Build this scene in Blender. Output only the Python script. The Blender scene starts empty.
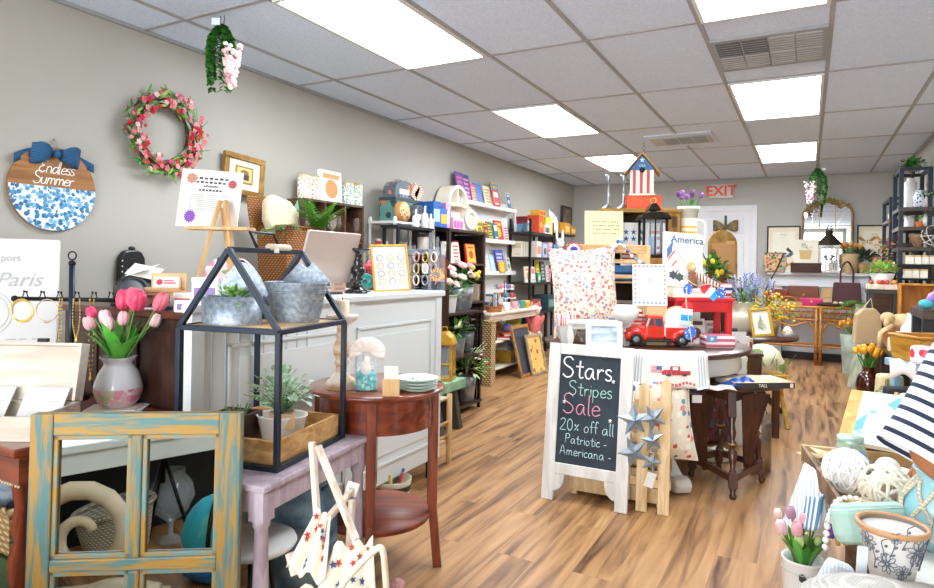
import bpy,math,random
from math import sin,cos
from mathutils import Vector,Matrix,Euler
S=bpy.context.scene
COL=S.collection
PI=math.pi
# ------------------------------------------------------------------ camera, sky, daylight, exposure
FPX,CY,YAW,ROLL,EYE=633.64,264.68,.49312,.016485,1.2
RT=Vector((cos(YAW),sin(YAW),0));FW=Vector((-sin(YAW),cos(YAW),0));UP=Vector((0,0,1))
cr,sr=cos(ROLL),sin(ROLL)
cx,cu=RT*cr+UP*sr,UP*cr-RT*sr
cam=bpy.data.cameras.new('camera');camo=bpy.data.objects.new('camera',cam);COL.objects.link(camo)
cm=Matrix.Identity(4)
for i in range(3):
 cm[i][0],cm[i][1],cm[i][2]=cx[i],cu[i],-FW[i]
cm[2][3]=EYE
camo.matrix_world=cm
cam.sensor_width=36;cam.lens=FPX/934*36;cam.shift_y=-(294-CY)/934
cam.clip_start=.05
S.camera=camo
w=bpy.data.worlds.new('sky');S.world=w;w.use_nodes=True
w.node_tree.nodes['Background'].inputs[0].default_value=(.85,.93,1,1)
w.node_tree.nodes['Background'].inputs[1].default_value=1.0
def area(name,loc,rot,sx,sy,e,col=(1,1,1)):
 l=bpy.data.lights.new(name,'AREA');l.shape='RECTANGLE';l.size=sx;l.size_y=sy;l.energy=e;l.color=col
 o=bpy.data.objects.new(name,l);COL.objects.link(o);o.location=loc;o.rotation_euler=rot
 return o
area('storefront_daylight',(-1.1,-2.93,1.4),(PI/2,0,0),4.0,1.9,165,(.95,.98,1))
PANEL_E=18.5
S.view_settings.view_transform='Standard';S.view_settings.look='None'
S.view_settings.exposure=0.47;S.view_settings.gamma=1;S.view_settings.use_curve_mapping=False
# ------------------------------------------------------------------ sight lines: where a pixel's ray meets a plane of the room
def ray(px,py):
 a,b=px-467,py-CY
 A,B=cr*a+sr*b,-sr*a+cr*b
 return FW+RT*(A/FPX)-UP*(B/FPX)
EYEV=Vector((0,0,EYE))
def hz(px,py,z):d=ray(px,py);return EYEV+d*((z-EYE)/d.z)
def hx(px,py,x):d=ray(px,py);return EYEV+d*(x/d.x)
def hy(px,py,y):d=ray(px,py);return EYEV+d*(y/d.y)
def hd(px,py,D):return EYEV+ray(px,py)*D
def ly(px,x):return hx(px,270,x).y
def lx(px,y):return hy(px,270,y).x
# ------------------------------------------------------------------ materials
def lin(h):
 if not isinstance(h,str):return tuple(h)[:3]
 h=h.lstrip('#');o=[]
 for i in(0,2,4):
  c=int(h[i:i+2],16)/255
  o.append(c/12.92 if c<=.04045 else((c+.055)/1.055)**2.4)
 return tuple(o)
_M={}
def M(n,c,r=.5,me=0,c2=None,pat='noise',sc=8,st=(1,1,1),b=0,em=0,tr=0,cols=None,amt=.1,th=.35,coat=0,pos=None,rot=(0,0,0)):
 if n in _M:return _M[n]
 m=bpy.data.materials.new(n);_M[n]=m;m.use_nodes=True
 N=m.node_tree.nodes;L=m.node_tree.links;p=N['Principled BSDF']
 c=lin(c);d=lin(c2)if c2 else tuple(x*(1-amt)for x in c)
 I=p.inputs
 I['Roughness'].default_value=r;I['Metallic'].default_value=me
 I['Transmission Weight'].default_value=tr;I['Coat Weight'].default_value=coat
 if em:
  I['Emission Color'].default_value=(*c,1);I['Emission Strength'].default_value=em
 tc=N.new('ShaderNodeTexCoord');mp=N.new('ShaderNodeMapping')
 mp.inputs['Scale'].default_value=[sc*x for x in st];mp.inputs['Rotation'].default_value=rot
 L.new(tc.outputs['Object'],mp.inputs['Vector'])
 rp=N.new('ShaderNodeValToRGB');e=rp.color_ramp.elements
 e[0].color=(*c,1);e[1].color=(*d,1)
 fac=None
 if pat in('noise','mottle','wood'):
  t=N.new('ShaderNodeTexNoise');t.inputs['Scale'].default_value=1
  t.inputs['Detail'].default_value=5 if pat!='noise' else 2
  t.inputs['Distortion'].default_value=.6 if pat=='wood' else 0
  e[0].position,e[1].position=(.38,.62)if pat!='noise' else(.3,.7)
  if pos:e[0].position,e[1].position=pos
  L.new(mp.outputs[0],t.inputs['Vector']);fac=t.outputs['Fac']
  L.new(fac,rp.inputs[0]);col=rp.outputs[0]
 elif pat=='band':
  t=N.new('ShaderNodeTexWave');t.inputs['Scale'].default_value=1;t.inputs['Distortion'].default_value=0
  rp.color_ramp.interpolation='CONSTANT';e[0].position,e[1].position=0,th
  L.new(mp.outputs[0],t.inputs['Vector']);fac=t.outputs['Fac']
  L.new(fac,rp.inputs[0]);col=rp.outputs[0]
 elif pat=='weave':
  t=N.new('ShaderNodeTexWave');t2=N.new('ShaderNodeTexWave');t2.bands_direction='Z'
  t.inputs['Scale'].default_value=t2.inputs['Scale'].default_value=1
  t.inputs['Distortion'].default_value=t2.inputs['Distortion'].default_value=.5
  t.bands_direction='DIAGONAL'
  L.new(mp.outputs[0],t.inputs['Vector']);L.new(mp.outputs[0],t2.inputs['Vector'])
  mx=N.new('ShaderNodeMath');mx.operation='MULTIPLY'
  L.new(t.outputs['Fac'],mx.inputs[0]);L.new(t2.outputs['Fac'],mx.inputs[1]);fac=mx.outputs[0]
  e[0].position,e[1].position=.05,.6;e[0].color,e[1].color=(*d,1),(*c,1)
  L.new(fac,rp.inputs[0]);col=rp.outputs[0]
 elif pat=='cells':
  t=N.new('ShaderNodeTexVoronoi');t.inputs['Scale'].default_value=1
  L.new(mp.outputs[0],t.inputs['Vector']);fac=t.outputs['Distance']
  sp=N.new('ShaderNodeSeparateColor');L.new(t.outputs['Color'],sp.inputs[0])
  rp.color_ramp.interpolation='CONSTANT'
  k=[lin(x)for x in cols]
  e[0].position=0;e[0].color=(*k[0],1);e[1].position=1/len(k);e[1].color=(*k[1%len(k)],1)
  for i in range(2,len(k)):
   q=e.new(i/len(k));q.color=(*k[i],1)
  L.new(sp.outputs[0],rp.inputs[0])
  lt=N.new('ShaderNodeMath');lt.operation='LESS_THAN';lt.inputs[1].default_value=th
  nz=N.new('ShaderNodeTexNoise');nz.inputs['Scale'].default_value=2.5
  L.new(mp.outputs[0],nz.inputs['Vector'])
  ad=N.new('ShaderNodeMath');ad.operation='MULTIPLY_ADD';ad.inputs[1].default_value=.5;L.new(nz.outputs['Fac'],ad.inputs[0]);L.new(fac,ad.inputs[2])
  sb=N.new('ShaderNodeMath');sb.operation='SUBTRACT';sb.inputs[1].default_value=.25;L.new(ad.outputs[0],sb.inputs[0])
  L.new(sb.outputs[0],lt.inputs[0])
  mx=N.new('ShaderNodeMix');mx.data_type='RGBA';mx.inputs['A'].default_value=(*c,1)
  L.new(lt.outputs[0],mx.inputs['Factor']);L.new(rp.outputs[0],mx.inputs['B']);col=mx.outputs['Result']
 L.new(col,I['Base Color'])
 if b:
  bp=N.new('ShaderNodeBump');bp.inputs['Strength'].default_value=b;bp.inputs['Distance'].default_value=.01
  L.new(fac,bp.inputs['Height']);L.new(bp.outputs[0],I['Normal'])
 return m
def P(h,r=.5,me=0,**k):
 return M('paint_'+h.strip('#')+('_m' if me else '')+('_%d'%int(r*100)),h,r,me,**k)
def glass(n,c=(1,1,1),r=.02,al=.25):
 if n in _M:return _M[n]
 m=bpy.data.materials.new(n);_M[n]=m;m.use_nodes=True
 N=m.node_tree.nodes;L=m.node_tree.links;p=N['Principled BSDF']
 p.inputs['Base Color'].default_value=(*lin(c),1);p.inputs['Roughness'].default_value=r;p.inputs['Alpha'].default_value=al
 p.inputs['Specular IOR Level'].default_value=.8
 return m
 # ------------------------------------------------------------------ geometry collector
def smooth_path(pts,k=4,closed=False):
 p=[Vector(q)for q in pts];n=len(p);out=[]
 if n<3:return p
 for i in range(n if closed else n-1):
  a=p[(i-1)%n]if closed or i else p[0];b=p[i];c=p[(i+1)%n]
  d=p[(i+2)%n]if closed or i+2<n else p[-1]
  for j in range(k):
   t=j/k
   out.append(.5*((2*b)+(c-a)*t+(2*a-5*b+4*c-d)*t*t+(3*b-a-3*c+d)*t**3))
 if not closed:out.append(p[-1])
 return out
class G:
 def __init__(s):s.v=[];s.f=[];s.m=[];s.s=[];s.mats=[];s.T=Matrix.Identity(4)
 def at(s,loc=(0,0,0),rot=(0,0,0),sc=1):
  s.T=Matrix.Translation(loc)@Euler(rot).to_matrix().to_4x4()@Matrix.Scale(sc,4);return s
 def add(s,v,f,m,sm=False):
  if m not in s.mats:s.mats.append(m)
  k=s.mats.index(m);o=len(s.v)
  s.v+=[s.T@Vector(q)for q in v];s.f+=[[i+o for i in q]for q in f];s.m+=[k]*len(f);s.s+=[sm]*len(f)
  return s
 def box(s,a,b,m):
  x0,y0,z0=a;x1,y1,z1=b
  return s.add([(x0,y0,z0),(x1,y0,z0),(x1,y1,z0),(x0,y1,z0),(x0,y0,z1),(x1,y0,z1),(x1,y1,z1),(x0,y1,z1)],[(0,3,2,1),(4,5,6,7),(0,1,5,4),(1,2,6,5),(2,3,7,6),(3,0,4,7)],m)
 def cb(s,c,z,m):
  x,y,h=c;a,b,t=z
  return s.box((x-a/2,y-b/2,h),(x+a/2,y+b/2,h+t),m)
 def bar(s,p,q,a,b,m,up=(0,0,1)):
  p,q=Vector(p),Vector(q);d=(q-p).normalized();u=Vector(up)
  if abs(d.dot(u))>.98:u=Vector((0,1,0))
  x=d.cross(u).normalized()*a/2;y=x.cross(d).normalized()*b/2
  v=[p-x-y,p+x-y,p+x+y,p-x+y,q-x-y,q+x-y,q+x+y,q-x+y]
  return s.add(v,[(0,1,2,3),(7,6,5,4),(0,4,5,1),(1,5,6,2),(2,6,7,3),(3,7,4,0)],m)
 def tube(s,pts,r,m,n=8,closed=False,flat=1):
  p=[Vector(q)for q in pts];k=len(p);v=[];f=[]
  R=r if isinstance(r,(list,tuple))else[r]*k
  u=None
  for i in range(k):
   a=p[i-1]if(closed or i)else p[i];b=p[(i+1)%k]if(closed or i<k-1)else p[i]
   d=(b-a);d=d.normalized()if d.length>1e-9 else Vector((0,0,1))
   if u is None:
    u=d.orthogonal().normalized()
   u=(u-d*u.dot(d));u=u.normalized()if u.length>1e-6 else d.orthogonal().normalized()
   w_=d.cross(u)
   for j in range(n):
    t=2*PI*j/n
    v.append(p[i]+(u*cos(t)+w_*sin(t)*flat)*R[i])
  for i in range(k if closed else k-1):
   for j in range(n):
    a,b=i*n+j,i*n+(j+1)%n;i2=(i+1)%k
    f.append((a,b,i2*n+(j+1)%n,i2*n+j))
  if not closed:
   f.append(list(range(n))[::-1]);f.append([(k-1)*n+j for j in range(n)])
  return s.add(v,f,m,True)
 def lathe(s,prof,m,n=24,sx=1,sy=1,cap=True,sm=True):
  v=[];f=[];k=len(prof)
  for r,z in prof:
   for j in range(n):
    t=2*PI*j/n;v.append((r*cos(t)*sx,r*sin(t)*sy,z))
  for i in range(k-1):
   for j in range(n):
    a,b=i*n+j,i*n+(j+1)%n
    f.append((a,b,b+n,a+n))
  s.add(v,f,m,sm)
  if cap:
   for i,(r,z)in((0,prof[0]),(k-1,prof[-1])):
    if r>1e-4:
     q=[(r*cos(2*PI*j/n)*sx,r*sin(2*PI*j/n)*sy,z)for j in range(n)]
     s.add(q,[list(range(n))[::(-1 if i==0 else 1)]],m)
  return s
 def ell(s,c,r,m,nu=10,nv=6,rot=(0,0,0)):
  v=[];f=[]
  if not isinstance(r,(tuple,list)):r=(r,r,r)
  E=Euler(rot).to_matrix();c=Vector(c)
  for i in range(1,nv):
   ph=PI*i/nv
   for j in range(nu):
    t=2*PI*j/nu
    v.append(c+E@Vector((r[0]*sin(ph)*cos(t),r[1]*sin(ph)*sin(t),r[2]*cos(ph))))
  a=len(v);v+=[c+E@Vector((0,0,r[2])),c-E@Vector((0,0,r[2]))]
  for j in range(nu):
   f.append((a,j,(j+1)%nu));o=(nv-2)*nu;f.append((a+1,o+(j+1)%nu,o+j))
  for i in range(nv-2):
   for j in range(nu):
    x,y=i*nu+j,i*nu+(j+1)%nu;f.append((x,x+nu,y+nu,y))
  return s.add(v,f,m,True)
 def prism(s,pts,y0,y1,m,plane='xz'):
  n=len(pts)
  if plane=='xz':v=[(a,y0,b)for a,b in pts]+[(a,y1,b)for a,b in pts]
  elif plane=='xy':v=[(a,b,y0)for a,b in pts]+[(a,b,y1)for a,b in pts]
  else:v=[(y0,a,b)for a,b in pts]+[(y1,a,b)for a,b in pts]
  f=[list(range(n)),list(range(2*n-1,n-1,-1))]+[(i,i+n,(i+1)%n+n,(i+1)%n)for i in range(n)]
  return s.add(v,f,m)
 def sheet(s,fn,nu,nv,m,t=0,sm=True):
  v=[Vector(fn(i/nu,j/nv))for j in range(nv+1)for i in range(nu+1)]
  q=[(j*(nu+1)+i,j*(nu+1)+i+1,(j+1)*(nu+1)+i+1,(j+1)*(nu+1)+i)for j in range(nv)for i in range(nu)]
  if t:
   K=len(v);nr=[]
   for j in range(nv+1):
    for i in range(nu+1):
     a=v[j*(nu+1)+min(i+1,nu)]-v[j*(nu+1)+max(i-1,0)]
     b=v[min(j+1,nv)*(nu+1)+i]-v[max(j-1,0)*(nu+1)+i]
     w_=a.cross(b);nr.append(w_.normalized()if w_.length>1e-9 else Vector((0,0,1)))
   v2=[p-w_*t for p,w_ in zip(v,nr)]
   f=q+[tuple(x+K for x in reversed(a))for a in q]
   rim=[i for i in range(nu+1)]+[j*(nu+1)+nu for j in range(1,nv+1)]+[nv*(nu+1)+i for i in range(nu-1,-1,-1)]+[j*(nu+1)for j in range(nv-1,0,-1)]
   f+=[(rim[i],rim[i]+K,rim[(i+1)%len(rim)]+K,rim[(i+1)%len(rim)])for i in range(len(rim))]
   return s.add(v+v2,f,m,sm)
  return s.add(v,q,m,sm)
 def leaf(s,p,d,L,wd,m,droop=.3,up=(0,0,1)):
  p=Vector(p);d=Vector(d).normalized();u=Vector(up)
  x=d.cross(u);x=x.normalized()if x.length>1e-3 else Vector((1,0,0))
  pr=[]
  for t,k in((0,.12),(.35,1),(.7,.8),(1,.03)):
   c=p+d*L*t-u*droop*L*t*t
   nrm=x.cross(d).normalized()*wd*.18*k
   pr+=[c-x*wd*k/2+nrm,c,c+x*wd*k/2+nrm]
  f=[]
  for i in range(3):
   a=i*3;f+=[(a,a+1,a+4,a+3),(a+1,a+2,a+5,a+4)]
  return s.add(pr,f,m,True)
 def build(s,name,parent=None,bev=0,label=None,loc=None,rot=None,kind=None):
  me=bpy.data.meshes.new(name);me.from_pydata([tuple(q)for q in s.v],[],s.f)
  for m in s.mats:me.materials.append(m)
  me.polygons.foreach_set('material_index',s.m);me.polygons.foreach_set('use_smooth',s.s);me.update()
  o=bpy.data.objects.new(name,me);COL.objects.link(o)
  if parent:o.parent=parent
  if loc is not None:o.location=loc
  if rot is not None:o.rotation_euler=rot
  if bev:
   q=o.modifiers.new('soft_edges','BEVEL');q.width=bev;q.segments=2;q.limit_method='ANGLE';q.angle_limit=.7
  if label:o['label']=label
  if kind:o['kind']=kind
  return o
def thing(name,label,cat,loc=(0,0,0),rz=0,group=None,rot=None,s=1):
 o=bpy.data.objects.new(name,None);COL.objects.link(o);o.empty_display_size=.05
 o.location=loc;o.rotation_euler=rot if rot else(0,0,rz);o.scale=(s,s,s)
 o['label']=label;o['category']=cat
 if group:o['group']=group
 return o
def tag(o,label,cat,group=None,kind=None):
 o['label']=label;o['category']=cat
 if group:o['group']=group
 if kind:o['kind']=kind
 return o
KIDS=lambda o:[c for c in bpy.data.objects if c.parent==o]
def copy_thing(root,loc,rz=None,label=None,rot=None):
 r=root.copy();COL.objects.link(r);r.location=loc
 if rz is not None:r.rotation_euler=(0,0,rz)
 if rot is not None:r.rotation_euler=rot
 if label:r['label']=label
 for ch in KIDS(root):
  c=ch.copy();COL.objects.link(c);c.parent=r
  for g in KIDS(ch):
   d=g.copy();COL.objects.link(d);d.parent=c
 return r
def text(body,size,mat,parent,loc,rot=(PI/2,0,0),name='lettering',ex=.001,shear=0,align='CENTER',bold=0,sp=1):
 c=bpy.data.curves.new(name,'FONT');c.body=body;c.size=size;c.extrude=ex;c.shear=shear;c.align_x=align;c.align_y='CENTER'
 c.offset=bold;c.space_character=sp;c.materials.append(mat)
 o=bpy.data.objects.new(name,c);COL.objects.link(o);o.parent=parent;o.location=loc;o.rotation_euler=rot
 return o
 # ------------------------------------------------------------------ hand lettering as strokes
Sg=[(.52,.86),(.38,1),(.15,.97),(.05,.78),(.15,.6),(.42,.45),(.54,.27),(.44,.05),(.2,0),(.02,.14)]
GL={'S':(.62,[Sg]),'s':(.36,[[(x*.55,y*.52)for x,y in Sg]]),'t':(.4,[[(.2,.85),(.18,.15),(.27,0),(.38,.06)],[(0,.56),(.38,.56)]]),'a':(.54,[[(.42,.45),(.2,.5),(.03,.28),(.1,.03),(.28,.04),(.42,.4),(.42,.1),(.52,0)]]),'r':(.38,[[(.05,.5),(.06,0)],[(.06,.3),(.2,.48),(.34,.44)]]),'i':(.16,[[(.06,.5),(.06,0)],[(.06,.68),(.07,.72)]]),'p':(.5,[[(.05,.5),(.05,-.42)],[(.05,.4),(.25,.5),(.42,.32),(.34,.06),(.2,0),(.05,.1)]]),'e':(.46,[[(.04,.26),(.4,.3),(.34,.46),(.18,.5),(.04,.3),(.07,.08),(.22,0),(.44,.1)]]),'l':(.2,[[(.07,1),(.06,.1),(.16,0)]]),'2':(.56,[[(.04,.8),(.2,1),(.42,.92),(.42,.7),(.2,.3),(.02,.02),(.5,.03)]]),'0':(.56,[[(.25,1),(.05,.75),(.06,.25),(.25,0),(.45,.25),(.45,.75),(.25,1)]]),'%':(.5,[[(.4,.6),(.05,.05)],[(.08,.5),(.12,.56),(.16,.5),(.12,.44),(.08,.5)],[(.3,.14),(.34,.2),(.38,.14),(.34,.08),(.3,.14)]]),'o':(.48,[[(.22,.5),(.05,.3),(.1,.04),(.24,0),(.4,.15),(.38,.4),(.22,.5)]]),'f':(.34,[[(.36,.92),(.24,1),(.14,.82),(.14,0)],[(0,.52),(.3,.52)]]),'P':(.56,[[(.06,1),(.06,0)],[(.06,.97),(.35,1),(.5,.78),(.38,.55),(.06,.5)]]),'A':(.66,[[(.02,0),(.3,1),(.58,0)],[(.12,.35),(.5,.35)]]),'m':(.7,[[(.05,.5),(.05,0)],[(.05,.35),(.18,.5),(.3,.4),(.3,0)],[(.3,.35),(.44,.5),(.56,.4),(.58,.06),(.66,0)]]),'n':(.5,[[(.05,.5),(.05,0)],[(.05,.35),(.2,.5),(.36,.4),(.37,.06),(.46,0)]]),'u':(.5,[[(.04,.5),(.06,.1),(.2,0),(.36,.15),(.38,.5),(.38,.06),(.47,0)]]),'c':(.42,[[(.38,.42),(.22,.5),(.04,.3),(.08,.06),(.22,0),(.4,.1)]]),'d':(.52,[[(.42,.42),(.2,.5),(.03,.28),(.1,.02),(.28,.04),(.42,.35),(.43,1),(.43,.1),(.52,0)]]),'E':(.6,[[(.52,.86),(.36,1),(.14,.9),(.16,.62),(.34,.54),(.1,.42),(.04,.16),(.22,0),(.5,.14)]]),'-':(.4,[[(.06,.28),(.3,.28)]]),' ':(.28,[]),'*':(.4,[[(.2,.5),(.2,.1)],[(.04,.42),(.36,.18)],[(.36,.42),(.04,.18)]])}
def scribe(g,txt,size,m,x0,z0,y=0,r=.003,slant=0,sp=1.12,centre=True,join=False):
 W_=sum(GL[c][0]*sp for c in txt)*size
 x=x0-W_/2 if centre else x0
 for c in txt:
  wd,st=GL[c]
  for q in st:
   pts=[(x+(a+b*slant)*size,y,z0+b*size)for a,b in q]
   g.tube(smooth_path(pts,4),r,m,5,flat=1)
  x+=wd*sp*size
def star_pts(R,r=None,n=5,a0=PI/2):
 r=r or R*.4
 return[((R if i%2==0 else r)*cos(a0+PI*i/n),(R if i%2==0 else r)*sin(a0+PI*i/n))for i in range(2*n)]
 # ------------------------------------------------------------------ the room
XL,XR,YB,YF,ZC=-3.31,1.02,9.74,-3.0,2.49
X0G=5.8498
gx=lambda u:(u-X0G)*.61
gy=lambda v:1.22*v+2.265
wallm=M('wall_paint','#b2afa5',.85,amt=.03,sc=3,b=.03)
wallb=M('wall_paint_back','#b9b8b2',.85,amt=.03,sc=3)
tile=M('ceiling_tile','#e0ecff',.95,c2='#d6e2f6',pat='mottle',sc=70,b=.25)
gridm=P('#a4a5a8',.5)
white=M('white_paint','#e2e1de',.5,amt=.03)
trimw=M('trim_white','#dfe0e2',.4,amt=.02)
def floor_mat():
 m=bpy.data.materials.new('vinyl_plank');m.use_nodes=True;N=m.node_tree.nodes;L=m.node_tree.links;p=N['Principled BSDF']
 tc=N.new('ShaderNodeTexCoord');mp=N.new('ShaderNodeMapping');mp.inputs['Rotation'].default_value=(0,0,PI/2)
 L.new(tc.outputs['Object'],mp.inputs[0])
 br=N.new('ShaderNodeTexBrick');br.inputs['Scale'].default_value=1;br.inputs['Brick Width'].default_value=1.2;br.inputs['Row Height'].default_value=.16
 br.inputs['Mortar Size'].default_value=.0015;br.inputs['Color1'].default_value=(0,0,0,1);br.inputs['Color2'].default_value=(1,1,1,1);br.inputs['Mortar'].default_value=(.3,.3,.3,1)
 br.offset=.37
 L.new(mp.outputs[0],br.inputs['Vector'])
 m2=N.new('ShaderNodeMapping');m2.inputs['Scale'].default_value=(17,1.3,1);m2.inputs['Rotation'].default_value=(0,0,PI/2);L.new(tc.outputs['Object'],m2.inputs[0])
 n1=N.new('ShaderNodeTexNoise');n1.noise_dimensions='4D';n1.inputs['Scale'].default_value=1;n1.inputs['Detail'].default_value=7;n1.inputs['Distortion'].default_value=.9
 L.new(m2.outputs[0],n1.inputs['Vector']);
 sc=N.new('ShaderNodeSeparateColor');L.new(br.outputs['Color'],sc.inputs[0])
 k=N.new('ShaderNodeMath');k.operation='MULTIPLY';k.inputs[1].default_value=5;L.new(sc.outputs[0],k.inputs[0]);L.new(k.outputs[0],n1.inputs['W'])
 rp=N.new('ShaderNodeValToRGB');e=rp.color_ramp.elements
 e[0].position=.3;e[0].color=(*lin('#553520'),1);e[1].position=.72;e[1].color=(*lin('#c39868'),1)
 q=e.new(.5);q.color=(*lin('#a87c50'),1)
 L.new(n1.outputs['Fac'],rp.inputs[0])
 n2=N.new('ShaderNodeTexNoise');n2.inputs['Scale'].default_value=7;L.new(tc.outputs['Object'],n2.inputs['Vector'])
 hv=N.new('ShaderNodeMath');hv.operation='MULTIPLY_ADD';hv.inputs[1].default_value=.13;hv.inputs[2].default_value=.9
 ad=N.new('ShaderNodeMath');ad.operation='ADD';L.new(sc.outputs[0],ad.inputs[0]);L.new(n2.outputs['Fac'],ad.inputs[1])
 md=N.new('ShaderNodeMath');md.operation='MULTIPLY';md.inputs[1].default_value=.6;L.new(ad.outputs[0],md.inputs[0]);L.new(md.outputs[0],hv.inputs[0])
 mx=N.new('ShaderNodeMix');mx.data_type='RGBA';mx.blend_type='MULTIPLY';mx.inputs['Factor'].default_value=1
 L.new(rp.outputs[0],mx.inputs['A']);L.new(hv.outputs[0],mx.inputs['B']);L.new(mx.outputs['Result'],p.inputs['Base Color'])
 p.inputs['Roughness'].default_value=.42
 bp=N.new('ShaderNodeBump');bp.inputs['Strength'].default_value=.12;bp.inputs['Distance'].default_value=.005;L.new(n1.outputs['Fac'],bp.inputs['Height']);L.new(bp.outputs[0],p.inputs['Normal'])
 return m
G().box((XL-.1,YF-.1,-.1),(XR+.1,YB+.1,0),floor_mat()).build('floor',kind='structure')
G().box((XL-.1,YF-.1,ZC),(XR+.1,YB+.1,ZC+.1),tile).build('ceiling',kind='structure')
G().box((XL-.1,YF,0),(XL,YB,ZC),wallm).build('wall_left',kind='structure')
G().box((XR,YF,0),(XR+.1,YB,ZC),wallm).build('wall_right',kind='structure')
G().box((XL,YB,0),(XR,YB+.1,ZC),wallb).build('wall_back',kind='structure')
g=G()
g.box((XL,YF-.1,0),(XR,YF,.35),wallm).box((XL,YF-.1,2.3),(XR,YF,ZC),wallm)
for a,b in((XL,-3.1),(-1.15,-1.05),(.82,XR)):g.box((a,YF-.1,.35),(b,YF,2.3),wallm)
g.build('wall_front',kind='structure')
g=G()
for v in range(-4,6):
 y=gy(v)
 if YF<y<YB:g.box((XL,y-.011,ZC-.006),(XR,y+.011,ZC),gridm)
for u in range(1,9):
 x=gx(u)
 if XL<x<XR:g.box((x-.012,YF,ZC-.007),(x+.012,YB,ZC),gridm)
y3,y4=gy(3),gy(4)
g.build('trim_1',kind='structure')
G().box((XL,YF,ZC-.02),(XL+.02,YB,ZC),gridm).box((XR-.02,YF,ZC-.02),(XR,YB,ZC),gridm).box((XL,YB-.02,ZC-.02),(XR,YB,ZC),gridm).build('trim_2',kind='structure')
for n,a,b in(('left',(XL,YF,0),(XL+.012,YB,.09)),('right',(XR-.012,YF,0),(XR,YB,.09)),('back',(-.6,YB-.012,0),(XR,YB,.09))):
 G().box(a,b,P('#4a4541',.6)).build('baseboard_'+n,kind='structure')
lit=M('light_diffuser','#f0f7ff',.5,em=PANEL_E,amt=0)
def ceiling_light(u,v,label):
 t=thing('ceiling_light',label,'ceiling light',((gx(u)+gx(u+1))/2,(gy(v)+gy(v+1))/2,ZC-.012),group='fluorescent ceiling panels')
 g=G();a,b=.293,.598
 for p,q in(((-a,-b,-.006),(a,-b+.02,.012)),((-a,b-.02,-.006),(a,b,.012)),((-a,-b+.02,-.006),(-a+.02,b-.02,.012)),((a-.02,-b+.02,-.006),(a,b-.02,.012))):g.box(p,q,white)
 g.build('frame',t);G().box((-a+.02,-b+.02,0),(a-.02,b-.02,.006),lit).build('diffuser',t)
ceiling_light(2,0,'large white ceiling light panel nearest the left wall, cut by the top edge')
ceiling_light(2,2,'white ceiling light panel in the left row, second from the front')
ceiling_light(2,4,'white ceiling light panel in the left row, behind the birdhouse roof')
ceiling_light(5,0,'white ceiling light panel just in front of the square grille, cut by top edge')
ceiling_light(5,2,'white ceiling light panel just beyond the grille in the right row')
ceiling_light(5,4,'farthest white ceiling light panel of the right row')
# ceiling grilles
louv=P('#8f9092',.5);dkl=P('#5a5b5e',.6);ltl=P('#c3c4c6',.5)
t=thing('ceiling_vent','square return air grille with two dark cells between ceiling panels of the right row','ceiling vent',(gx(5.5),gy(1.5),ZC-.012))
g=G()
g.box((-.295,-.3,-.004),(.295,.3,.012),gridm);g.build('frame',t)
for i in range(4):
 for j in range(2):
  x0=-.27+i*.137;y0=-.255+j*.26
  g=G().box((x0,y0,-.008),(x0+.128,y0+.245,-.003),dkl if(j==0 and i<2)else ltl)
  for k in range(6):g.box((x0,y0+.02+k*.04,-.011),(x0+.128,y0+.026+k*.04,-.007),louv)
  g.build('grille_cell',t)
c=hz(682,139,ZC)
t=thing('ceiling_vent','long white supply air diffuser above the birdhouse','ceiling vent',(c.x,c.y,ZC-.012))
G().box((-.31,-.31,-.002),(.31,.31,.01),tile).box((-.29,-.2,-.006),(.29,.2,.0),ltl).build('frame',t)
for k in range(3):G().box((-.16+k*.14,-.14,-.012),(-.04+k*.14,.14,-.006),louv).build('grille_cell',t)
# back door
xa,xb=lx(697,YB),lx(750,YB)
g=G();T_=.085
for p,q in(((xa-T_,YB-.03,0),(xa,YB,2.02)),((xb,YB-.03,0),(xb+T_,YB,2.02)),((xa-T_,YB-.03,2.02),(xb+T_,YB,2.105))):g.box(p,q,trimw)
g.build('trim_3',bev=.006,kind='structure')
d=G().box((xa,YB-.02,.01),(xb,YB-.005,2.02),trimw).build('door_1',kind='structure')
w_=xb-xa
for i in range(2):
 for z0,z1 in((.22,.85),(.98,1.6),(1.7,1.92)):
  x0=xa+w_*(.12+.44*i);x1=x0+w_*.32
  G().box((x0,YB-.03,z0),(x1,YB-.019,z1),trimw).build('door_panel',d,.008)
g=G().lathe([(.026,0),(.026,.01),(.012,.015),(.012,.03),(.028,.04),(.03,.06),(.0,.07)],P('#8a8580',.3,1),14)
g.build('door_knob',d,loc=(xa+.07,YB-.02,1.0),rot=(PI/2,0,0))
t=thing('exit_sign','white EXIT sign with red letters on the back wall above the door','exit sign',(-1.105,YB,2.31))
G().box((-.16,-.05,-.1),(.16,0,.1),P('#dcd6cf',.5)).build('housing',t,.008)
text('EXIT',.2,P('#f4452e',.5),t,(0,-.052,.0),bold=.004)
# white mantel against the back wall
t=thing('mantelpiece','white wooden mantel shelf along the back wall under the arched mirror','mantelpiece',(.14,YB,0))
G().box((-.62,-.26,1.135),(.6,-.002,1.17),trimw).build('shelf',t,.005)
G().box((-.57,-.2,.98),(.55,-.002,1.135),trimw).build('frieze',t,.005)
for s in(-1,1):G().box((s*.49-.06-.01,-.17,0),(s*.49+.06-.01,-.003,.98),trimw).build('pilaster',t,.004)
G().box((-.43,-.06,.1),(.41,-.002,.98),M('mantel_panel','#dfe3ea',.6,amt=.03)).build('back_panel',t)
G().box((-.43,-.09,0),(.41,-.003,.1),P('#2b2320',.6)).build('base_strip',t)  # dark strip across the foot of the mantel panel
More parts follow.
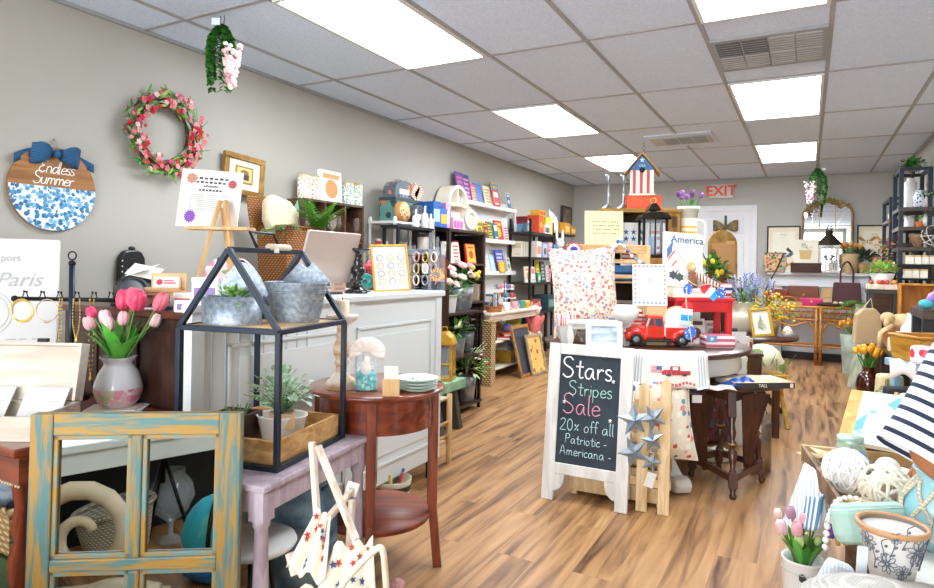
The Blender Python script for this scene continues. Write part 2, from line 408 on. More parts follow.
# ------------------------------------------------------------------ shared materials
blk=M('black_metal','#22262c',.4,.3,amt=.1)
navy=M('lantern_metal','#1d2c40',.38,.35,c2='#232a33',pat='mottle',sc=12)
oak=M('light_wood','#dcb583',.55,c2='#c0935d',pat='wood',sc=3,st=(1,9,9))
oakz=M('light_wood_upright','#e0bb88',.55,c2='#c79c66',pat='wood',sc=3,st=(9,9,1))
pine=M('pine_slats','#e6cba0',.6,c2='#cfab78',pat='wood',sc=4,st=(8,8,1.2))
mahog=M('mahogany','#8f4124',.26,c2='#5f2614',pat='wood',sc=3,st=(8,8,1.2),coat=.4)
mahogx=M('mahogany_flat','#8a3f24',.22,c2='#652a17',pat='wood',sc=3,st=(1.2,9,9),coat=.5)
walnut=M('dark_walnut','#5b3322',.3,c2='#3a1e14',pat='wood',sc=3,st=(8,8,1.2),coat=.3)
walnutx=M('dark_walnut_flat','#553022',.3,c2='#3b2117',pat='wood',sc=3,st=(1.2,9,9),coat=.3)
espr=M('espresso_wood','#3c251d',.42,c2='#251511',pat='wood',sc=3,st=(7,7,1))
brownw=M('brown_wood','#6a4a36',.5,c2='#4c3224',pat='wood',sc=4,st=(2,8,8))
lav=M('lavender_wash','#bfb0ba',.55,c2='#a795a2',pat='wood',sc=5,st=(6,6,1.5))
ctrw=M('counter_paint','#dbe0df',.5,amt=.02)
cream=M('cream_paint','#efe6d3',.55,amt=.05)
galv=M('galvanised','#a3aeb8',.45,.5,c2='#7f8c99',pat='mottle',sc=70)
zinc=M('zinc','#a5a9aa',.4,.6,c2='#7d8284',pat='mottle',sc=20)
milkc=M('aged_zinc','#8fb0c4',.5,.4,c2='#506f85',pat='mottle',sc=11)
wick=M('wicker_honey','#c5903f',.55,c2='#7d4e1a',pat='weave',sc=28,b=.5)
wickb=M('wicker_brown','#b5793a',.55,c2='#6a3d16',pat='weave',sc=22,b=.6)
wickn=M('wicker_natural','#d7bb8d',.6,c2='#9c7c4e',pat='weave',sc=16,b=.8)
wickw=M('wicker_pale','#ddd2bd',.6,c2='#948a76',pat='weave',sc=30,b=.6)
rope=M('rope','#e9dfc9',.8,c2='#c9bb9c',pat='weave',sc=40,b=.4)
gold=M('gold_frame','#b08a4a',.35,.6,c2='#8a6530',pat='mottle',sc=14)
brass=M('brass','#e3bf62',.28,.85,amt=.1)
iron=M('wrought_iron','#1c1a1c',.4,.5,amt=.1)
paper=M('paper','#e6e4e0',.7,amt=.02)
kraft=M('kraft_card','#cfae82',.75,amt=.06)
green1=M('leaf_green','#4f9c3a',.5,c2='#2f7425',sc=20)
green2=M('leaf_dark','#2c6a2a',.5,c2='#164518',sc=20)
green3=M('leaf_lime','#8fc34a',.5,c2='#5f9a30',sc=20)
green4=M('leaf_sage','#9fb893',.6,c2='#728f6c',sc=20)
stemg=P('#5d8a3a',.5)
twig=P('#5a4532',.8)
soil=P('#3a2c22',.9)
clearg=glass('clear_glass','#f4fbff',.02,.1)
paneg=glass('window_pane','#dfe8ee',.03,.16)
silver=M('silver_metal','#9ea2a8',.3,.9,amt=.05)
mirr=M('mirror_silver','#e8ecee',.02,1,amt=0)
redp=M('red_paint','#d42a2f',.4,amt=.06)
inkd=P('#3f4046',.7)
inkg=P('#b9bab8',.8)
# ------------------------------------------------------------------ shared builders
R=random.Random(7)
def book(label,loc,rz=0,w=.15,h=.2,t=.02,c='#3366aa',c2='#eeeeee',lean=.12,group=None,name='book',cat='book',motif=0,title=None,roll=0):
 """upright volume, its cover towards local -y"""
 b=thing(name,label,cat,loc,group=group,rot=(-lean,roll,rz))
 m=P(c,.35)
 G().box((-w/2,0,0),(w/2,.002,h),m).box((-w/2,t-.002,0),(w/2,t,h),m).box((-w/2,.002,0),(-w/2+.002,t-.002,h),m).build('cover',b)
 G().box((-w/2+.003,.003,.003),(w/2-.004,t-.003,h-.003),paper).build('pages',b)
 k=P(c2,.4);g=G()
 if motif==0:g.box((-w*.38,-.0012,h*.55),(w*.38,.0,h*.88),k);g.box((-w*.3,-.0012,h*.12),(w*.3,0,h*.2),k)
 elif motif==1:
  g.prism([(w*.3*cos(a*PI/8),h*.42+w*.3*sin(a*PI/8))for a in range(16)],-.0012,0,k);g.box((-w*.38,-.0012,h*.74),(w*.38,0,h*.9),k)
 elif motif==2:
  for i in range(5):
   z=h*(.12+.16*i);g.box((-w*.36,-.0012,z),(w*(.36-.1*(i%2)),0,z+h*.08),k)
 elif motif==3:
  g.box((-w*.44,-.0012,h*.06),(w*.44,0,h*.94),k);g.prism([(w*.22*cos(a*PI/6),h*.45+w*.22*sin(a*PI/6))for a in range(12)],-.002,-.0012,m);g.box((-w*.3,-.002,h*.76),(w*.3,-.0012,h*.86),m)
 g.build('cover_picture',b)
 return b
def carton(name,label,cat,loc,rz=0,w=.2,d=.1,h=.15,c='#cc3333',c2='#ffffff',group=None,motif=0,rot=None):
 b=thing(name,label,cat,loc,rz,group,rot);m=P(c,.45);k=P(c2,.45)
 G().cb((0,0,0),(w,d,h*.86),m).build('box_body',b,.002);G().cb((0,0,h*.86),(w+.002,d+.002,h*.14),m).build('lid',b,.002)
 g=G()
 if motif==0:g.box((-w*.4,-d/2-.0015,h*.2),(w*.4,-d/2,h*.7),k)
 elif motif==1:g.prism([(min(w,h)*.3*cos(a*PI/8),h*.45+min(w,h)*.3*sin(a*PI/8))for a in range(16)],-d/2-.0015,-d/2,k)
 else:
  for i in range(3):g.box((-w*.42+i*w*.3,-d/2-.0015,h*.15),(-w*.2+i*w*.3,-d/2,h*.75),k)
 g.build('printed_panel',b)
 return b
def frame(name,label,cat,loc,w,h,rz=0,lean=0,fw=.025,ft=.02,fm=None,mat=None,pic=None,group=None,roll=0,glassy=False):
 """base centre at loc, picture towards local -y; returns the thing, inner half-sizes"""
 t=thing(name,label,cat,loc,group=group,rot=(-lean,roll,rz))
 for p,q in(((-w/2,-ft,0),(w/2,0,fw)),((-w/2,-ft,h-fw),(w/2,0,h)),((-w/2,-ft,fw),(-w/2+fw,0,h-fw)),((w/2-fw,-ft,fw),(w/2,0,h-fw))):
  G().box(p,q,fm).build('frame_rail',t,.003)
 G().box((-w/2+fw,-ft*.5,fw),(w/2-fw,-.002,h-fw),mat or paper).build('picture',t)
 return t
def pot_profile(r0,r1,h,t=.004):return[(r0,0),(r0+(r1-r0)*.5,h*.5),(r1,h),(r1-t,h),(r0+(r1-r0)*.5-t,h*.5),(r0-t,.01),(.001,.01)]
def vase_profile(r,h,neck,belly=.45,lip=1.25,t=.004):
 p=[(r*.55,0),(r*.85,h*.15),(r,h*belly),(r*.82,h*.68),(neck,h*.86),(neck*lip,h)]
 q=smooth_path([(a,0,b)for a,b in p],5)
 o=[(v.x,v.z)for v in q]
 return o+[(neck*lip-t,h),(neck-t,h*.86)]+[(r*.75,h*.6),(.001,h*.55)]
def rnd(a,b):return R.uniform(a,b)
def bush(g,c,rad,n,L,wd,mats,droop=.25,up=.35):
 c=Vector(c)
 for i in range(n):
  th,u=rnd(0,2*PI),rnd(-.5,1);q=math.sqrt(max(0,1-u*u))
  d=Vector((q*cos(th),q*sin(th),u));k=rnd(.25,1)
  p=c+Vector((d.x*rad[0],d.y*rad[1],d.z*rad[2]))*k
  g.leaf(p,d+Vector((rnd(-.5,.5),rnd(-.5,.5),up)),L*rnd(.7,1.2),wd*rnd(.8,1.2),R.choice(mats),droop)
def frond(g,p,d,L,n,lw,m,droop=.6,ll=.3,stem=None):
 """a fern or sprig: a bent stem with leaflets on both sides"""
 p=Vector(p);d=Vector(d).normalized();pts=[]
 for i in range(n+1):
  t=i/n;pts.append(p+d*L*t-UP*droop*L*t*t)
 if stem:g.tube(pts,.0016,stem,4)
 x=d.cross(UP);x=x.normalized()if x.length>.01 else Vector((1,0,0))
 for i in range(1,n):
  t=i/n;k=L*ll*(1-t*.75);dd=(pts[i+1]-pts[i]).normalized()
  for s in(-1,1):g.leaf(pts[i],x*s+dd*.6,k,lw*(1-t*.5),m,.2)
 g.leaf(pts[-2],pts[-1]-pts[-2],L*ll*.5,lw*.6,m,.1)
def tulip(parent,p,d,s,m,name='tulip',label=None):
 g=G();q=Vector((0,0,1)).rotation_difference(Vector(d).normalized()).to_euler()
 g.at(p,q,s)
 for i in range(3):
  a=i*2*PI/3;g.ell((.22*cos(a),.22*sin(a),.75),(.38,.38,.8),m,8,6,(0,0,a))
 for i in range(3):
  a=i*2*PI/3+PI/3;g.ell((.26*cos(a),.26*sin(a),.68),(.36,.36,.78),m,8,6)
 return g.build(name,parent,label=label)
def rose(parent,p,d,s,m,name='rose',label=None):
 g=G();q=Vector((0,0,1)).rotation_difference(Vector(d).normalized()).to_euler();g.at(p,q,s)
 g.ell((0,0,.15),(.45,.45,.5),m,8,5)
 for k,(rr,n,tl)in enumerate(((.55,5,.5),(.85,7,.95))):
  for i in range(n):
   a=2*PI*i/n+k*.4;g.ell((rr*.7*cos(a),rr*.7*sin(a),.12-.12*k),(.16,.42,.42),m,6,5,(0,tl*.7,a))
 return g.build(name,parent,label=label)
def blob_flower(parent,p,s,m,n=6,name='flower',core=None,rot=(0,0,0)):
 g=G().at(p,rot)
 for i in range(n):
  a=2*PI*i/n;g.ell((s*.6*cos(a),s*.6*sin(a),s*rnd(-.15,.15)),(s*.42,s*.42,s*.25),m,6,4)
 g.ell((0,0,s*.1),s*.3,core or m,6,4)
 return g.build(name,parent)
def tulip_bunch(parent,z,n,H,spread,mats,s=.03,leafm=None,nl=8,tilt=.5,lL=.2,lw=.035):
 sg=G();lg=G()
 for i in range(n):
  a=i*2.4;k=math.sqrt((i+.5)/n)*spread;h=H*(1-.35*(k/spread)**2)*rnd(.9,1.05)
  d=Vector((cos(a)*k,sin(a)*k,0));b=Vector((d.x*.25,d.y*.25,z-.04));e=Vector((d.x,d.y,z+h))
  sg.tube(smooth_path([b,b*.5+e*.5+d*.1,e],3),.003*s/.03,stemg,5)
  tulip(parent,e-UP*s*.2,Vector((d.x*tilt/max(spread,.01),d.y*tilt/max(spread,.01),1)),s,mats[i%len(mats)])
 sg.build('stems',parent)
 for i in range(nl):
  a=i*2.1+.5;lg.leaf((cos(a)*.02,sin(a)*.02,z-.02),(cos(a)*.5,sin(a)*.5,1),lL*rnd(.8,1.1),lw,leafm or green1,.25)
 lg.build('leaves',parent)
def handle(g,w,h,z,m,r=.004,y=0,n=9):
 g.tube([(w*cos(PI*i/n),y,z+h*sin(PI*i/n))for i in range(n+1)],r,m,6)
def oval_basket(t,rx,ry,h,m,flare=1.15,rim=.008,rm=None):
 q=[(1/flare,0),(1.0,h),(.96,h),(1/flare-.04,.01),(.001,.01)]
 G().lathe(q,m,28,rx,ry).build('basket_body',t)
 G().tube([(rx*cos(2*PI*i/28),ry*sin(2*PI*i/28),h)for i in range(28)],rim,rm or m,6,True).build('rim',t)
def rect_basket(t,w,d,h,m,flare=1.12,rim=.008,rm=None,inner=None):
 a,b=w/2,d/2;k=1/flare;e=.012
 v=[(-a*k,-b*k,0),(a*k,-b*k,0),(a*k,b*k,0),(-a*k,b*k,0),(-a,-b,h),(a,-b,h),(a,b,h),(-a,b,h),(-a+e,-b+e,h),(a-e,-b+e,h),(a-e,b-e,h),(-a+e,b-e,h),(-a*k+e,-b*k+e,.01),(a*k-e,-b*k+e,.01),(a*k-e,b*k-e,.01),(-a*k+e,b*k-e,.01)]
 f=[(0,3,2,1)]+[(i,(i+1)%4,(i+1)%4+4,i+4)for i in range(4)]+[(i+4,(i+1)%4+4,(i+1)%4+8,i+8)for i in range(4)]+[(i+8,(i+1)%4+8,(i+1)%4+12,i+12)for i in range(4)]+[(12,13,14,15)]
 G().add(v,f,m).build('basket_body',t)
 G().tube([(-a,-b,h),(a,-b,h),(a,b,h),(-a,b,h)],rim,rm or m,6,True).build('rim',t)
def cushion(name,label,cat,loc,w,h,d,m,rz=0,lean=.2,group=None,ear=.03,roll=0):
 t=thing(name,label,cat,loc,group=group,rot=(-lean,roll,rz));g=G()
 def fn(sg):
  def f(u,v):
   x,z=u*2-1,v*2-1
   bul=(max(0,1-x*x)*max(0,1-z*z))**.42
   pin=1-.09*(1-x*x)if abs(z)>.0 else 1
   px=x*(w/2)*(1-.1*(1-z*z)*abs(x));pz=z*(h/2)*(1-.1*(1-x*x)*abs(z))
   return(px,sg*d/2*bul,h/2+pz)
  return f
 g.sheet(fn(-1),14,14,m);g.sheet(fn(1),14,14,m)
 g.build('cushion_cover',t)
 e=G();pts=[]
 f=fn(0)
 for k in range(14):pts.append(f(k/14,0))
 for k in range(14):pts.append(f(1,k/14))
 for k in range(14):pts.append(f(1-k/14,1))
 for k in range(14):pts.append(f(0,1-k/14))
 e.tube(pts,.004,m,5,True).build('piping',t)
 return t
def jar_group(name,label,cat,loc,r,h,m,lidm,rz=0,group=None,lab=None):
 t=thing(name,label,cat,loc,rz,group)
 G().lathe([(r,0),(r,h*.85),(r*.9,h*.88)],m,18).build('body',t)
 G().lathe([(r*.95,h*.88),(r*.97,h),(.001,h)],lidm,18).build('lid',t)
 if lab:G().lathe([(r*1.01,h*.2),(r*1.01,h*.65)],lab,18,cap=False).build('paper_label',t)
 return t
 # ================================================================== LEFT WALL
LW=PI/2
signwood=M('sign_wood','#a9733b',.5,c2='#875626',pat='wood',sc=5,st=(1,1,7))
shells=M('shell_print','#dfe8ee',.55,pat='cells',sc=50,cols=['#2f7fb0','#7db3d4','#1f689c','#4b94c0'],th=.56)
t=thing('round_sign','round wooden wall sign with blue bow reading Endless Summer','sign',(XL+.004,1.793,1.54),LW)
Rr=.207
g=G();arc=lambda a0,a1,n,r=Rr:[(r*cos(a0+(a1-a0)*i/n),r*sin(a0+(a1-a0)*i/n))for i in range(n+1)]
a0=math.asin(.01/Rr)
g.prism(arc(0,2*PI,48)[:-1],-.014,-.002,signwood);g.build('board',t)
G().prism(arc(PI-a0,2*PI+a0,30,Rr*.99),-.017,-.014,shells).build('shell_panel',t)
g=G();lw_=P('#fbf7ee',.5)
scribe(g,'Endless',.062,lw_,.01,.078,-.016,.0026,.22,.92);scribe(g,'Summer',.062,lw_,-.005,.022,-.016,.0026,.22,.92)
g.build('lettering',t)
bowm=M('blue_burlap','#2a6591',.8,c2='#1e4d74',pat='weave',sc=60,b=.3)
b=G()
for s in(-1,1):
 b.sheet(lambda u,v,s=s:(s*(.015+.1*u),-.025-.03*sin(PI*u)*(1 if v<.5 else.5)-.01*cos(2*PI*v),.165+(.012+.04*sin(min(1,u*1.15)*PI*.62))*cos(2*PI*v)-.01*u),8,10,bowm,.002)
 b.sheet(lambda u,v,s=s:(s*(.02+.17*u),-.02-.012*sin(u*7),.172-.055*u*u+(v-.5)*.045),8,2,bowm,.002)
b.ell((0,-.035,.165),(.018,.018,.022),bowm);b.build('bow',t)
bb_=[o for o in bpy.data.objects if o.name=='bow'][0];bb_.location.z=.008
G().tube([(-.05,-.01,.17),(0,-.006,.245),(.05,-.01,.17)],.002,P('#b8ab97'),5).ell((0,-.006,.245),.006,P('#8a8378'),6,4).build('hanging_string',t)
t=thing('wreath','round wall wreath of red and pink flowers with green fern sprigs','wreath',(XL+.01,2.385,1.925),LW)
g=G()
for k in range(14):
 o=rnd(0,6);r0=rnd(.17,.215)
 g.tube([((r0+.012*sin(5*a+o))*cos(a),-.02-.02*sin(3*a+o),(r0+.012*cos(4*a+o))*sin(a))for a in[2*PI*i/30 for i in range(30)]],.004,P('#54402f',.8),5,True)
g.build('twig_ring',t)
g=G()
for i in range(260):
 a=rnd(0,2*PI);r0=rnd(.15,.235);p=Vector((r0*cos(a),rnd(-.07,-.02),r0*sin(a)))
 tang=Vector((-sin(a),0,cos(a)))*R.choice((1,-1,-1));out=Vector((cos(a),-.4,sin(a)))*(1 if r0>.19 else-.6)
 g.leaf(p,tang+out*rnd(.2,.8),rnd(.045,.085),.016,R.choice((green1,green3,green4,P('#8a4a3a',.6))),.1,(0,-1,0))
g.build('leaves',t)
for i in range(10):
 a=i*.63+.2;g=G();frond(g,(.2*cos(a),-.05,.2*sin(a)),(cos(a+.8),-.3,sin(a+.8)),.11,8,.009,R.choice((green3,green1)),.1,.3,stemg);g.build('fern_sprig',t)
fl=[P('#d8283d',.5),P('#e87a86',.5),P('#f0a3a8',.5),P('#c21f3a',.5),P('#d43a86',.5),P('#f7d5cf',.5)]
for i in range(125):
 a=rnd(0,2*PI);r0=rnd(.145,.25);blob_flower(t,(r0*cos(a),rnd(-.1,-.06),r0*sin(a)),rnd(.010,.02),fl[int(rnd(0,5.99))if rnd(0,1)<.6 else R.choice((0,1,2))],5,rot=(PI/2,0,0))
t=frame('framed_picture','small gold framed picture of a basket hung right of the wreath','picture',(XL+.03,2.957,1.63),.335,.262,LW,0,.036,.03,gold,M('cream_mat','#f0e8d4',.7),roll=.06)
G().box((-.075,-.018,.075),(.075,-.0152,.19),M('art_border','#b9a04e',.6,c2='#7b6427',pat='band',sc=30)).box((-.06,-.02,.088),(.06,-.018,.178),P('#d9c27e')).build('inner_picture',t)
G().cb((0,-.022,.1),(.07,.003,.035),P('#4d3524')).ell((0,-.021,.145),(.036,.003,.022),P('#93602f'),10,6).build('painted_basket',t)
t=thing('zip_pouch','small black pouch hanging on the wall above the jewelry bar','pouch',(XL+.005,ly(128,XL),1.06),LW);t.scale=(.85,.85,.85)
g=G();g.prism([(-.09,.02),(-.085,.17),(-.06,.215),(-.02,.225),(.02,.225),(.06,.215),(.085,.17),(.09,.02),(.06,0),(-.06,0)],-.05,0,P('#17171a',.35));g.build('pouch_body',t,.012)
G().ell((0,-.03,.235),(.022,.02,.014),P('#222226',.3)).build('top_loop',t)
G().tube([(-.05,-.052,.1),(-.02,-.054,.085),(.03,-.054,.1)],.005,P('#8d8468',.5),6).build('zip',t)
for i in range(3):G().box((-.08,-.052,.08+.035*i),(-.072,-.05,.088+.035*i),P('#e8e6e0')).build('stud',t)
# ------------------------------------------------------------------ mahogany table at the far left and what it carries
MT=.645
t=thing('side_table','reddish mahogany table with beaded apron at the left edge','table',(-2.47,1.29,0))
G().box((-.45,-.30,MT-.028),(.47,.25,MT),mahogx).build('tabletop',t,.006)
G().box((-.42,-.27,MT-.12),(.44,-.25,MT-.028),mahogx).box((.42,-.25,MT-.12),(.439,.2,MT-.028),mahogx).box((-.42,.2,MT-.12),(.44,.22,MT-.028),mahogx).build('apron',t)
g=G()
for i in range(60):g.ell((-.41+i*.0145,-.272,MT-.118),.0048,P('#d9c2a2',.5),5,4)
g.build('bead_trim',t)
legp=[(.022,0),(.026,.03),(.018,.06),(.024,.1),(.016,.16),(.032,.24),(.036,.3),(.02,.36),(.028,.4),(.018,.46),(.026,.515),(.026,.53)]
for sx in(-.4,.42):
 for sy in(-.25,.2):g=G().at((sx,sy,0));g.lathe(legp,mahog,14);g.build('leg',t)
G().box((-.42,-.25,.13),(.42,.2,.15),walnutx).build('lower_shelf',t)
t=thing('storage_crate','dark green wooden crate under the mahogany table','crate',(-2.36,1.22,.15))
dg=M('dark_green_wood','#3e5a33',.6,c2='#29402a',pat='wood',sc=4,st=(1,8,8))
for p,q in(((-.2,-.16,0),(.2,-.145,.11)),((-.2,.145,0),(.2,.16,.11)),((-.2,-.145,0),(-.185,.145,.11)),((.185,-.145,0),(.2,.145,.11))):G().box(p,q,dg).build('side_board',t,.003)
G().box((-.185,-.145,0),(.185,.145,.012),dg).build('base_board',t)
t=thing('woven_basket','chunky woven seagrass basket standing on the dark green crate','basket',(-2.36,1.2,.262))
rect_basket(t,.36,.26,.14,wickn,1.05,.012)
for i,(x,c,l)in enumerate(((-.08,'#dfe6ef','pale folded cloth with blue print in the seagrass basket'),(.09,'#232a36','dark navy cloth stuffed in the seagrass basket'))):
 g=G();g.ell((-2.36+x,1.2,.37),(.075,.09,.05),M('cloth_'+str(i),c,.8,c2='#8fa2b8' if i==0 else '#14181f',pat='mottle',sc=18),12,8)
 tag(g.build('folded_cloth'),l,'cloth')
t=thing('canvas_sign','large white canvas sign with grey French script reading Paris','sign',(-2.97,1.40,MT+.01),group=None,rot=(-.16,0,.98))
cv=M('white_canvas','#dedddb',.8,amt=.02)
G().box((-.31,-.02,0),(.21,.02,.63),cv).build('canvas',t,.004)
text('noir en port',.04,inkg,t,(-.03,-.021,.545),name='lettering');text('upin Paris',.085,inkg,t,(-.02,-.021,.45),shear=.35)
g=G()
for k in range(5):
 for j in range(9):g.box((-.24+j*.045,-.0212,.195-k*.035),(-.205+j*.045-.01*((j+k)%3),-.02,.2-k*.035),inkg)
for r0 in(.1,.085,.045):g.tube([(r0*cos(a*PI/16)-.05,-.021,.31+r0*sin(a*PI/16))for a in range(32)],.0014,inkg,4,True)
g.build('printed_stamp',t)
p0=hz(70,398,MT)
t=thing('jewelry_stand','black metal T-bar jewelry stand with ring finial and little hooks','jewelry stand',(p0.x,p0.y,MT),.5)
G().lathe([(.07,0),(.07,.008),(.012,.014),(.001,.014)],iron,20).build('base',t)
hb=.445
G().tube([(0,0,.01),(0,0,.53)],.011,M('stand_metal','#20303f',.35,.5),10).build('pole',t)
g=G();g.ell((0,0,.535),(.014,.014,.012),iron);g.tube([(.016*cos(a*PI/8),0,.565+.016*sin(a*PI/8))for a in range(16)],.003,iron,6,True);g.build('ring_finial',t)
hb=EYE-(299-CY+7)/FPX*((p0-EYEV).dot(FW))-MT
g=G();g.tube([(-.225,0,hb),(.23,0,hb)],.0085,iron,8);g.ell((-.225,0,hb),.013,iron);g.ell((.23,0,hb),.013,iron);g.build('cross_bar',t)
for i in range(13):
 x=-.2+i*.034;g=G();g.tube([(x,0,hb),(x,-.012 if i%2 else.012,hb+.012),(x,-.018 if i%2 else.018,hb+.026)],.0022,iron,5);g.ell((x,-.018 if i%2 else.018,hb+.028),.005,iron,6,5);g.build('hook',t)
def on_stand(x,dz=0):
 c,s=cos(.5),sin(.5);return(p0.x+c*x,p0.y+s*x-.02,MT+hb+dz)
def bangle(x,r0,m,label,dz,n=1):
 g=G()
 for k in range(n):g.tube([(r0*cos(a*PI/14)+.004*k,-.003*k,-r0+r0*sin(a*PI/14)-.003*k)for a in range(28)],.0024,m,6,True)
 if n==1:
  for k in range(3):g.ell((-.008+.008*k,0,-2*r0-.004),.004,m,6,5)
 o=g.build('bangle');o.location=on_stand(x,dz);o.rotation_euler=(0,0,.5);tag(o,label,'bracelet')
bangle(-.175,.043,brass,'stack of thin gold bangles on the left end of the jewelry bar',0,3)
bangle(-.075,.043,M('rose_gold','#d7b49a',.3,.7),'single beaded bangle hanging next to the pole of the jewelry stand',0)
def chain(x,L,label,w2=.012):
 g=G();pts=smooth_path([(-w2,0,0),(-w2*1.1,0,-L*.6),(0,0,-L),(w2*1.1,0,-L*.6),(w2,0,0)],8)
 for i,q in enumerate(pts):g.ell(q,(.0035,.0035,.006),brass,6,4)
 g.ell((0,0,-L-.01),(.008,.003,.013),brass,8,6);o=g.build('necklace');o.location=on_stand(x);o.rotation_euler=(0,0,.5);tag(o,label,'necklace')
chain(.04,.15,'short gold chain necklace hanging just right of the jewelry stand pole');chain(.1,.3,'long gold chain necklace hanging behind the tulips',.008);chain(-.022,.2,'fine gold chain hanging just left of the jewelry stand pole',.005)
p0=hz(14,436,MT)
t=thing('keepsake_box','open whitewashed wooden box with raised lid at the left edge','box',(p0.x-.07,p0.y+.02,MT),.49)
ww=M('whitewash_wood','#d9cfc2',.6,c2='#c4b7a6',pat='wood',sc=3,st=(1,8,8));d_=.11
for p,q in(((-.22,-.005-d_,0),(.16,.005-d_,.075)),((-.22,d_-.01,0),(.16,d_,.075)),((-.22,-d_+.005,0),(-.21,d_-.01,.075)),((.15,-d_+.005,0),(.16,d_-.01,.075))):G().box(p,q,ww).build('box_side',t,.002)
G().box((-.21,-d_+.005,0),(.15,d_-.01,.01),ww).build('box_floor',t)
l=G();l.box((-.22,0,0),(.16,.012,.19),ww)
for p,q in(((-.22,-.035,.18),(.16,0,.19)),((-.22,-.035,0),(-.21,0,.18)),((.15,-.035,0),(.16,0,.18))):l.box(p,q,ww)
l.build('lid',t,.002,loc=(0,d_,.077),rot=(-.2,0,0))
G().box((-.025,-.012-d_,.04),(.015,-.005-d_,.055),iron).build('clasp',t);G().box((-.02,-.0,.0),(.015,.012,.012),iron).build('lid_catch',t,loc=(0,d_+.045,.266))
for x,l,z in((-.12,'sheet of white jewelry cards on the left in the open white box',.10),(.06,'sheet of white jewelry cards on the right in the open white box',.10)):
 g=G().at((p0.x-.07+cos(.49)*x-sin(.49)*.04,p0.y+.02+sin(.49)*x+cos(.49)*.04,MT+.03),(-.6,0,.49));g.box((-.07,-.002,0),(.07,.002,.11),paper);g.box((-.05,-.003,.06),(.05,-.002,.063),inkg)
 tag(g.build('jewelry_card'),l,'card')
p1=hz(92,420,MT)
g=G().at((p1.x,p1.y,MT));g.cb((0,0,0),(.04,.05,.018),white);tag(g.build('ring_box',bev=.003),'small white ring box beside the open white box','box')
p0=hz(118,407,MT)
t=thing('tulip_vase','white vase painted with pink roses holding pink tulips on mahogany table','vase',(p0.x,p0.y,MT))
vp=M('rose_porcelain','#efe2e2',.2,pat='cells',sc=34,st=(1,1,1),cols=['#eaa3b4','#f3c9d0','#e2849c','#f0dcdc','#d9cfa6','#eebcc4'],th=.75,coat=.4)
vw=M('white_porcelain','#e6e6e9',.18,coat=.4,amt=.01)
q=vase_profile(.083,.19,.05,.4,1.3);G().lathe([a for a in q if True],vw,32).build('vase_body',t)
G().lathe([(r+.0012,z)for r,z in q[3:11]],vp,32,cap=False).build('painted_roses',t)
tp=[M('tulip_pink','#e9567c',.45,c2='#d63a62',sc=30),M('tulip_coral','#ee7f8e',.45,c2='#e25d75',sc=30),M('tulip_blush','#f3b7bd',.45,amt=.06),M('tulip_pale','#f7d3d3',.45,amt=.05)]
sg=G();lg=G()
for x,z,s,k in((-.135,.145,.026,0),(-.01,.19,.04,0),(.045,.2,.038,1),(.09,.195,.04,0),(.16,.195,.036,1),(.02,.205,.035,1),(-.075,.115,.026,2),(-.045,.13,.03,3),(-.03,.105,.03,3),(.02,.13,.027,2),(.095,.12,.026,2),(.12,.125,.026,3)):
 y=rnd(-.05,.05);e=Vector((x*.88-y*.4,x*.47+y,.19+z));sg.tube(smooth_path([(x*.1,y*.1,.15),(e.x*.5,e.y*.5,.25),e],4),.0035,stemg,5)
 tulip(t,e-UP*s*.4,(e.x,e.y,.3),s*1.25,tp[k])
for i in range(22):
 a=i*2.4;lg.leaf((cos(a)*.02,sin(a)*.02,.17),(cos(a)*rnd(.2,.75),sin(a)*rnd(.2,.75),1),rnd(.12,.25),.036,M('tulip_leaf','#7ace55',.4,c2='#4fae3a',sc=20),.25)
sg.build('stems',t);lg.build('leaves',t)
p0=hz(150,405,MT);g=G().at((p0.x-.05,p0.y-.1,MT),(0,0,.7));g.box((-.1,-.07,0),(.1,.07,.003),paper).box((-.09,-.06,.003),(.08,.06,.006),P('#efe3cf'));tag(g.build('paper_sheet'),'loose white paper sheets lying right of the tulip vase','paper')
# ------------------------------------------------------------------ dark bureau and its clutter
BX0,BX1,BY0,BY1,BZ=-2.8,-2.0,1.56,1.98,1.005
t=thing('bureau','dark brown wooden bureau behind the pink tulip vase','bureau',((BX0+BX1)/2,(BY0+BY1)/2,0));bw,bd=(BX1-BX0)/2,(BY1-BY0)/2
cab=M('bureau_wood','#4a2c22',.4,c2='#2c1712',pat='wood',sc=4,st=(7,7,1))
G().box((-bw+.01,-bd+.012,.08),(bw-.01,bd,BZ-.028),cab).build('carcass',t,.004)
G().box((-bw,-bd,BZ-.028),(bw,bd,BZ),M('bureau_top','#6a3a28',.3,c2='#472318',pat='wood',sc=3,st=(1,7,7))).build('top',t,.006)
G().box((-bw+.02,-bd+.02,0),(bw-.02,bd-.02,.08),cab).build('plinth',t)
for i in range(3):
 G().box((-bw+.04+i*.26,-bd+.004,.12),(-bw+.25+i*.26,-bd+.012,.93),cab).build('front_board',t,.003)
 # easels: leg pairs, ledge and rear leg
def easel(label,loc,rz,h,w,ledge,m,th=.018):
 t=thing('easel',label,'easel',loc,rz)
 for s in(-1,1):G().bar((s*w/2,-.02,0),(s*.01,.05,h),th,th*.8,m).build('front_leg',t,.002)
 G().bar((0,.055,h*.93),(0,.2,0),th,th*.8,m).build('rear_leg',t,.002)
 k=ledge/h;y=-.02+.07*k
 G().box((-w*.62,y-.045,ledge),(w*.62,y+.05,ledge+th*.7),m).build('ledge',t,.002)
 return t
p0=hz(206,306,BZ)
EX,EY_,ER=-2.035,1.72,.5
easel('light wood tabletop easel holding the white notice with purple seal',(EX,EY_,BZ),ER,.435,.2,.32 if 0 else.315,oakz)
t=thing('notice_board','white printed notice with a purple starburst seal standing on the easel','notice',(EX-.10,EY_+.03,BZ+.325),group=None,rot=(-.12,0.06,ER));t.scale=(.95,.95,.95)
G().box((-.13,-.004,0),(.13,.002,.25),paper).build('sheet',t)
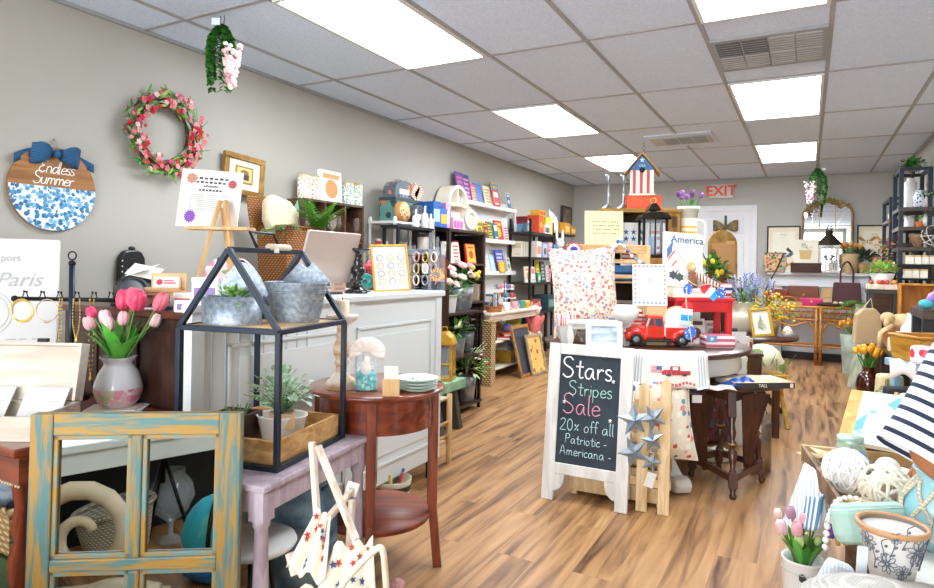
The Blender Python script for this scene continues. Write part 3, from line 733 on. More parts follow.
sea=P('#7d3fb0',.5);G().prism([(x*.9-.075,z+.045)for x,z in star_pts(.03,.022,14)],-.0055,-.004,sea).build('purple_seal',t)
g=G()
for k,q in enumerate((.075,.065,.03,.05)):
 for j in range(7):g.box((-q+j*q*.29,-.0048,.209-k*.017),(-q+j*q*.29+q*.2,-.004,.216-k*.017+.002*(j%2)),inkd)
for k in range(9):g.box((-.085,-.0048,.14-k*.0085),(.085-.03*(k%3),-.004,.142-k*.0085),P('#8d8d90'))
g.build('printed_lines',t)
G().prism([(x-.085,z+.21)for x,z in star_pts(.024,.02,8)],-.0052,-.004,P('#c08a6a')).build('printed_picture',t);G().prism([(x+.09,z+.195)for x,z in star_pts(.02,.016,8)],-.0052,-.004,P('#b44a50')).build('printed_picture',t)
g=G();g.ell((.09,-.005,.03),(.008,.002,.016),inkd,8,6).ell((.092,-.005,.045),.006,P('#3d64a8'),6,4);g.build('printed_figure',t)
cx0=hz(176,312,BZ)
easel('small light wood easel stand holding a business card tray',(-2.23,1.655,BZ),.5,.14,.17,.055,oakz,.014)
t=thing('card_tray','light wood tray of white business cards with a red logo','card holder',(-2.232,1.645,BZ+.066),.5)
G().box((-.07,.02,0),(.07,.028,.075),oak).box((-.07,-.03,0),(.07,.02,.008),oak).box((-.07,-.034,0),(.07,-.03,.02),oak).build('tray',t,.002)
c_=G();c_.at((0,0,.01),(-.3,0,0));c_.box((-.05,-.012,0),(.05,.01,.05),paper);c_.prism([(.012*cos(a*PI/6)-.025,.028+.012*sin(a*PI/6))for a in range(12)],-.014,-.012,P('#c9303a'));c_.box((-.008,-.0135,.022),(.038,-.012,.027),P('#c9303a'));c_.box((-.008,-.0135,.032),(.03,-.012,.036),P('#c9303a'));c_.build('business_cards',t)
# black rounded machine and papers on the bureau
p0=hz(143,307,BZ)
t=thing('label_printer','glossy black rounded label machine on the dark bureau','label printer',(-2.52,1.74,BZ),.4)
gb=M('gloss_black','#1a1d22',.15,coat=.5,amt=.05)
g=G().prism([(-.1,0),(-.1,.03)]+[(.1*cos(PI-a*PI/14),.05+.085*sin(PI-a*PI/14))for a in range(15)]+[(.1,0)],-.06,.06,gb);g.build('housing',t,.015)
g=G();g.at((0,-.061,.055),(PI/2,0,0));g.lathe([(.06,0),(.06,.006),(.05,.008),(.001,.008)],P('#3a424c',.3),24);g.build('side_disc',t)
G().box((-.02,-.085,.03),(.03,-.06,.05),M('blue_metal','#5e8fb5',.3,.7)).build('cutter',t,.004);G().box((-.09,-.08,0),(.02,-.06,.03),gb).build('foot_plate',t,.004)
for k,(px,c,l,h)in enumerate(((163,'#f3f3f5','white receipt papers heaped on the black label machine',.11),)):
 g=G().at((-2.45,1.70,BZ+.14),(.5,.2,.6));g.box((-.06,-.04,0),(.06,.05,.004),paper);g.at((-2.44,1.69,BZ+.15),(.3,-.25,.2));g.box((-.06,-.04,0),(.05,.04,.003),paper);tag(g.build('receipt_paper'),l,'paper')
for x,y,w,h,c,c2,l in((-2.02,1.66,.1,.13,'#f2f0f5','#8f6fb0','white packet with purple print standing below the easel ledge'),(-2.1,1.625,.07,.07,'#f3ede6','#e8743a','small white packet with an orange picture below the easel'),(-2.03,1.6,.11,.045,'#e9e7ee','#7b63a8','low white carton with purple stripe at the bureau edge')):
 carton('packet',l,'packet',(x,y,BZ),.5,w,.03,h,c,c2)
for x,w,c,l in((-2.27,.16,'#26364f','dark blue notebook lying on the bureau under the card easel'),):
 g=G().at((x,1.61,BZ),(0,0,.2));g.box((-.1,-.04,0),(.1,.04,.012),P(c)).box((-.095,-.041,.002),(.098,.036,.010),paper);tag(g.build('notebook'),l,'notebook')
 # ------------------------------------------------------------------ white counter with panels
CX,CZ=-1.82,1.05
t=thing('shop_counter','white panelled shop counter standing on short black legs','counter',(CX,2.26,0))
y0,y1=-.82,.84
G().box((-.04,y0,.11),(-.012,-.25,CZ-.03),ctrw).box((-.55,-.25,.11),(-.012,y1-.005,CZ-.03),ctrw).build('body',t,.003)
G().box((-.045,y0-.01,CZ-.03),(.015,-.25,CZ),ctrw).box((-.57,-.25,CZ-.03),(.015,y1+.01,CZ),ctrw).build('worktop',t,.006)
for a,b in((.08,.74),(-.66,.0)):
 for z0,z1 in((.2,.9),):
  g=G()
  for p,q in(((-.012,a,z0),(-.002,a+.014,z1)),((-.012,b-.014,z0),(-.002,b,z1)),((-.012,a,z0),(-.002,b,z0+.014)),((-.012,a,z1-.014),(-.002,b,z1))):g.box(p,q,ctrw)
  for p,q in(((-.012,a+.05,z0+.05),(-.006,b-.05,z1-.05)),):g.box(p,q,ctrw)
  g.build('panel_moulding',t,.003)
for q in(y1-.06,y0,0):G().box((-.012,q,.11),(0,q+.055,CZ-.03),ctrw).build('stile',t,.002)
g=G()
for i in range(9):g.box((-.012,y0+.09+i*.06,.12),(-.008,y0+.094+i*.06,CZ-.04),P('#c9d0d4'))
g.build('beadboard',t)
for x,y in((-.03,y1-.05),(-.5,y1-.05),(-.03,y0+.04),(-.5,-.2)):g=G().at((x,y,0));g.box((-.02,-.02,0),(.02,.02,.11),iron);g.build('leg',t)
# things on the counter
t=thing('monitor','back of a silver pink monitor on a thin stand on the counter','monitor',(-2.0,2.31,CZ),LW)
pk=M('monitor_shell','#c7b5aa',.35,.25,amt=.03)
g=G().at((0,-.0,.05),(.28,0,0));g.box((-.185,0,0),(.185,.014,.25),pk);g.build('screen_back',t,.004)
G().bar((0,.0,.012),(0,.03,.1),.04,.012,P('#8f8984',.4,.5)).build('stand_neck',t);G().box((-.07,-.05,0),(.07,.07,.01),P('#3d3b3b',.4)).build('stand_base',t)
g=G();g.tube(smooth_path([(-1.97,2.2,CZ+.02),(-1.93,2.25,CZ+.006),(-1.9,2.2,CZ+.006),(-1.92,2.12,CZ+.006)],6),.004,iron,6);tag(g.build('cable'),'black cable lying on the counter beside the monitor','cable')
p0=hz(358,297,CZ)
t=thing('candlestick','glossy black turned pillar candlestick on the counter','candlestick',(-1.96,ly(358,-1.96),CZ))
pr=[(.065,0),(.065,.012),(.045,.022),(.022,.04),(.018,.06),(.028,.07),(.018,.08),(.036,.1),(.036,.125),(.018,.145),(.026,.155),(.016,.165),(.026,.2),(.058,.212),(.06,.222),(.001,.222)]
G().lathe(pr,M('gloss_black_wood','#121417',.16,coat=.6,amt=.1),24).build('turned_column',t)
for px,x,c,l in((340,-2.06,'#d9b3a4','leaning pink greeting booklet behind the black candlestick'),(331,-2.12,'#efe4d8','cream booklet leaning left of the black candlestick')):
 book(l,(x,ly(px,x),CZ),1.0,.07,.13,.02,c,'#b98d7c',.25,name='booklet',cat='booklet',motif=2)
for k,(px,c,l)in enumerate(((368,'#c9283a','red ribbon roll beside the black candlestick'),(374,'#e06a8c','pink ribbon roll behind the jewelry board'),(366,'#2f8f8a','teal ribbon roll low behind the candlestick'))):
 x=-2.1;y=ly(px,x);g=G().at((x,y,CZ+(.1,.13,.05)[k]),(PI/2,.5+k,.4));g.lathe([(.01,-.012),(.045,-.012),(.045,.012),(.01,.012),(.01,-.012)],P(c,.4),20,cap=False);g.box((-.004,-.004,-.1-.0*k),(.004,.004,-.0),P('#ddd2c0'));tag(g.build('ribbon_roll'),l,'ribbon')
x=-2.12;g=G().at((x,ly(378,x),CZ),(0,0,1));g.cb((0,0,0),(.1,.06,.12),M('red_box_wood','#8c3a22',.4,amt=.2));tag(g.build('wooden_box',bev=.003),'small red brown wooden box behind the jewelry board','box')
# gold framed jewelry board with bracelets, acrylic displays
YB0=ly(393,-1.93)
t=frame('jewelry_board','gold framed white jewelry board leaning on the counter','jewelry display',(-1.93,YB0,CZ),.215,.255,1.05,.2,.012,.012,M('bright_gold','#dba63c',.35,.4,amt=.1),paper,roll=-.04)
for i in range(4):
 for j in range(3):
  g=G();g.tube([(.018*cos(a*PI/6)-.06+.06*j,-.014,.055+.042*i+.016*sin(a*PI/6))for a in range(12)],.002,silver if(i+j)%2 else brass,5,True);g.build('earring_hoop',t)
t=thing('acrylic_display','clear acrylic display rack with bracelets at the counter end','display rack',(-1.9,ly(425,-1.9),CZ),1.15)
for s in(-.1,.1):G().box((s-.004,-.05,0),(s+.004,.05,.25),clearg).build('acrylic_side',t)
G().box((-.1,-.05,0),(.1,.05,.006),clearg).build('acrylic_base',t)
for k in range(3):G().tube([(-.1,0,.08+.065*k),(.1,0,.08+.065*k)],.006,clearg,8).build('acrylic_rod',t)
for k in range(9):
 g=G().at(Matrix.Translation((-1.9,ly(425,-1.9),CZ))@Vector((0,0,.08+.065*(k//3))),(0,0,1.15));x=-.06+.06*(k%3)
 g.tube([(x,.028*cos(a*PI/8),-.02+.028*sin(a*PI/8))for a in range(16)],.004,(P('#e8d9c0'),silver,P('#d98c8c'),brass)[k%4],6,True)
 tag(g.build('bracelet'),'bracelet hanging on a rod of the clear acrylic display rack','bracelet','bracelets on the acrylic rack')
for k,(px,h,l)in enumerate(((437,.3,'tall clear acrylic post nearest the counter corner'),(430,.32,'tall clear acrylic post left of the counter corner post'))):
 g=G().at((-1.86,ly(px,-1.86),CZ));g.cb((0,0,0),(.05,.05,.006),clearg).cb((0,0,.006),(.014,.014,h),clearg);tag(g.build('acrylic_post'),l,'display post')
t=thing('bracelet_bar','dark grey padded bracelet bar at the counter end','jewelry display',(-2.0,ly(438,-2.0)-.2,CZ),1.3)
G().tube([(-.2,0,.215),(.13,0,.215)],.022,M('grey_velvet','#3c4654',.8,amt=.15),14).build('padded_bar',t);G().tube([(0,0,.01),(0,0,.2)],.01,iron,8).build('post',t);G().cb((0,0,0),(.12,.1,.012),iron).build('base',t)
g=G().at((-1.9,ly(433,-1.9)+.02,CZ));g.cb((0,0,0),(.09,.12,.052),P('#363c47',.5));tag(g.build('display_box',bev=.003),'dark grey jewelry box at the counter corner','box')
for k,(px,c,l)in enumerate(((402,'#b8c2cc','silver pen tray lying before the jewelry board'),(385,'#f2f0ea','white card lying at the counter edge by the jewelry board'))):
 g=G().at((-1.86,ly(px,-1.86),CZ),(0,0,1.3));g.box((-.1,-.02,0),(.1,.02,.006),P(c,.4));tag(g.build('flat_card'),l,'card')
for k,(px,z,c,l)in enumerate(((428,.17,'#f4f4f4','white dropper bottle left on the bracelet bar shelf'),(440,.17,'#eef2f4','white dropper bottle right on the bracelet bar shelf'))):
 pass
 # ------------------------------------------------------------------ low dark back counter along the left wall behind the shop counter
t=thing('back_cabinet','low dark cabinet against the left wall behind the shop counter','cabinet',(-3.1,3.5,0))
G().box((-.2,-1.3,0),(.2,.75,.93),espr).build('carcass',t);G().box((-.2,-1.32,.93),(.22,.77,.96),espr).build('top',t,.004)
BCZ=.96
# honey wicker hamper with fern
fy=3.08
t=thing('hamper_basket','tall honey wicker basket with a leaning lid, holding burlap and ferns','basket',(-2.98,fy,BCZ),LW)
rect_basket(t,.29,.26,.46,wickb,1.12,.012)
g=G();g.at((-.12,.12,.42),(-.12,-.08,0));g.box((-.08,-.008,0),(.08,.008,.24),wickb);g.build('lid',t,.01)
g=G().at((-2.98,fy-.03,BCZ+.40),(0,0,LW));burl=M('burlap_cream','#eadbc0',.9,c2='#d3bf9c',pat='weave',sc=45,b=.4)
g.at((-2.98,fy-.03,BCZ+.42),(-.1,-.25,LW));g.prism([(-.12,0),(.13,0),(.14,.12),(.09,.2),(.03,.23),(-.04,.27),(-.1,.24),(-.14,.12)],-.04,.04,burl);tag(g.build('burlap_sack',bev=.03),'folded cream burlap sack standing in the honey wicker basket','sack')
t=thing('fern','bright green artificial fern in the honey wicker basket','fern',(-2.86,fy+.16,BCZ+.44))
g=G()
for i in range(26):a=rnd(0,2*PI);frond(g,(0,0,0),(cos(a)*.8,sin(a)*.8,rnd(.9,2.2)),rnd(.26,.38),11,.028,(green3,M('fern_green','#7fc24a',.5,c2='#56a336',sc=10))[i%2],.35,.22,stemg)
g.build('fronds',t)
t=thing('greenery','dark pine like greenery spilling left over the honey wicker basket','greenery',(-2.9,fy-.1,BCZ+.44))
g=G()
for i in range(14):a=rnd(-1.6,.9)-.8;frond(g,(0,0,0),(cos(a),sin(a),rnd(.1,.7)),rnd(.14,.24),9,.009,(green2,green4)[i%2],.5,.25,stemg)
g.build('sprigs',t)
g=G();
for i in range(7):g.leaf((-2.98,fy+.06,BCZ+.42),(rnd(-.3,.3),rnd(-.3,.3),1),rnd(.2,.3),.05,M('blue_green_leaf','#7fb39b',.5),.2)
tag(g.build('succulent_leaves'),'broad blue green leaves upright behind the bright fern','plant')
# floral handbag with black frame in front
t=thing('floral_purse','pink floral fabric purse with black frame handle behind the metal lantern','handbag',(-2.28,2.0,CZ-.0),.75)
fp=M('pink_floral','#f6e1e2',.7,pat='cells',sc=26,cols=['#e88aa6','#f2b6c4','#8fae7c','#d9607e','#f6e1e2'],th=.5)
G().prism([(-.1,0),(.1,0),(.115,.06),(.1,.12),(.06,.16),(-.06,.16),(-.1,.12),(-.115,.06)],-.035,.035,fp).build('bag_body',t,.012)
G().tube([(-.06,-.05,.1),(-.045,-.05,.16),(.06,-.05,.15),(.09,-.05,.095)],.005,iron,6).build('frame_handle',t)
# cubby shelf on the wall
YA,YB_=3.40,4.08
t=thing('cubby_shelf','dark brown wooden cubby shelf of six cells hanging on the left wall','wall shelf',(XL+.005,(YA+YB_)/2,1.06),LW)
W2=(YB_-YA)/2;H2=.595
for p,q in(((-W2,-.17,0),(W2,0,.018)),((-W2,-.17,H2-.018),(W2,0,H2)),((-W2,-.17,.018),(-W2+.018,0,H2-.018)),((W2-.018,-.17,.018),(W2,0,H2-.018)),((-W2/3-.008,-.165,.018),(-W2/3+.008,0,H2-.018)),((W2/3-.008,-.165,.018),(W2/3+.008,0,H2-.018)),((-W2+.018,-.165,.29),(W2-.018,0,.306))):G().box(p,q,brownw).build('board',t,.002)
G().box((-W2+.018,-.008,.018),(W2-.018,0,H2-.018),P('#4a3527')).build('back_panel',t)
def tin(label,x,y,z,r,h,cols,base='#f1eee6',grp=None):
 m=M('tin_'+cols[0]+base,base,.35,pat='cells',sc=60,cols=cols,th=.5)
 t=thing('canister',label,'canister',(x,y,z),group=grp);G().lathe([(r,0),(r,h),(.001,h)],m,20).build('body',t);G().lathe([(r*1.03,h-.02),(r*1.03,h+.008),(.001,h+.008)],P('#d9c9a8',.3,.4),20).build('lid',t)
ctop=1.06+H2
for px,c,l in((303,['#d98b76','#8fae9c','#b8a16c'],'tall coral patterned canister at the left end on top of the cubby shelf'),(312,['#e0a08c','#a9b892','#c8805f'],'coral patterned canister just left of the orange picture book'),(346,['#7fae8f','#9cc0ac','#5f8f76'],'green patterned canister right of the orange picture book'),(355,['#86b19c','#b3c6a2','#6d9c7c'],'green patterned canister at the right end on top of the cubby shelf')):
 tin(l,-3.2,ly(px,-3.2),ctop,.05,.17,c)
b=book('cookbook with an orange fruit picture standing on top of the cubby shelf',(-3.16,ly(331,-3.16),ctop),LW,.24,.235,.025,'#f4f1ec','#f08324',.08,name='cookbook',motif=1)
g=G().at((-3.16,ly(331,-3.16),ctop),(-.08 if 0 else 0,0,LW))
for px,z,l in((308,.306,'wine glass in the upper left cell of the cubby shelf'),(318,.306,'second wine glass in the upper left cell of the cubby shelf'),(331,.306,'wine glass in the upper middle cell of the cubby shelf'),(340,.306,'second wine glass in the upper middle cell of the cubby shelf'),(357,.306,'wine glass in the upper right cell of the cubby shelf')):
 t=thing('wine_glass',l,'glass',(-3.2,ly(px,-3.2),1.06+z));G().lathe([(.032,0),(.004,.006),(.004,.06),(.03,.09),(.04,.13),(.034,.19)],glass('smoky_glass','#d9cfc0',.05,.3),16,cap=False).build('bowl_and_stem',t);G().ell((0,0,.1),(.018,.018,.02),P('#c7a27a',.4,.3),8,6).build('gold_motif',t)
for px,l in((348,'tall clear jar in the lower right cell of the cubby shelf'),(361,'second clear jar in the lower right cell of the cubby shelf')):
 jar_group('glass_jar',l,'jar',(-3.2,ly(px,-3.2),1.078),.04,.2,glass('jar_glass','#dfe6e2',.05,.5),P('#b9a98a',.4))
 # white rack with gourmet tins
wy0,wy1=4.28,4.92;wx0,wx1=-3.25,-2.97
t=thing('shelf_rack','white painted narrow shelf rack behind the counter','shelf rack',((wx0+wx1)/2,(wy0+wy1)/2,0))
a,b=(wx1-wx0)/2,(wy1-wy0)/2
for z in(.5,.95,1.26,1.53):G().box((-a,-b,z),(a,b,z+.022),white).build('shelf',t,.003)
for sx in(-1,1):
 for sy in(-1,1):G().lathe([(.012,0),(.012,1.53),(.018,1.56),(.012,1.585),(.001,1.59)],white,10).build('post',t,loc=(sx*(a-.014),sy*(b-.014),0))
rz_=LW
def loaf(label,x,y,z,w,d,h,c,cols,rz):
 t=thing('gift_tin',label,'tin',(x,y,z),rz);m=M('tinprint'+c,c,.4,pat='cells',sc=20,cols=cols,th=.4)
 G().prism([(-w/2,0),(w/2,0)]+[(w/2*cos(k*PI/10),h*.45+h*.55*sin(k*PI/10))for k in range(11)],-d/2,d/2,m).build('tin_body',t,.004);G().box((-w*.3,-d/2-.002,h*.2),(w*.2,-d/2,h*.5),P('#e9dfc9')).build('paper_label',t);G().tube([(-w*.25,0,h),(0,0,h+.012),(w*.25,0,h)],.003,iron,5).build('handle',t)
tw=1.552
g=G().at((-3.08,4.5,tw));
t=thing('gift_hamper','green and black printed gift carton on the white rack','box',(-3.13,4.6,tw),LW);G().cb((0,0,0),(.42,.16,.18),M('carton_green','#5d8f86',.5,pat='cells',sc=14,cols=['#2f3b45','#e0723e','#5d8f86','#39524f'],th=.42)).build('box_body',t,.003);G().cb((0,0,.18),(.43,.17,.03),P('#3a464d')).build('lid',t,.003)
loaf('rounded grey gift tin with orange print on top of the green carton',-3.13,4.56,tw+.212,.3,.13,.15,'#5e6a74',['#e07a3c','#8a96a0','#5e6a74','#39434c'],LW)
loaf('small rounded dark grey tin standing before the green carton on the white rack',-3.01,4.66,tw,.17,.08,.16,'#59646e',['#7c8893','#454f59','#59646e'],LW)
t=thing('gift_tin','round tin with a pizza like picture standing on the white rack','tin',(-3.0,4.43,tw+.085),group=None,rot=(0,0,LW));g=G().at((0,0,0),(PI/2-.1,0,0));g.lathe([(.085,-.03),(.085,.02),(.001,.02)],P('#c98a4a',.4),24);g.build('tin_body',t);g=G().at((0,-.022,.002),(PI/2-.1,0,0));g.lathe([(.078,0),(.078,.002),(.001,.002)],M('pizza_print','#eccb98',.5,pat='cells',sc=40,cols=['#c7492f','#e8a04c','#7d9a4e','#b8622f'],th=.45),24);g.build('printed_top',t)
for k,l in enumerate(('striped orange and white candy fan left on the grey gift tin','striped orange and white candy fan right on the grey gift tin')):
 g=G().at((-3.07,4.68+.05*k,tw+.25),(0,.5+.3*k,LW));g.box((-.045,-.02,-.03),(.045,.0,.1),M('orange_stripe','#f1e6d4',.5,c2='#c9713a',pat='band',sc=22,th=.5,rot=(0,.8,0)));tag(g.build('candy_fan'),l,'packet')
for px,x,z,c,h,w,l in((378,-3.15,1.282,'#c9303a',.12,.05,'red label bottle at the left of the second shelf of white rack'),(384,-3.12,1.282,'#efe7da',.1,.06,'cream jar on the second shelf of the white rack'),(392,-3.05,1.282,'#a9673c',.07,.12,'low copper tin on the second shelf of the white rack'),(403,-3.05,1.282,'#3a4a5c',.1,.08,'dark blue box on the second shelf of the white rack'),(382,-3.12,.972,'#d8a05a',.15,.09,'tan paper box on the third shelf of the white rack'),(398,-3.05,.972,'#e3c9a4',.17,.12,'kraft carton on the third shelf of the white rack'),(408,-3.05,.972,'#b98c5a',.13,.07,'small brown carton on the third shelf of the white rack')):
 jar_group('jar',l,'jar',(x,ly(px,x),z),w/2,h,P(c,.4),P('#ddd6c8',.4))
for px,z,l in((410,1.552,'white dropper bottle at the near end of the white rack top'),):pass
# dark framed picture and black display frame behind bottles
t=frame('framed_picture','black framed picture leaning behind the bottles right of the white rack','picture',(-3.24,5.14,1.46),.3,.26,LW,.1,.02,.015,blk,M('dim_print','#cfd0cf',.6,c2='#9fa3a4',pat='mottle',sc=12))
# ------------------------------------------------------------------ dark bookcase, arched cabinet and boxes on top
kx0,kx1,ky0,ky1,KH=-3.27,-2.86,4.98,5.72,1.53
t=thing('bookcase','espresso open bookcase against the left wall carrying the arched white cabinet','bookcase',((kx0+kx1)/2,(ky0+ky1)/2,0));a,b=(kx1-kx0)/2,(ky1-ky0)/2
for sx in(-1,1):
 for sy in(-1,1):G().cb((sx*(a-.02),sy*(b-.02),0),(.035,.035,KH-.02),espr).build('post',t,.003)
for z in(.14,.48,.82,1.19):G().box((-a,-b,z),(a,b,z+.022),espr).build('shelf',t,.003)
G().box((-a-.005,-b-.005,KH-.028),(a+.005,b+.005,KH),espr).build('top',t,.003)
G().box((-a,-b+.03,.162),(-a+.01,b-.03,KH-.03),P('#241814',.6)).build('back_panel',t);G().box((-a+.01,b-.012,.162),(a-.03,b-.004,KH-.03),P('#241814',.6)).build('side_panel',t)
t=thing('black_shelf','black metal shelf stand between the counter corner and the bookcase','shelf stand',(-2.88,4.57,0))
BSx,BSy0,BSy1=-3.05,4.42,4.955
bsy=(BSy1-BSy0)
for x in(-.065,.065):
 for y in(-.0,-.48):G().cb((x,y-.01,0),(.022,.022,1.5),blk).build('post',t)
for z in(.3,.75,1.1,1.3,1.48):G().box((-.08,-.52,z),(.08,.02,z+.02),blk).build('shelf',t)
t.location=(-2.87,4.57,0)
# arched cabinet
ay=ly(458,-3.12)
t=thing('arched_cabinet','cream arched display cabinet with scalloped shelf on the bookcase','cabinet',(XL+.03,ay,KH+.002),LW)
aw,ah=.205,.47;ar=[(aw*cos(PI-k*PI/20),ah-aw+aw*sin(PI-k*PI/20))for k in range(21)]
out=[(-aw,0)]+ar+[(aw,0)];inn=[(-aw+.03,.03)]+[((aw-.03)*cos(PI-k*PI/20),ah-aw+(aw-.03)*sin(PI-k*PI/20))for k in range(21)]+[(aw-.03,.03)]
n=len(out);g=G();v=[(x,-.16,z)for x,z in out]+[(x,-.16,z)for x,z in inn]+[(x,0,z)for x,z in out]+[(x,0,z)for x,z in inn]
f=[]
for i in range(n):
 j=(i+1)%n;f+=[(i,j,n+j,n+i),(2*n+i,3*n+i,3*n+j,2*n+j),(i,2*n+i,2*n+j,j),(n+i,n+j,3*n+j,3*n+i)]
g.add(v,f,cream);g.build('arched_frame',t);G().prism(inn,-.01,-.002,P('#f3ecd9')).build('back_panel',t)
g=G();g.box((-aw+.03,-.15,.27),(aw-.03,-.01,.285),cream)
for k in range(9):g.prism([(-aw+.055+k*.05+.022*cos(q*PI/6),.272-.018*sin(q*PI/6))for q in range(7)],-.158,-.15,cream)
g.build('scalloped_shelf',t);G().box((-.008,-.15,.285),(.008,-.01,ah-.03),cream).build('divider',t)
jar_group('figurine','tiny white figurine jar inside the arched cream cabinet','figurine',(XL+.12,ay+.08,KH+.289),.03,.1,paper,P('#6a6a72'))
for px,c,c2,h,w,tt,l in((429,'#1f5fa8','#a9cde8',.22,.1,.16,'dark blue puzzle box at the left end on the bookcase top'),(437,'#3b63c0','#e8b23c',.17,.1,.14,'royal blue boxed game second from left on the bookcase top'),(442.5,'#c79ad6','#f3e3f5',.23,.06,.1,'lilac boxed doll set beside the blue boxes on the bookcase top')):
 x=-2.95;carton('game_box',l,'game',(x,ly(px,x),KH),LW-.15,w,tt,h,c,c2)
x=-2.96;carton('toy_box','pink toy box in front of the arched cabinet','toy',(x,ly(454,x),KH),LW,.2,.08,.11,'#f4b9d0','#e94f97',motif=2)
carton('toy_box','flat rose carton stacked on the pink toy box','toy',(x-.03,ly(454,x),KH+.111),LW,.18,.07,.06,'#f2a7bd','#f7d9e2')
x=-2.93;t=thing('ring_mirror','small white oval framed toy mirror on the bookcase edge','toy',(x,ly(470,x),KH),LW);g=G();g.tube([(.095*cos(k*PI/12),0,.1+.085*sin(k*PI/12))for k in range(24)],.022,white,8,True);g.build('oval_frame',t);g=G();g.prism([(.08*cos(k*PI/12),.1+.07*sin(k*PI/12))for k in range(24)],-.004,.004,P('#c9b9a2',.3));g.build('mirror_face',t)
t.location.z=KH+.008
x=-2.9
for px,c,c2,mo,h,w,l in((449,'#f3efe8','#d8b7a2',1,.2,.16,'white picture book on the upper bookcase shelf'),(457,'#e9e2d2','#c93a3a',2,.2,.13,'cream book beside the white picture book on upper bookcase shelf'),(463,'#c9302f','#f2c63a',0,.22,.1,'narrow red book behind the framed red picture book'),(472,'#d42c28','#f6b53a',3,.195,.19,'red picture book with yellow panel on the upper bookcase shelf')):
 book(l,(x-(.05 if px==463 else 0),ly(px,x),1.212),LW,w,h,.02,c,c2,.15,motif=mo,name='picture_book')
 # birdhouse, sunflower, wine bottle between counter corner and bookcase (on the black shelf)
x=-2.38
t=thing('birdhouse','small rustic red brown birdhouse on the black shelf','birdhouse',(x,ly(438.5,x),.9),1.2)
G().cb((0,0,0),(.09,.09,.15),M('rust_wood','#9c4a2c',.6,amt=.25)).build('house_body',t);rf=G();rf.bar((-.065,0,.145),(0,0,.21),.12,.01,P('#6b2c1c'),(0,1,0));rf.bar((.065,0,.145),(0,0,.21),.12,.01,P('#6b2c1c'),(0,1,0));rf.build('roof',t);g=G().at((0,-.046,.09),(PI/2,0,0));g.lathe([(.02,0),(.02,.003),(.001,.003)],P('#f0cf6a'),14);g.build('entry_hole',t)
t.location.z=1.02-.0
G_=thing
t2=thing('plinth_box','dark box standing behind the counter corner under the birdhouse','box',(x,ly(441,x),0),1.2);G().cb((0,0,0),(.14,.12,1.018),espr).build('box_body',t2)
t=thing('bottle','slim bottle with white cap behind the small birdhouse','bottle',(-2.87,ly(427,-2.87),1.121),0);G().lathe([(.026,0),(.026,.11),(.012,.14),(.012,.17),(.001,.17)],P('#8a3a2a',.2),14).build('body',t);G().lathe([(.018,.15),(.018,.2),(.001,.2)],paper,12).build('cap',t)
x=-2.36;sy=ly(435,x);t=thing('sunflower','artificial sunflower standing behind the dark jewelry box','flower',(x,sy,1.02),1.1);G().tube([(0,0,0),(0,0,.1)],.004,stemg,6).build('stem',t)
t.location.z=1.021
g=G()
for k in range(14):a=k*2*PI/14;g.leaf((.02*cos(a),-.02,.1+.02*sin(a)),(cos(a),-.15,sin(a)),.04,.018,P('#f2b51d'),.05,(0,-1,0))
g.build('petals',t);G().ell((0,-.022,.1),(.024,.012,.024),P('#4a2f18'),10,6).build('seed_head',t)
t2.location=(-2.38,ly(437,-2.38),0)
for px,z,c,l,hh,w in((424,1.321,'#d8cfc2','tan box on the middle tier of the black shelf',.12,.12),(428.5,1.321,'#8a6a3c','brown bottle like jar on the middle tier of the black shelf',.14,.06),(424,1.121,'#c9ccd2','pale box on the lower tier of the black shelf',.1,.12),(430,1.121,'#cda85a','amber jar at the right end of the middle tier of the black shelf',.13,.05)):
 jar_group('jar',l,'jar',(-2.87,ly(px,-2.87),z),w/2,hh,P(c,.4),P('#55504a',.4))
for px,h,l in((415,.15,'left white pump bottle on top of the black shelf'),(424,.19,'tall white pump bottle on top of the black shelf'),(430,.13,'right white pump bottle on top of the black shelf')):
 t=thing('pump_bottle',l,'bottle',(-2.85,ly(px,-2.85),1.501));G().lathe([(.028,0),(.03,.5*h),(.026,.62*h),(.01,.7*h),(.001,.7*h)],paper,14).build('body',t);G().lathe([(.01,.7*h),(.008,h),(.001,h)],P('#e4e6ea',.3),10).build('nozzle',t)
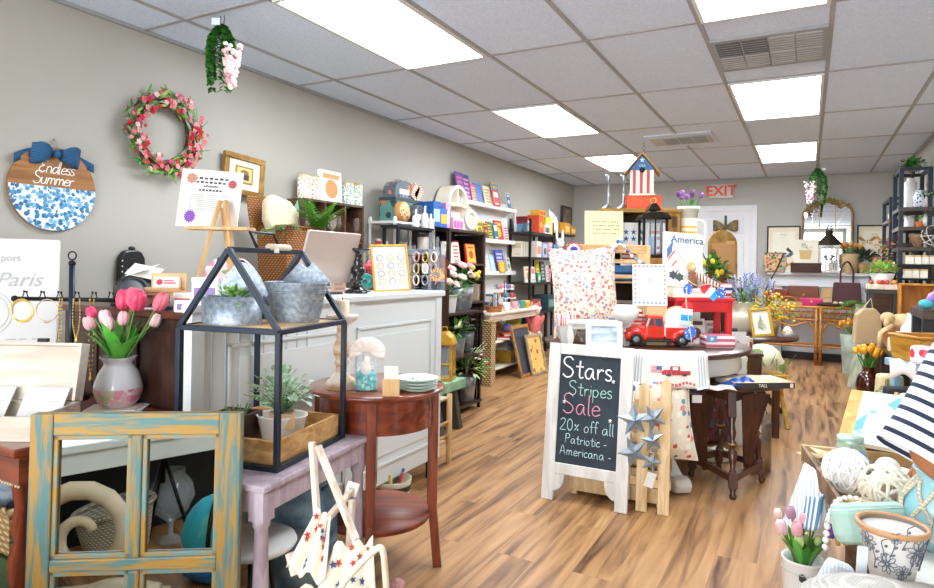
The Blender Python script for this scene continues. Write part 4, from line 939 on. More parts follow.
 # ------------------------------------------------------------------ white ledge shelf on the wall with facing picture books
ly0,ly1=5.75,7.18
t=thing('ledge_shelf','white wall shelf with three book ledges on the left wall','wall shelf',(XL+.003,(ly0+ly1)/2,0),LW);lw2=(ly1-ly0)/2
G().box((-lw2,-.012,.72),(lw2,0,1.95),white).build('back_panel',t)
LZ=(1.88,1.49,1.12)
for z in LZ:
 l=G().box((-lw2,-.13,z-.03),(lw2,-.012,z),white).build('ledge',t,.003);G().box((-lw2,-.135,z-.035),(lw2,-.12,z+.012),white).build('ledge_lip',l,.002)
x=-3.19
for lv,px,c,c2,mo,h,w,l in((0,462,'#6f4a9a','#d95b8a',2,.3,.2,'purple picture book at the left end of the top ledge'),(0,468,'#3d4fa0','#e98ab0',2,.29,.18,'blue and pink book second on the top ledge'),(0,479,'#2c6fc4','#2c6fc4',0,.22,.2,'plain bright blue book on the top ledge'),(0,488,'#efe5c9','#c9a35a',2,.22,.2,'cream picture book on the top ledge'),(0,497,'#d9b23c','#3f8fc4',3,.29,.22,'yellow and blue tall book at the right end of the top ledge'),(0,496.5,'#d8352b','#f4e8d8',0,.19,.19,'small red book in front of the tall yellow book on the top ledge'),(1,481,'#f2d23a','#8a7a2a',1,.2,.2,'yellow book at the left of the middle ledge'),(1,491,'#4d7a3c','#d8c24a',2,.21,.17,'green and yellow book on the middle ledge'),(1,500,'#d5302a','#f4c62e',1,.24,.24,'red book with yellow round picture on the middle ledge'),(1,507,'#f0d9dd','#d94a6a',2,.2,.12,'pale pink book at the right end of the middle ledge'),(2,479,'#bfe0d2','#f2f2ee',2,.2,.18,'mint green book at the left of the bottom ledge'),(2,488,'#f0efec','#b9c4d0',2,.19,.2,'white picture book in the middle of the bottom ledge'),(2,502,'#2f4fb0','#d9c8e4',2,.27,.26,'large blue lettered book on the bottom ledge'),(2,503,'#f09a24','#f6cf52',1,.13,.2,'small orange book in front of the large blue book')):
 xx=x if l.split()[0]!='small' else x+.03
 book(l,(xx,ly(px,xx),LZ[lv]),LW,w*.85,h,.012,c,c2,.2,motif=mo,name='picture_book')
 # ------------------------------------------------------------------ white cubby table with the mug rack
tx0,tx1,ty0,ty1,TZ=-3.17,-2.84,5.79,7.12,.71
t=thing('cubby_table','white two shelf table against the left wall crowded with teacups','table',((tx0+tx1)/2,(ty0+ty1)/2,0));a,b=(tx1-tx0)/2,(ty1-ty0)/2
aged=M('aged_white','#ece3d2',.55,c2='#d8cab2',pat='wood',sc=3,st=(6,1,6))
G().box((-a-.03,-b-.03,TZ-.03),(a+.03,b+.03,TZ),aged).build('top',t,.006);G().box((-a,-b,TZ-.1),(a,b,TZ-.03),aged).build('apron',t)
for sx in(-1,1):
 for sy in(-1,1):G().cb((sx*(a-.025),sy*(b-.025),0),(.05,.05,TZ-.1),aged).build('leg',t,.004)
for z in(.1,.38):G().box((-a+.01,-b+.01,z),(a-.01,b-.01,z+.02),aged).build('shelf',t,.003)
cupc=['#e8b04a','#3f8fae','#c94a55','#f2efe6','#5fae9c','#e98aa2','#8a6fb0','#d9d0b8','#e0793c','#6f9f4a']
def cup(label,x,y,z,r,h,c,rz=0,grp=None):
 t=thing('teacup',label,'cup',(x,y,z),rz,grp);G().lathe(pot_profile(r*.6,r,h,.003),P(c,.25),14).build('cup_body',t);g=G();g.tube([(r*.9+.018*sin(k*PI/6),0,h*.25+h*.5*k/6)for k in range(7)],.004,P(c,.25),5);g.build('cup_handle',t)
t=thing('cup_stand','small three tier wire stand for teacups on the white table','stand',(-3.02,6.52,TZ));
for z in(.002,.12,.22):G().lathe([(.16-.2*z,z),(.16-.2*z,z+.006),(.001,z+.006)],white,24).build('tier',t)
G().tube([(0,0,0),(0,0,.32)],.006,iron,8).build('post',t)
k=0
for z,rr,n in((.009,.115,7),(.127,.095,6),(.227,.075,5)):
 for i in range(n):
  a=2*PI*i/n+z*9;cup('small coloured teacup on the three tier stand on the white table',-3.02+rr*cos(a),6.52+rr*sin(a),TZ+z,.032,.05,cupc[k%10],a,'teacups on the tiered stand');k+=1
for px,x,c,l in((507,-2.86,'#f1efe8','white mug at the front edge of the white table'),(515,-2.88,'#e9a3ae','pink mug behind the white mug on the white table'),(522,-2.9,'#4a9f9a','teal mug near the right end of the white table'),(527,-2.86,'#e6c24a','yellow mug at the right end of the white table')):
 cup(l,x,ly(px,x),TZ,.045,.09,c,.3)
x=-2.86;t=thing('basket','small orange brown oval basket at the left front of the white table','basket',(x-.03,ly(497,x),TZ));oval_basket(t,.09,.13,.06,M('orange_wicker','#cf8a3c',.5,c2='#96551c',pat='weave',sc=40,b=.4),1.2,.006);g=G();g.at((0,0,0),(0,0,LW));handle(g,.12,.09,.05,P('#b5702c'),.006);g.build('handle',t)
for px,c,l in((488,'#2f6f8f','teal paperback at the left end of the white table top'),(490.5,'#c7d5dc','pale blue paperback beside the teal one on white table'),(493,'#39627d','slate blue paperback third on the white table top')):
 x=-2.98;book(l,(x,ly(px,x),TZ),0,.14,.18,.025,c,'#e8e8e8',0,name='paperback')
t=thing('stuffed_animal','pink coral stuffed animal hanging over the right end of the white table','stuffed toy',(-2.87,ly(536,-2.87),TZ-.19),.3);pkp=M('coral_plush','#ee8a82',.9,c2='#e06a68',sc=30,b=.3);whp=M('blush_plush','#f6d9d2',.9,b=.2,sc=30)
G().ell((0,0,.17),(.08,.075,.13),pkp).build('body',t);G().ell((.0,-.03,.34),(.065,.06,.06),whp).build('head',t)
for s in(-1,1):G().ell((s*.05,-.02,.02),(.035,.04,.07),whp).build('leg',t);G().ell((s*.08,-.03,.22),(.025,.03,.07),pkp,rot=(0,s*.4,0)).build('arm',t);G().ell((s*.045,-.02,.405),(.02,.012,.04),pkp).build('ear',t)
t.location.z=.33
# in the table
x=-2.95
book('tan wooden board leaning on the upper shelf of the white table',(x-.05,ly(505,x),.402),LW,.2,.24,.02,'#a9743f','#8f5f30',.3,name='cutting_board',cat='board',motif=2)
book('yellow green book leaning at the right on the upper shelf of white table',(x,ly(516,x),.402),LW-.6,.18,.22,.02,'#a9b845','#c4802e',.2,motif=2)
g=G().at((x,ly(508,x),.52),(.2,0,.4));g.ell((0,0,0),(.07,.05,.05),P('#8a8fd8',.8));tag(g.build('periwinkle_cloth'),'periwinkle blue bundle on the upper shelf of the white table','cloth');bpy.data.objects['periwinkle_cloth'].location.z=-.02
for k,(px,c,l)in enumerate(((500,'#d0342c','red booklet lying on the upper shelf of the white table'),(504,'#e0663c','orange red booklet lying on the red one in the white table'))):
 g=G().at((x+.06,ly(px,x),.402+.026*k),(0,0,.4+.3*k));g.box((-.07,-.1,0),(.07,.1,.025),P(c));g.box((-.068,-.102,.003),(.068,.102,.022),paper);tag(g.build('booklet'),l,'booklet')
t=thing('basket','yellow woven basket on the bottom shelf of the white table','basket',(-2.97,ly(512,-2.97),.122),LW);rect_basket(t,.52,.24,.13,M('yellow_wicker','#e3bb4a',.55,c2='#b58a26',pat='weave',sc=34,b=.4),1.1,.012)
stp=M('blue_stripe_cloth','#eef0f3',.8,c2='#8fa3bd',pat='band',sc=14,th=.6)
g=G().at((-2.97,ly(510,-2.97),.2));g.sheet(lambda u,v:(-.1+.2*v,-.2+.4*u,.05+.09*sin(PI*v)*sin(PI*u)+.01*sin(u*25)),20,8,stp,.01);tag(g.build('striped_towel'),'blue and white striped towels heaped in the yellow basket','towel')
t=thing('wicker_column','tall square wicker stand in front of the left end of white table','stand',(-2.8,5.70,0));rect_basket(t,.1,.1,.64,wickn,1.0,.01);t.location=(-2.78,5.66,0)
G().box((-.03,-.05,.63),(.05,.2,.645),wickn).build('top_rail',t)
frame('slate_board','wood framed slate board leaning on the floor by the white table','slate board',(-2.66,ly(531,-2.66),0),.46,.56,LW,.26,.035,.02,M('honey_frame','#b9803f',.4,c2='#925f28',pat='wood',sc=4,st=(6,6,6)),P('#3d444c',.5))
frame('framed_print','framed yellow botanical print leaning in front of the slate board','picture',(-2.6,ly(541,-2.6),0),.33,.45,LW-.15,.24,.03,.02,M('drift_frame','#b8a684',.5,c2='#8f7c5a',pat='wood',sc=5,st=(6,6,6)),M('yellow_botanical','#e4bb6a',.6,pat='cells',sc=16,cols=['#d59a4c','#e4bb6a','#b5583a','#8a7a3c','#e4bb6a'],th=.4))
# ------------------------------------------------------------------ black etagere at the left with books, games and soft toys
ex0,ex1,ey0,ey1=-3.28,-2.99,7.2,8.0
t=thing('etagere','black metal shelf unit with toys and books near the left back corner','shelf unit',((ex0+ex1)/2,(ey0+ey1)/2,0));a,b=(ex1-ex0)/2,(ey1-ey0)/2
for sx in(-1,1):
 for sy in(-1,1):G().cb((sx*(a-.012),sy*(b-.012),0),(.024,.024,1.78),iron).build('post',t)
EZ=(.25,.62,.99,1.31,1.62)
for z in EZ:G().box((-a,-b,z-.03),(a,b,z),M('etagere_shelf','#2d2420',.45,amt=.2)).build('shelf',t,.002)
x=-3.08;xe=-3.2
carton('game_box','dark red patterned game box at the left on the etagere top','game',(xe,ly(524,xe),EZ[4]),LW,.28,.18,.2,'#8f2430','#e9d9cf',motif=2);carton('game_box','orange game box in the middle of the etagere top','game',(x+.02,ly(533,x),EZ[4]),LW,.14,.16,.22,'#e2592a','#f0a03c',motif=1)
carton('game_box','yellow game box with red stripe at the right of the etagere top','game',(x,ly(543,x),EZ[4]),LW,.24,.16,.22,'#f3d63e','#f0b2a0',motif=2);carton('toy_box','black and white spotted toy box before the yellow game box','toy',(-3.02,ly(545,-3.02),EZ[4]),LW,.17,.05,.11,'#e9e7e2','#2f3033',motif=2)
carton('game_box','slate blue toy box before the dark red game box','toy',(-3.08,ly(526,-3.08),EZ[4]),LW,.14,.05,.11,'#4f6f80','#a9c0c8',motif=1)
g=G();g.bar((-3.22,7.26,EZ[4]+.004),(-3.24,7.24,EZ[4]+.3),.03,.02,P('#efe9df'));tag(g.build('wooden_post'),'white wooden stick leaning at the left end of the etagere top','stick')
for k,px in enumerate((514.5,517,519.5,522,524.5)):book('thin cream paperback in the row of five on the upper etagere shelf',(-3.17,ly(px+2,-3.17),EZ[3]),0+.1,.13,.19,.03,('#efe6d2','#e6dcc6')[k%2],'#d5c6a8',.0,'cream paperbacks on the etagere',name='paperback')
for k,(px,c,c2,l)in enumerate(((533,'#f0e3da','#d98a6a','cream toy bag with coral print on the upper etagere shelf'),(539,'#9fb6d6','#5f4a3c','blue and brown patterned soft toy box on upper etagere shelf'),(545,'#e9a7b5','#4f8fc4','pink and blue toy box on the upper etagere shelf'),(549,'#3f8fc0','#f2e6d0','bright blue toy box at the right of the upper etagere shelf'))):
 carton('toy_box',l,'toy',(x+.03,ly(px,x),EZ[3]),LW,.15,.1,.2-.02*(k%2),c,c2,motif=k%3)
for px,c,c2,h,w,mo,l in((526,'#f3efe6','#f09c34',.2,.17,1,'white book with orange picture on the middle etagere shelf'),(531,'#efe9e6','#d9798a',.2,.13,0,'white book with pink picture on the middle etagere shelf'),(536,'#e8c926','#9aa02a',.3,.1,2,'tall yellow book on the middle etagere shelf'),(541,'#3d4a4a','#c9c0a8',.27,.13,2,'dark tall book next to the yellow one on the etagere'),(546,'#f2e8e3','#e2a0a6',.22,.1,2,'pale book on the middle etagere shelf'),(548.5,'#e8568f','#f6cfe0',.19,.12,1,'bright pink book at the right end of the middle etagere shelf')):
 book(l,(x+.04,ly(px,x),EZ[2]),LW,w,h,.02,c,c2,.1,motif=mo,name='picture_book')
carton('storage_box','dark red box on the lower etagere shelf','box',(x,ly(530,x),EZ[1]),LW,.25,.2,.16,'#8a4a3a','#caa07a');carton('storage_box','dark teal box at the right of the lower etagere shelf','box',(x,ly(545,x),EZ[1]),LW,.25,.2,.2,'#2f4f54','#7fa09c')
# pieces between etagere and the corner
t=thing('corner_table','black wooden table in the left back corner','table',(-3.02,8.7,0));G().cb((0,0,1.18),(.46,1.3,.03),espr).build('top',t)
for sx in(-.22,.22):
 for sy in(-.3,.3):G().cb((sx,sy,0),(.04,.04,1.18),espr).build('leg',t)
t=thing('stuffed_animal','white stuffed rabbit hanging beside the etagere by the corner','stuffed toy',(-2.9,ly(557,-2.9),1.19),.6)
wp=M('white_plush','#f2eeea',.9,b=.2,sc=40);t.location=(-2.98,8.2,1.211)
G().ell((0,0,.12),(.08,.07,.13),wp).build('body',t);G().ell((0,-.02,.3),(.065,.06,.065),wp).build('head',t)
for s in(-1,1):G().ell((s*.05,-.05,.03),(.03,.06,.03),wp).build('leg',t);G().ell((s*.085,-.02,.16),(.022,.03,.08),wp,rot=(0,s*.4,0)).build('arm',t);G().ell((s*.04,0,.41),(.02,.012,.075),wp).build('ear',t)
cushion('cushion','white lilac print cushion on top beside the yellow game box','cushion',(-3.1,ly(553.5,-3.1),1.66),.3,.3,.1,M('lilac_print','#f1eef0',.8,pat='cells',sc=12,cols=['#b9a5c4','#9fb59a','#f1eef0'],th=.3),LW,.2,roll=.3)
t=thing('wall_box','black wall shelf box holding cushions past the etagere','shelf',(-3.15,8.55,1.63));G().cb((0,0,0),(.3,.7,.025),iron).build('shelf_board',t);G().box((-.15,-.33,-.12),(-.14,.33,0),iron).build('bracket',t)
for px,z,h,l,c in((562,1.66,.16,'orange carton on the black wall shelf by the corner','#e0a038'),(568,1.66,.12,'amber carton at the end of the wall shelf by the corner','#c9852c')):
 carton('carton',l,'box',(-3.1,ly(px,-3.1),z),LW,.2,.15,h,c,'#f0cf7a')
carton('carton','yellow orange box on the corner table behind the white rabbit','box',(-2.95,8.95,1.21),LW,.35,.2,.22,'#d99a2a','#efc560')
t=thing('potted_plant','dark green bushy plant in the left back corner behind the pillow','plant',(-2.55,8.7,.72));G().lathe(pot_profile(.08,.11,.16),P('#5a4534'),18).build('pot',t);g=G();bush(g,(0,0,.28),(.2,.2,.18),110,.12,.035,[green1,green2]);g.build('foliage',t)
t2=thing('plant_stand','dark wooden stand under the corner plant','stand',(-2.55,8.7,0));G().cb((0,0,.69),(.3,.3,.03),espr).build('top',t2)
for sx in(-.12,.12):
 for sy in(-.12,.12):G().cb((sx,sy,0),(.03,.03,.69),espr).build('leg',t2)
t=frame('framed_picture','small dark brown framed picture at the far end of the left wall','picture',(XL+.03,9.3,1.85),.42,.27,LW,0,.03,.02,P('#3f2f26'),M('dusk_print','#8f7a63',.6,c2='#5f5044',pat='mottle',sc=8))
# ================================================================== FOREGROUND LEFT
# lavender table
LT=.575
TA=.13;a,b=.2,.285;td_,tl_=Vector((-sin(TA),cos(TA),0)),Vector((-cos(TA),-sin(TA),0));tc_=Vector((-1.325,1.29,0))+td_*b+tl_*a
t=thing('side_table','lavender washed wooden table with turned legs under the house shaped lantern','table',tc_,TA)
G().box((-a-.012,-b-.012,LT-.02),(a+.012,b+.012,LT),lav).build('tabletop',t,.005)
for p,q in(((a-.02,-b+.04,LT-.085),(a-.003,b-.04,LT-.02)),((-a+.003,-b+.04,LT-.085),(-a+.02,b-.04,LT-.02)),((-a+.04,-b+.003,LT-.085),(a-.04,-b+.02,LT-.02)),((-a+.04,b-.02,LT-.085),(a-.04,b-.003,LT-.02))):G().box(p,q,lav).build('apron',t,.003)
for sx in(-1,1):
 for sy in(-1,1):
  g=G().at((sx*(a-.022),sy*(b-.022),0));g.box((-.025,-.025,LT-.105),(.025,.025,LT-.02),lav);g.lathe([(.014,0),(.02,.02),(.02,.1),(.026,.11),(.026,.125),(.019,.135),(.024,.17),(.022,.3),(.019,LT-.13),(.025,LT-.12),(.025,LT-.105)],lav,16);g.build('leg',t)
  # house lantern
Lx0,Lx1,Ly0,Ly1,LZ0,LZ1,LZR=-1.758,-1.372,1.388,1.80,LT,.99,1.235
def inl(x,y,z):return(lc_.x+cos(LA)*x-sin(LA)*y,lc_.y+sin(LA)*x+cos(LA)*y,z)
LA=.19;a,b=.18,.20;lc_=Vector((-1.377,1.392,0))+Vector((-sin(LA),cos(LA),0))*b-Vector((cos(LA),sin(LA),0))*a
t=thing('house_lantern','black metal house shaped frame lantern standing on the lavender table','lantern',(lc_.x,lc_.y,LZ0),LA);e=.017;H1,H2_=LZ1-LZ0,LZR-LZ0
for sx in(-1,1):
 for sy in(-1,1):G().bar((sx*a,sy*b,0),(sx*a,sy*b,H1),e,e,navy).build('post',t,.002)
for z,n in((e/2,'base_rail'),(H1,'eave_rail')):
 for sx in(-1,1):G().bar((sx*a,-b,z),(sx*a,b,z),e,e,navy).build(n,t,.002)
 for sy in(-1,1):G().bar((-a,sy*b,z),(a,sy*b,z),e,e,navy).build(n,t,.002)
for sy in(-1,1):
 for sx in(-1,1):G().bar((sx*a,sy*b,H1),(0,sy*b,H2_),e,e,navy).build('rafter',t,.002)
G().bar((0,-b,H2_),(0,b,H2_),e,e,navy).build('ridge_rail',t,.002)
G().tube([(0,.0,H2_+.012),(0,.12,H2_+.012)],.013,M('ridge_wrap','#d8cbb5',.6),10).build('ridge_grip',t)
G().tube([(0,-.06,H2_+.006),(-.03,-.06,H2_+.06),(-.03,.07,H2_+.06),(0,.07,H2_+.006)],.005,iron,6).build('top_handle',t)
G().box((-a,-b,H1-.006),(a,b,H1+.005),oak).build('upper_deck',t)
for p,q in(((-a+.012,-b+.01,e),(a-.012,-b+.022,e+.07)),((-a+.012,b-.022,e),(a-.012,b-.01,e+.07)),((-a+.01,-b+.01,e),(-a+.022,b-.01,e+.07)),((a-.022,-b+.01,e),(a-.01,b-.01,e+.07))):G().box(p,q,M('tray_wood','#cfa56a',.55,c2='#a5763f',pat='wood',sc=4,st=(4,4,9))).build('tray_side',t,.002)
G().box((-a+.012,-b+.012,e-.004),(a-.012,b-.012,e+.004),oak).build('tray_floor',t)
G().box((-.01,.0,0),(.012,.004,.018),paper).build('price_sticker',t,loc=(.014,.02,H2_-.006))
LCX,LCY=(Lx0+Lx1)/2,(Ly0+Ly1)/2
# galvanised planters on the upper deck
dz=LZ1+.0055
t=thing('wall_planter','low galvanised half round planter with tall back plate on the lantern deck','planter',inl(-.075,-.085,dz),.35)
G().lathe([(.098,0),(.1,.09),(.097,.09),(.095,.004),(.001,.004)],galv,28,1,.72).build('planter_body',t)
G().prism([(-.09,.01),(.09,.01),(.09,.1),(.06,.155),(.03,.19),(0,.2),(-.03,.19),(-.06,.155),(-.09,.1)],.068,.073,galv).build('back_plate',t)
p=thing('potted_succulent','small lime green plant growing in the low galvanised planter','plant',inl(-.075,-.085,dz+.05));g=G();bush(g,(0,0,.03),(.07,.05,.035),90,.035,.014,[green3,P('#c9dd92',.5),green1]);g.build('foliage',p)
t=thing('wall_planter','oval galvanised bucket planter with handled back plate on the lantern deck','planter',inl(.055,.085,dz),.25)
G().lathe([(.075,0),(.098,.125),(.1,.13),(.1,.136),(.096,.133),(.072,.005),(.001,.005)],galv,32,1.12,.78).build('bucket_body',t)
for z in(.1,.107):G().tube([((.0945+(z-.1)*.2)*1.12*cos(k*PI/16),(.0945+(z-.1)*.2)*.78*sin(k*PI/16),z)for k in range(32)],.002,galv,5,True).build('rib',t)
G().prism([(-.095,.12),(.095,.12),(.09,.14),(.03,.2),(.024,.208),(.012,.19),(0,.184),(-.012,.19),(-.024,.208),(-.03,.2),(-.09,.14)],.07,.074,galv).build('back_plate',t)
# in the tray
t=thing('potted_eucalyptus','white oval enamel pot with pale green leafy plant inside the lantern tray','plant',inl(.05,.02,LT+.023),.3)
enam=M('white_enamel','#f1f1ef',.3,coat=.3,amt=.02)
G().lathe([(.058,0),(.075,.085),(.079,.088),(.079,.092),(.073,.09),(.055,.004),(.001,.004)],enam,30,1.12,.85).build('pot',t)
G().lathe([(.038,.03),(.043,.1),(.04,.1),(.036,.09),(.001,.09)],P('#cfa98a',.8),20).build('inner_pot',t)
G().box((.035,-.052,.055),(.07,-.046,.1),kraft).build('kraft_tag',t)
g=G();em=[P('#a9c9a5',.55),P('#c4dcbd',.55),P('#86ad86',.55)]
for k in range(34):
 a_=rnd(0,2*PI);d=Vector((cos(a_)*rnd(.1,1),sin(a_)*rnd(.1,1),rnd(.5,1.3))).normalized();L=rnd(.09,.17);q=Vector((0,0,.09))
 frond(g,q,d,L,7,.014,em[k%3],.25,.16,stemg)
bush(g,(0,0,.17),(.1,.1,.075),150,.03,.02,em);g.build('foliage',t)
t=thing('small_crate','dark stained wooden crate with a little sprig inside the lantern tray','crate',inl(-.09,-.03,LT+.023),.25)
for p_,q_ in(((-.065,-.05,0),(.065,-.042,.1)),((-.065,.042,0),(.065,.05,.1)),((-.065,-.042,0),(-.057,.042,.1)),((.057,-.042,0),(.065,.042,.1))):G().box(p_,q_,walnut).build('side_board',t,.002)
G().box((-.057,-.042,0),(.057,.042,.01),walnut).build('base_board',t)
t=thing('sprig','small blue green sprig in the dark crate inside the lantern','plant',inl(-.09,-.03,LT+.035));g=G()
for k in range(9):a_=k*.7;frond(g,(0,0,0),(cos(a_)*.3,sin(a_)*.3,1),rnd(.12,.16),8,.008,em[k%3],.2,.2,stemg)
g.build('sprig_leaves',t)
# milk can and stool below
t=thing('milk_can','aged blue grey galvanised milk can under the lavender table','milk can',(-1.64,1.86,0));t.location=(-1.60,1.74,0)
G().lathe([(.125,0),(.13,.01),(.128,.03),(.13,.04),(.13,.2),(.134,.205),(.13,.21),(.13,.29),(.134,.295),(.13,.3),(.128,.33),(.105,.39),(.075,.43),(.068,.45),(.07,.475),(.088,.49),(.088,.5),(.001,.5)],milkc,36).build('can_body',t)
for s in(-1,1):g=G();g.tube(smooth_path([(s*.1,0,.395),(s*.14,0,.43),(s*.13,0,.47),(s*.075,0,.46)],4),.007,milkc,6);g.build('can_handle',t)
p0=hz(240,552,.18);t=thing('round_stool','small round white topped stool beside the lavender table leg','stool',(-1.50,1.385,0));t.location=(p0.x-.02,p0.y+.08,0)
t.location=(-1.52,1.44,0)
G().lathe([(.13,.31),(.135,.318),(.13,.33),(.001,.33)],white,36).build('seat',t)
for k in range(3):a_=k*2.1+1.2;G().tube([(.05*cos(a_),.05*sin(a_),.31),(.085*cos(a_),.085*sin(a_),0)],.007,iron,6).build('leg',t)
# ------------------------------------------------------------------ distressed sash mirror
MA,MB=Vector((-1.826,.953,0)),Vector((-1.374,1.258,0));MW=(MB-MA).length;mrz=math.atan2(MB.y-MA.y,MB.x-MA.x);MH=.782
dist=M('distressed_blue_green','#ab8236',.55,c2='#557d7c',pat='wood',sc=7,st=(9,9,.8),b=.15,pos=(.43,.57))
distx=M('distressed_blue_green_rail','#b1883c',.55,c2='#5d837e',pat='wood',sc=7,st=(.8,9,9),b=.15,pos=(.43,.57))
LEAN=-.03
t=thing('window_mirror','mirror made from an old four pane window sash in distressed blue and yellow paint','mirror',((MA.x+MB.x)/2,(MA.y+MB.y)/2,0),rot=(LEAN,0,mrz))
t.location=Vector(((MA.x+MB.x)/2,(MA.y+MB.y)/2,0))+Vector((sin(mrz),-cos(mrz),0))*(-LEAN*-MH*-1 if 0 else MH*.03)
fw=.058;hw=MW/2
for s in(-1,1):G().box((min(s*hw,s*(hw-fw)),-.018,0),(max(s*hw,s*(hw-fw)),.018,MH),dist).build('stile',t,.003)
for z0,z1 in((0,.062),(MH-.058,MH)):G().box((-hw+fw,-.016,z0),(hw-fw,.016,z1),distx).build('rail',t,.003)
mz=MH-.403;G().box((-hw+fw,-.017,mz-.017),(hw-fw,.012,mz+.017),distx).build('rail',t,.004)
for z0,z1 in((.062,mz-.017),(mz+.017,MH-.058)):G().box((-.014,-.017,z0),(.014,.012,z1),dist).build('muntin',t,.004)
for x0,x1 in((-hw+fw,-.014),(.014,hw-fw)):
 for z0,z1 in((.062,mz-.017),(mz+.017,MH-.058)):
  g=G()
  for p,q in(((x0,-.012,z0),(x0+.012,-.002,z1)),((x1-.012,-.012,z0),(x1,-.002,z1)),((x0,-.012,z0),(x1,-.002,z0+.012)),((x0,-.012,z1-.012),(x1,-.002,z1))):g.box(p,q,M('distressed_bead','#ab8236',.55,c2='#6f9490',pat='mottle',sc=16))
  g.build('glazing_bead',t,.002);G().box((x0,-.001,z0),(x1,.004,z1),M('old_mirror','#c9ccca',.015,1,amt=0)).build('mirror_pane',t)
  # what the mirror shows: a white display table just left of the photographer with things under it
MN=Vector((sin(mrz),-cos(mrz),0));MP=Vector(((MA.x+MB.x)/2,(MA.y+MB.y)/2,0))+MN*.012
def refl(p):p=Vector(p);return p-MN*2*(p-MP).dot(MN)
A_,B_=refl(hz(60,466,.44)),refl(hz(217,434,.44));dr=(B_-A_);dr.z=0;dr.normalize();trz=math.atan2(dr.y,dr.x);mid=(A_+B_)/2
back=(mid-MP);nb=Vector((-dr.y,dr.x,0));nb=nb if nb.dot(back)>0 else-nb
t=thing('display_table','white painted display table beside the photographer, seen in the window mirror','table',(mid.x+nb.x*.22,mid.y+nb.y*.22,0),trz)
wg=M('white_green_paint','#e9efe8',.5,amt=.03)
G().box((-.8,-.25,.52),(.75,.25,.55),wg).build('tabletop',t,.005);G().box((-.77,-.23,.44),(.72,.23,.52),wg).build('apron',t,.004)
for sx in(-.74,.69):
 for sy in(-.2,.2):G().cb((sx,sy,0),(.05,.05,.44),wg).build('leg',t,.003)
bk=MP+(mid-MP)*1
t=thing('shade_panel','added dark panel standing in for the shade under the white display table seen in the mirror','stand',(mid.x+nb.x*.52,mid.y+nb.y*.52,0),trz);G().box((-.8,-.02,0),(.75,.02,.42),P('#23282d',.8)).build('panel',t)  # added panel: its dark colour stands in for the shade under the table
cp=refl(hd(86,500,2.28));t=thing('wooden_corbel','chippy cream scroll shaped wooden corbel reflected in the left mirror pane','corbel',(cp.x,cp.y,0),mrz+PI);t.scale=(1.2,1.2,1.2)
chip=M('chippy_cream','#efe3c6',.7,c2='#e0cda6',pat='mottle',sc=9,b=.2)
sp=[(.16*(1-k/26)*cos(k*.42)+.0,.2+.16*(1-k/26)*sin(k*.42))for k in range(22)]
g=G();g.tube([(x,0,z)for x,z in sp],[.03-.0008*k for k in range(22)],chip,10,flat=1);g.tube(smooth_path([(.16,0,.2),(.14,0,.36),(.2,0,.46),(.16,0,.52)],5),.026,chip,10);g.tube(smooth_path([(-.22,0,.03),(-.1,0,.05),(.0,0,.03),(.16,0,.04),(.18,0,.2)],5),.028,chip,10);g.tube(smooth_path([(.17,0,.2),(.25,0,.13),(.22,0,.05),(.15,0,.07),(.18,0,.11)],5),.024,chip,10);g.tube([(.19,0,.3),(.24,0,.36),(.23,0,.4)],[.03,.02,.006],chip,8);g.tube([(.1,0,.33),(.13,0,.4),(.12,0,.46)],[.03,.02,.006],chip,8);g.build('scroll',t)
G().box((-.24,-.05,0),(.2,.05,.03),chip).build('foot',t,.004)
cp=refl(hd(122,505,2.6));t=thing('wicker_basket','pale wicker basket reflected behind the cream corbel in the mirror','basket',(cp.x,cp.y,.01),trz);t.rotation_euler=(0,-.12,trz);t.location.z=.06;oval_basket(t,.15,.11,.19,wickw,1.3,.012)
cp=refl(hd(173,500,2.9));t=thing('glass_urn','clear glass urn on a stem reflected in the right mirror pane','vase',(cp.x,cp.y,0));G().lathe([(.06,0),(.06,.01),(.012,.03),(.012,.08),(.07,.13),(.1,.2),(.085,.26),(.05,.3),(.055,.32)],glass('urn_glass','#cfdbe2',.03,.35),24,cap=False).build('glass_body',t)
cp=refl(hd(220,520,2.5));t=thing('tote_bag','turquoise and white zipped bag reflected in the right mirror pane','bag',(cp.x,cp.y,0),mrz+PI+.3);t.scale=(.75,.75,1)
tq=M('turquoise_nylon','#2fb4c6',.5,pat='cells',sc=7,cols=['#dff3f4','#2fb4c6','#58c4b8','#1f8fb4'],th=.6)
G().ell((0,0,.16),(.2,.13,.17),tq,16,12).build('bag_body',t);G().ell((0,0,.06),(.21,.135,.065),P('#1f74b8',.5),16,8).build('bag_base',t);g=G();g.tube([(.135*cos(k*PI/12)*.2,.135*cos(k*PI/12),.15+.185*sin(k*PI/12))for k in range(13)],.012,iron,6);g.build('strap',t)
cp=refl(hd(163,500,2.75));t=thing('tripod','black camera tripod reflected in the right mirror pane','tripod',(cp.x,cp.y,0))
for k in range(3):a_=k*2.1+.4;G().tube([(0,0,.42),(.14*cos(a_),.14*sin(a_),0)],.008,iron,8).build('leg',t)
G().tube([(0,0,.3),(0,0,.5)],.012,iron,8).build('column',t)
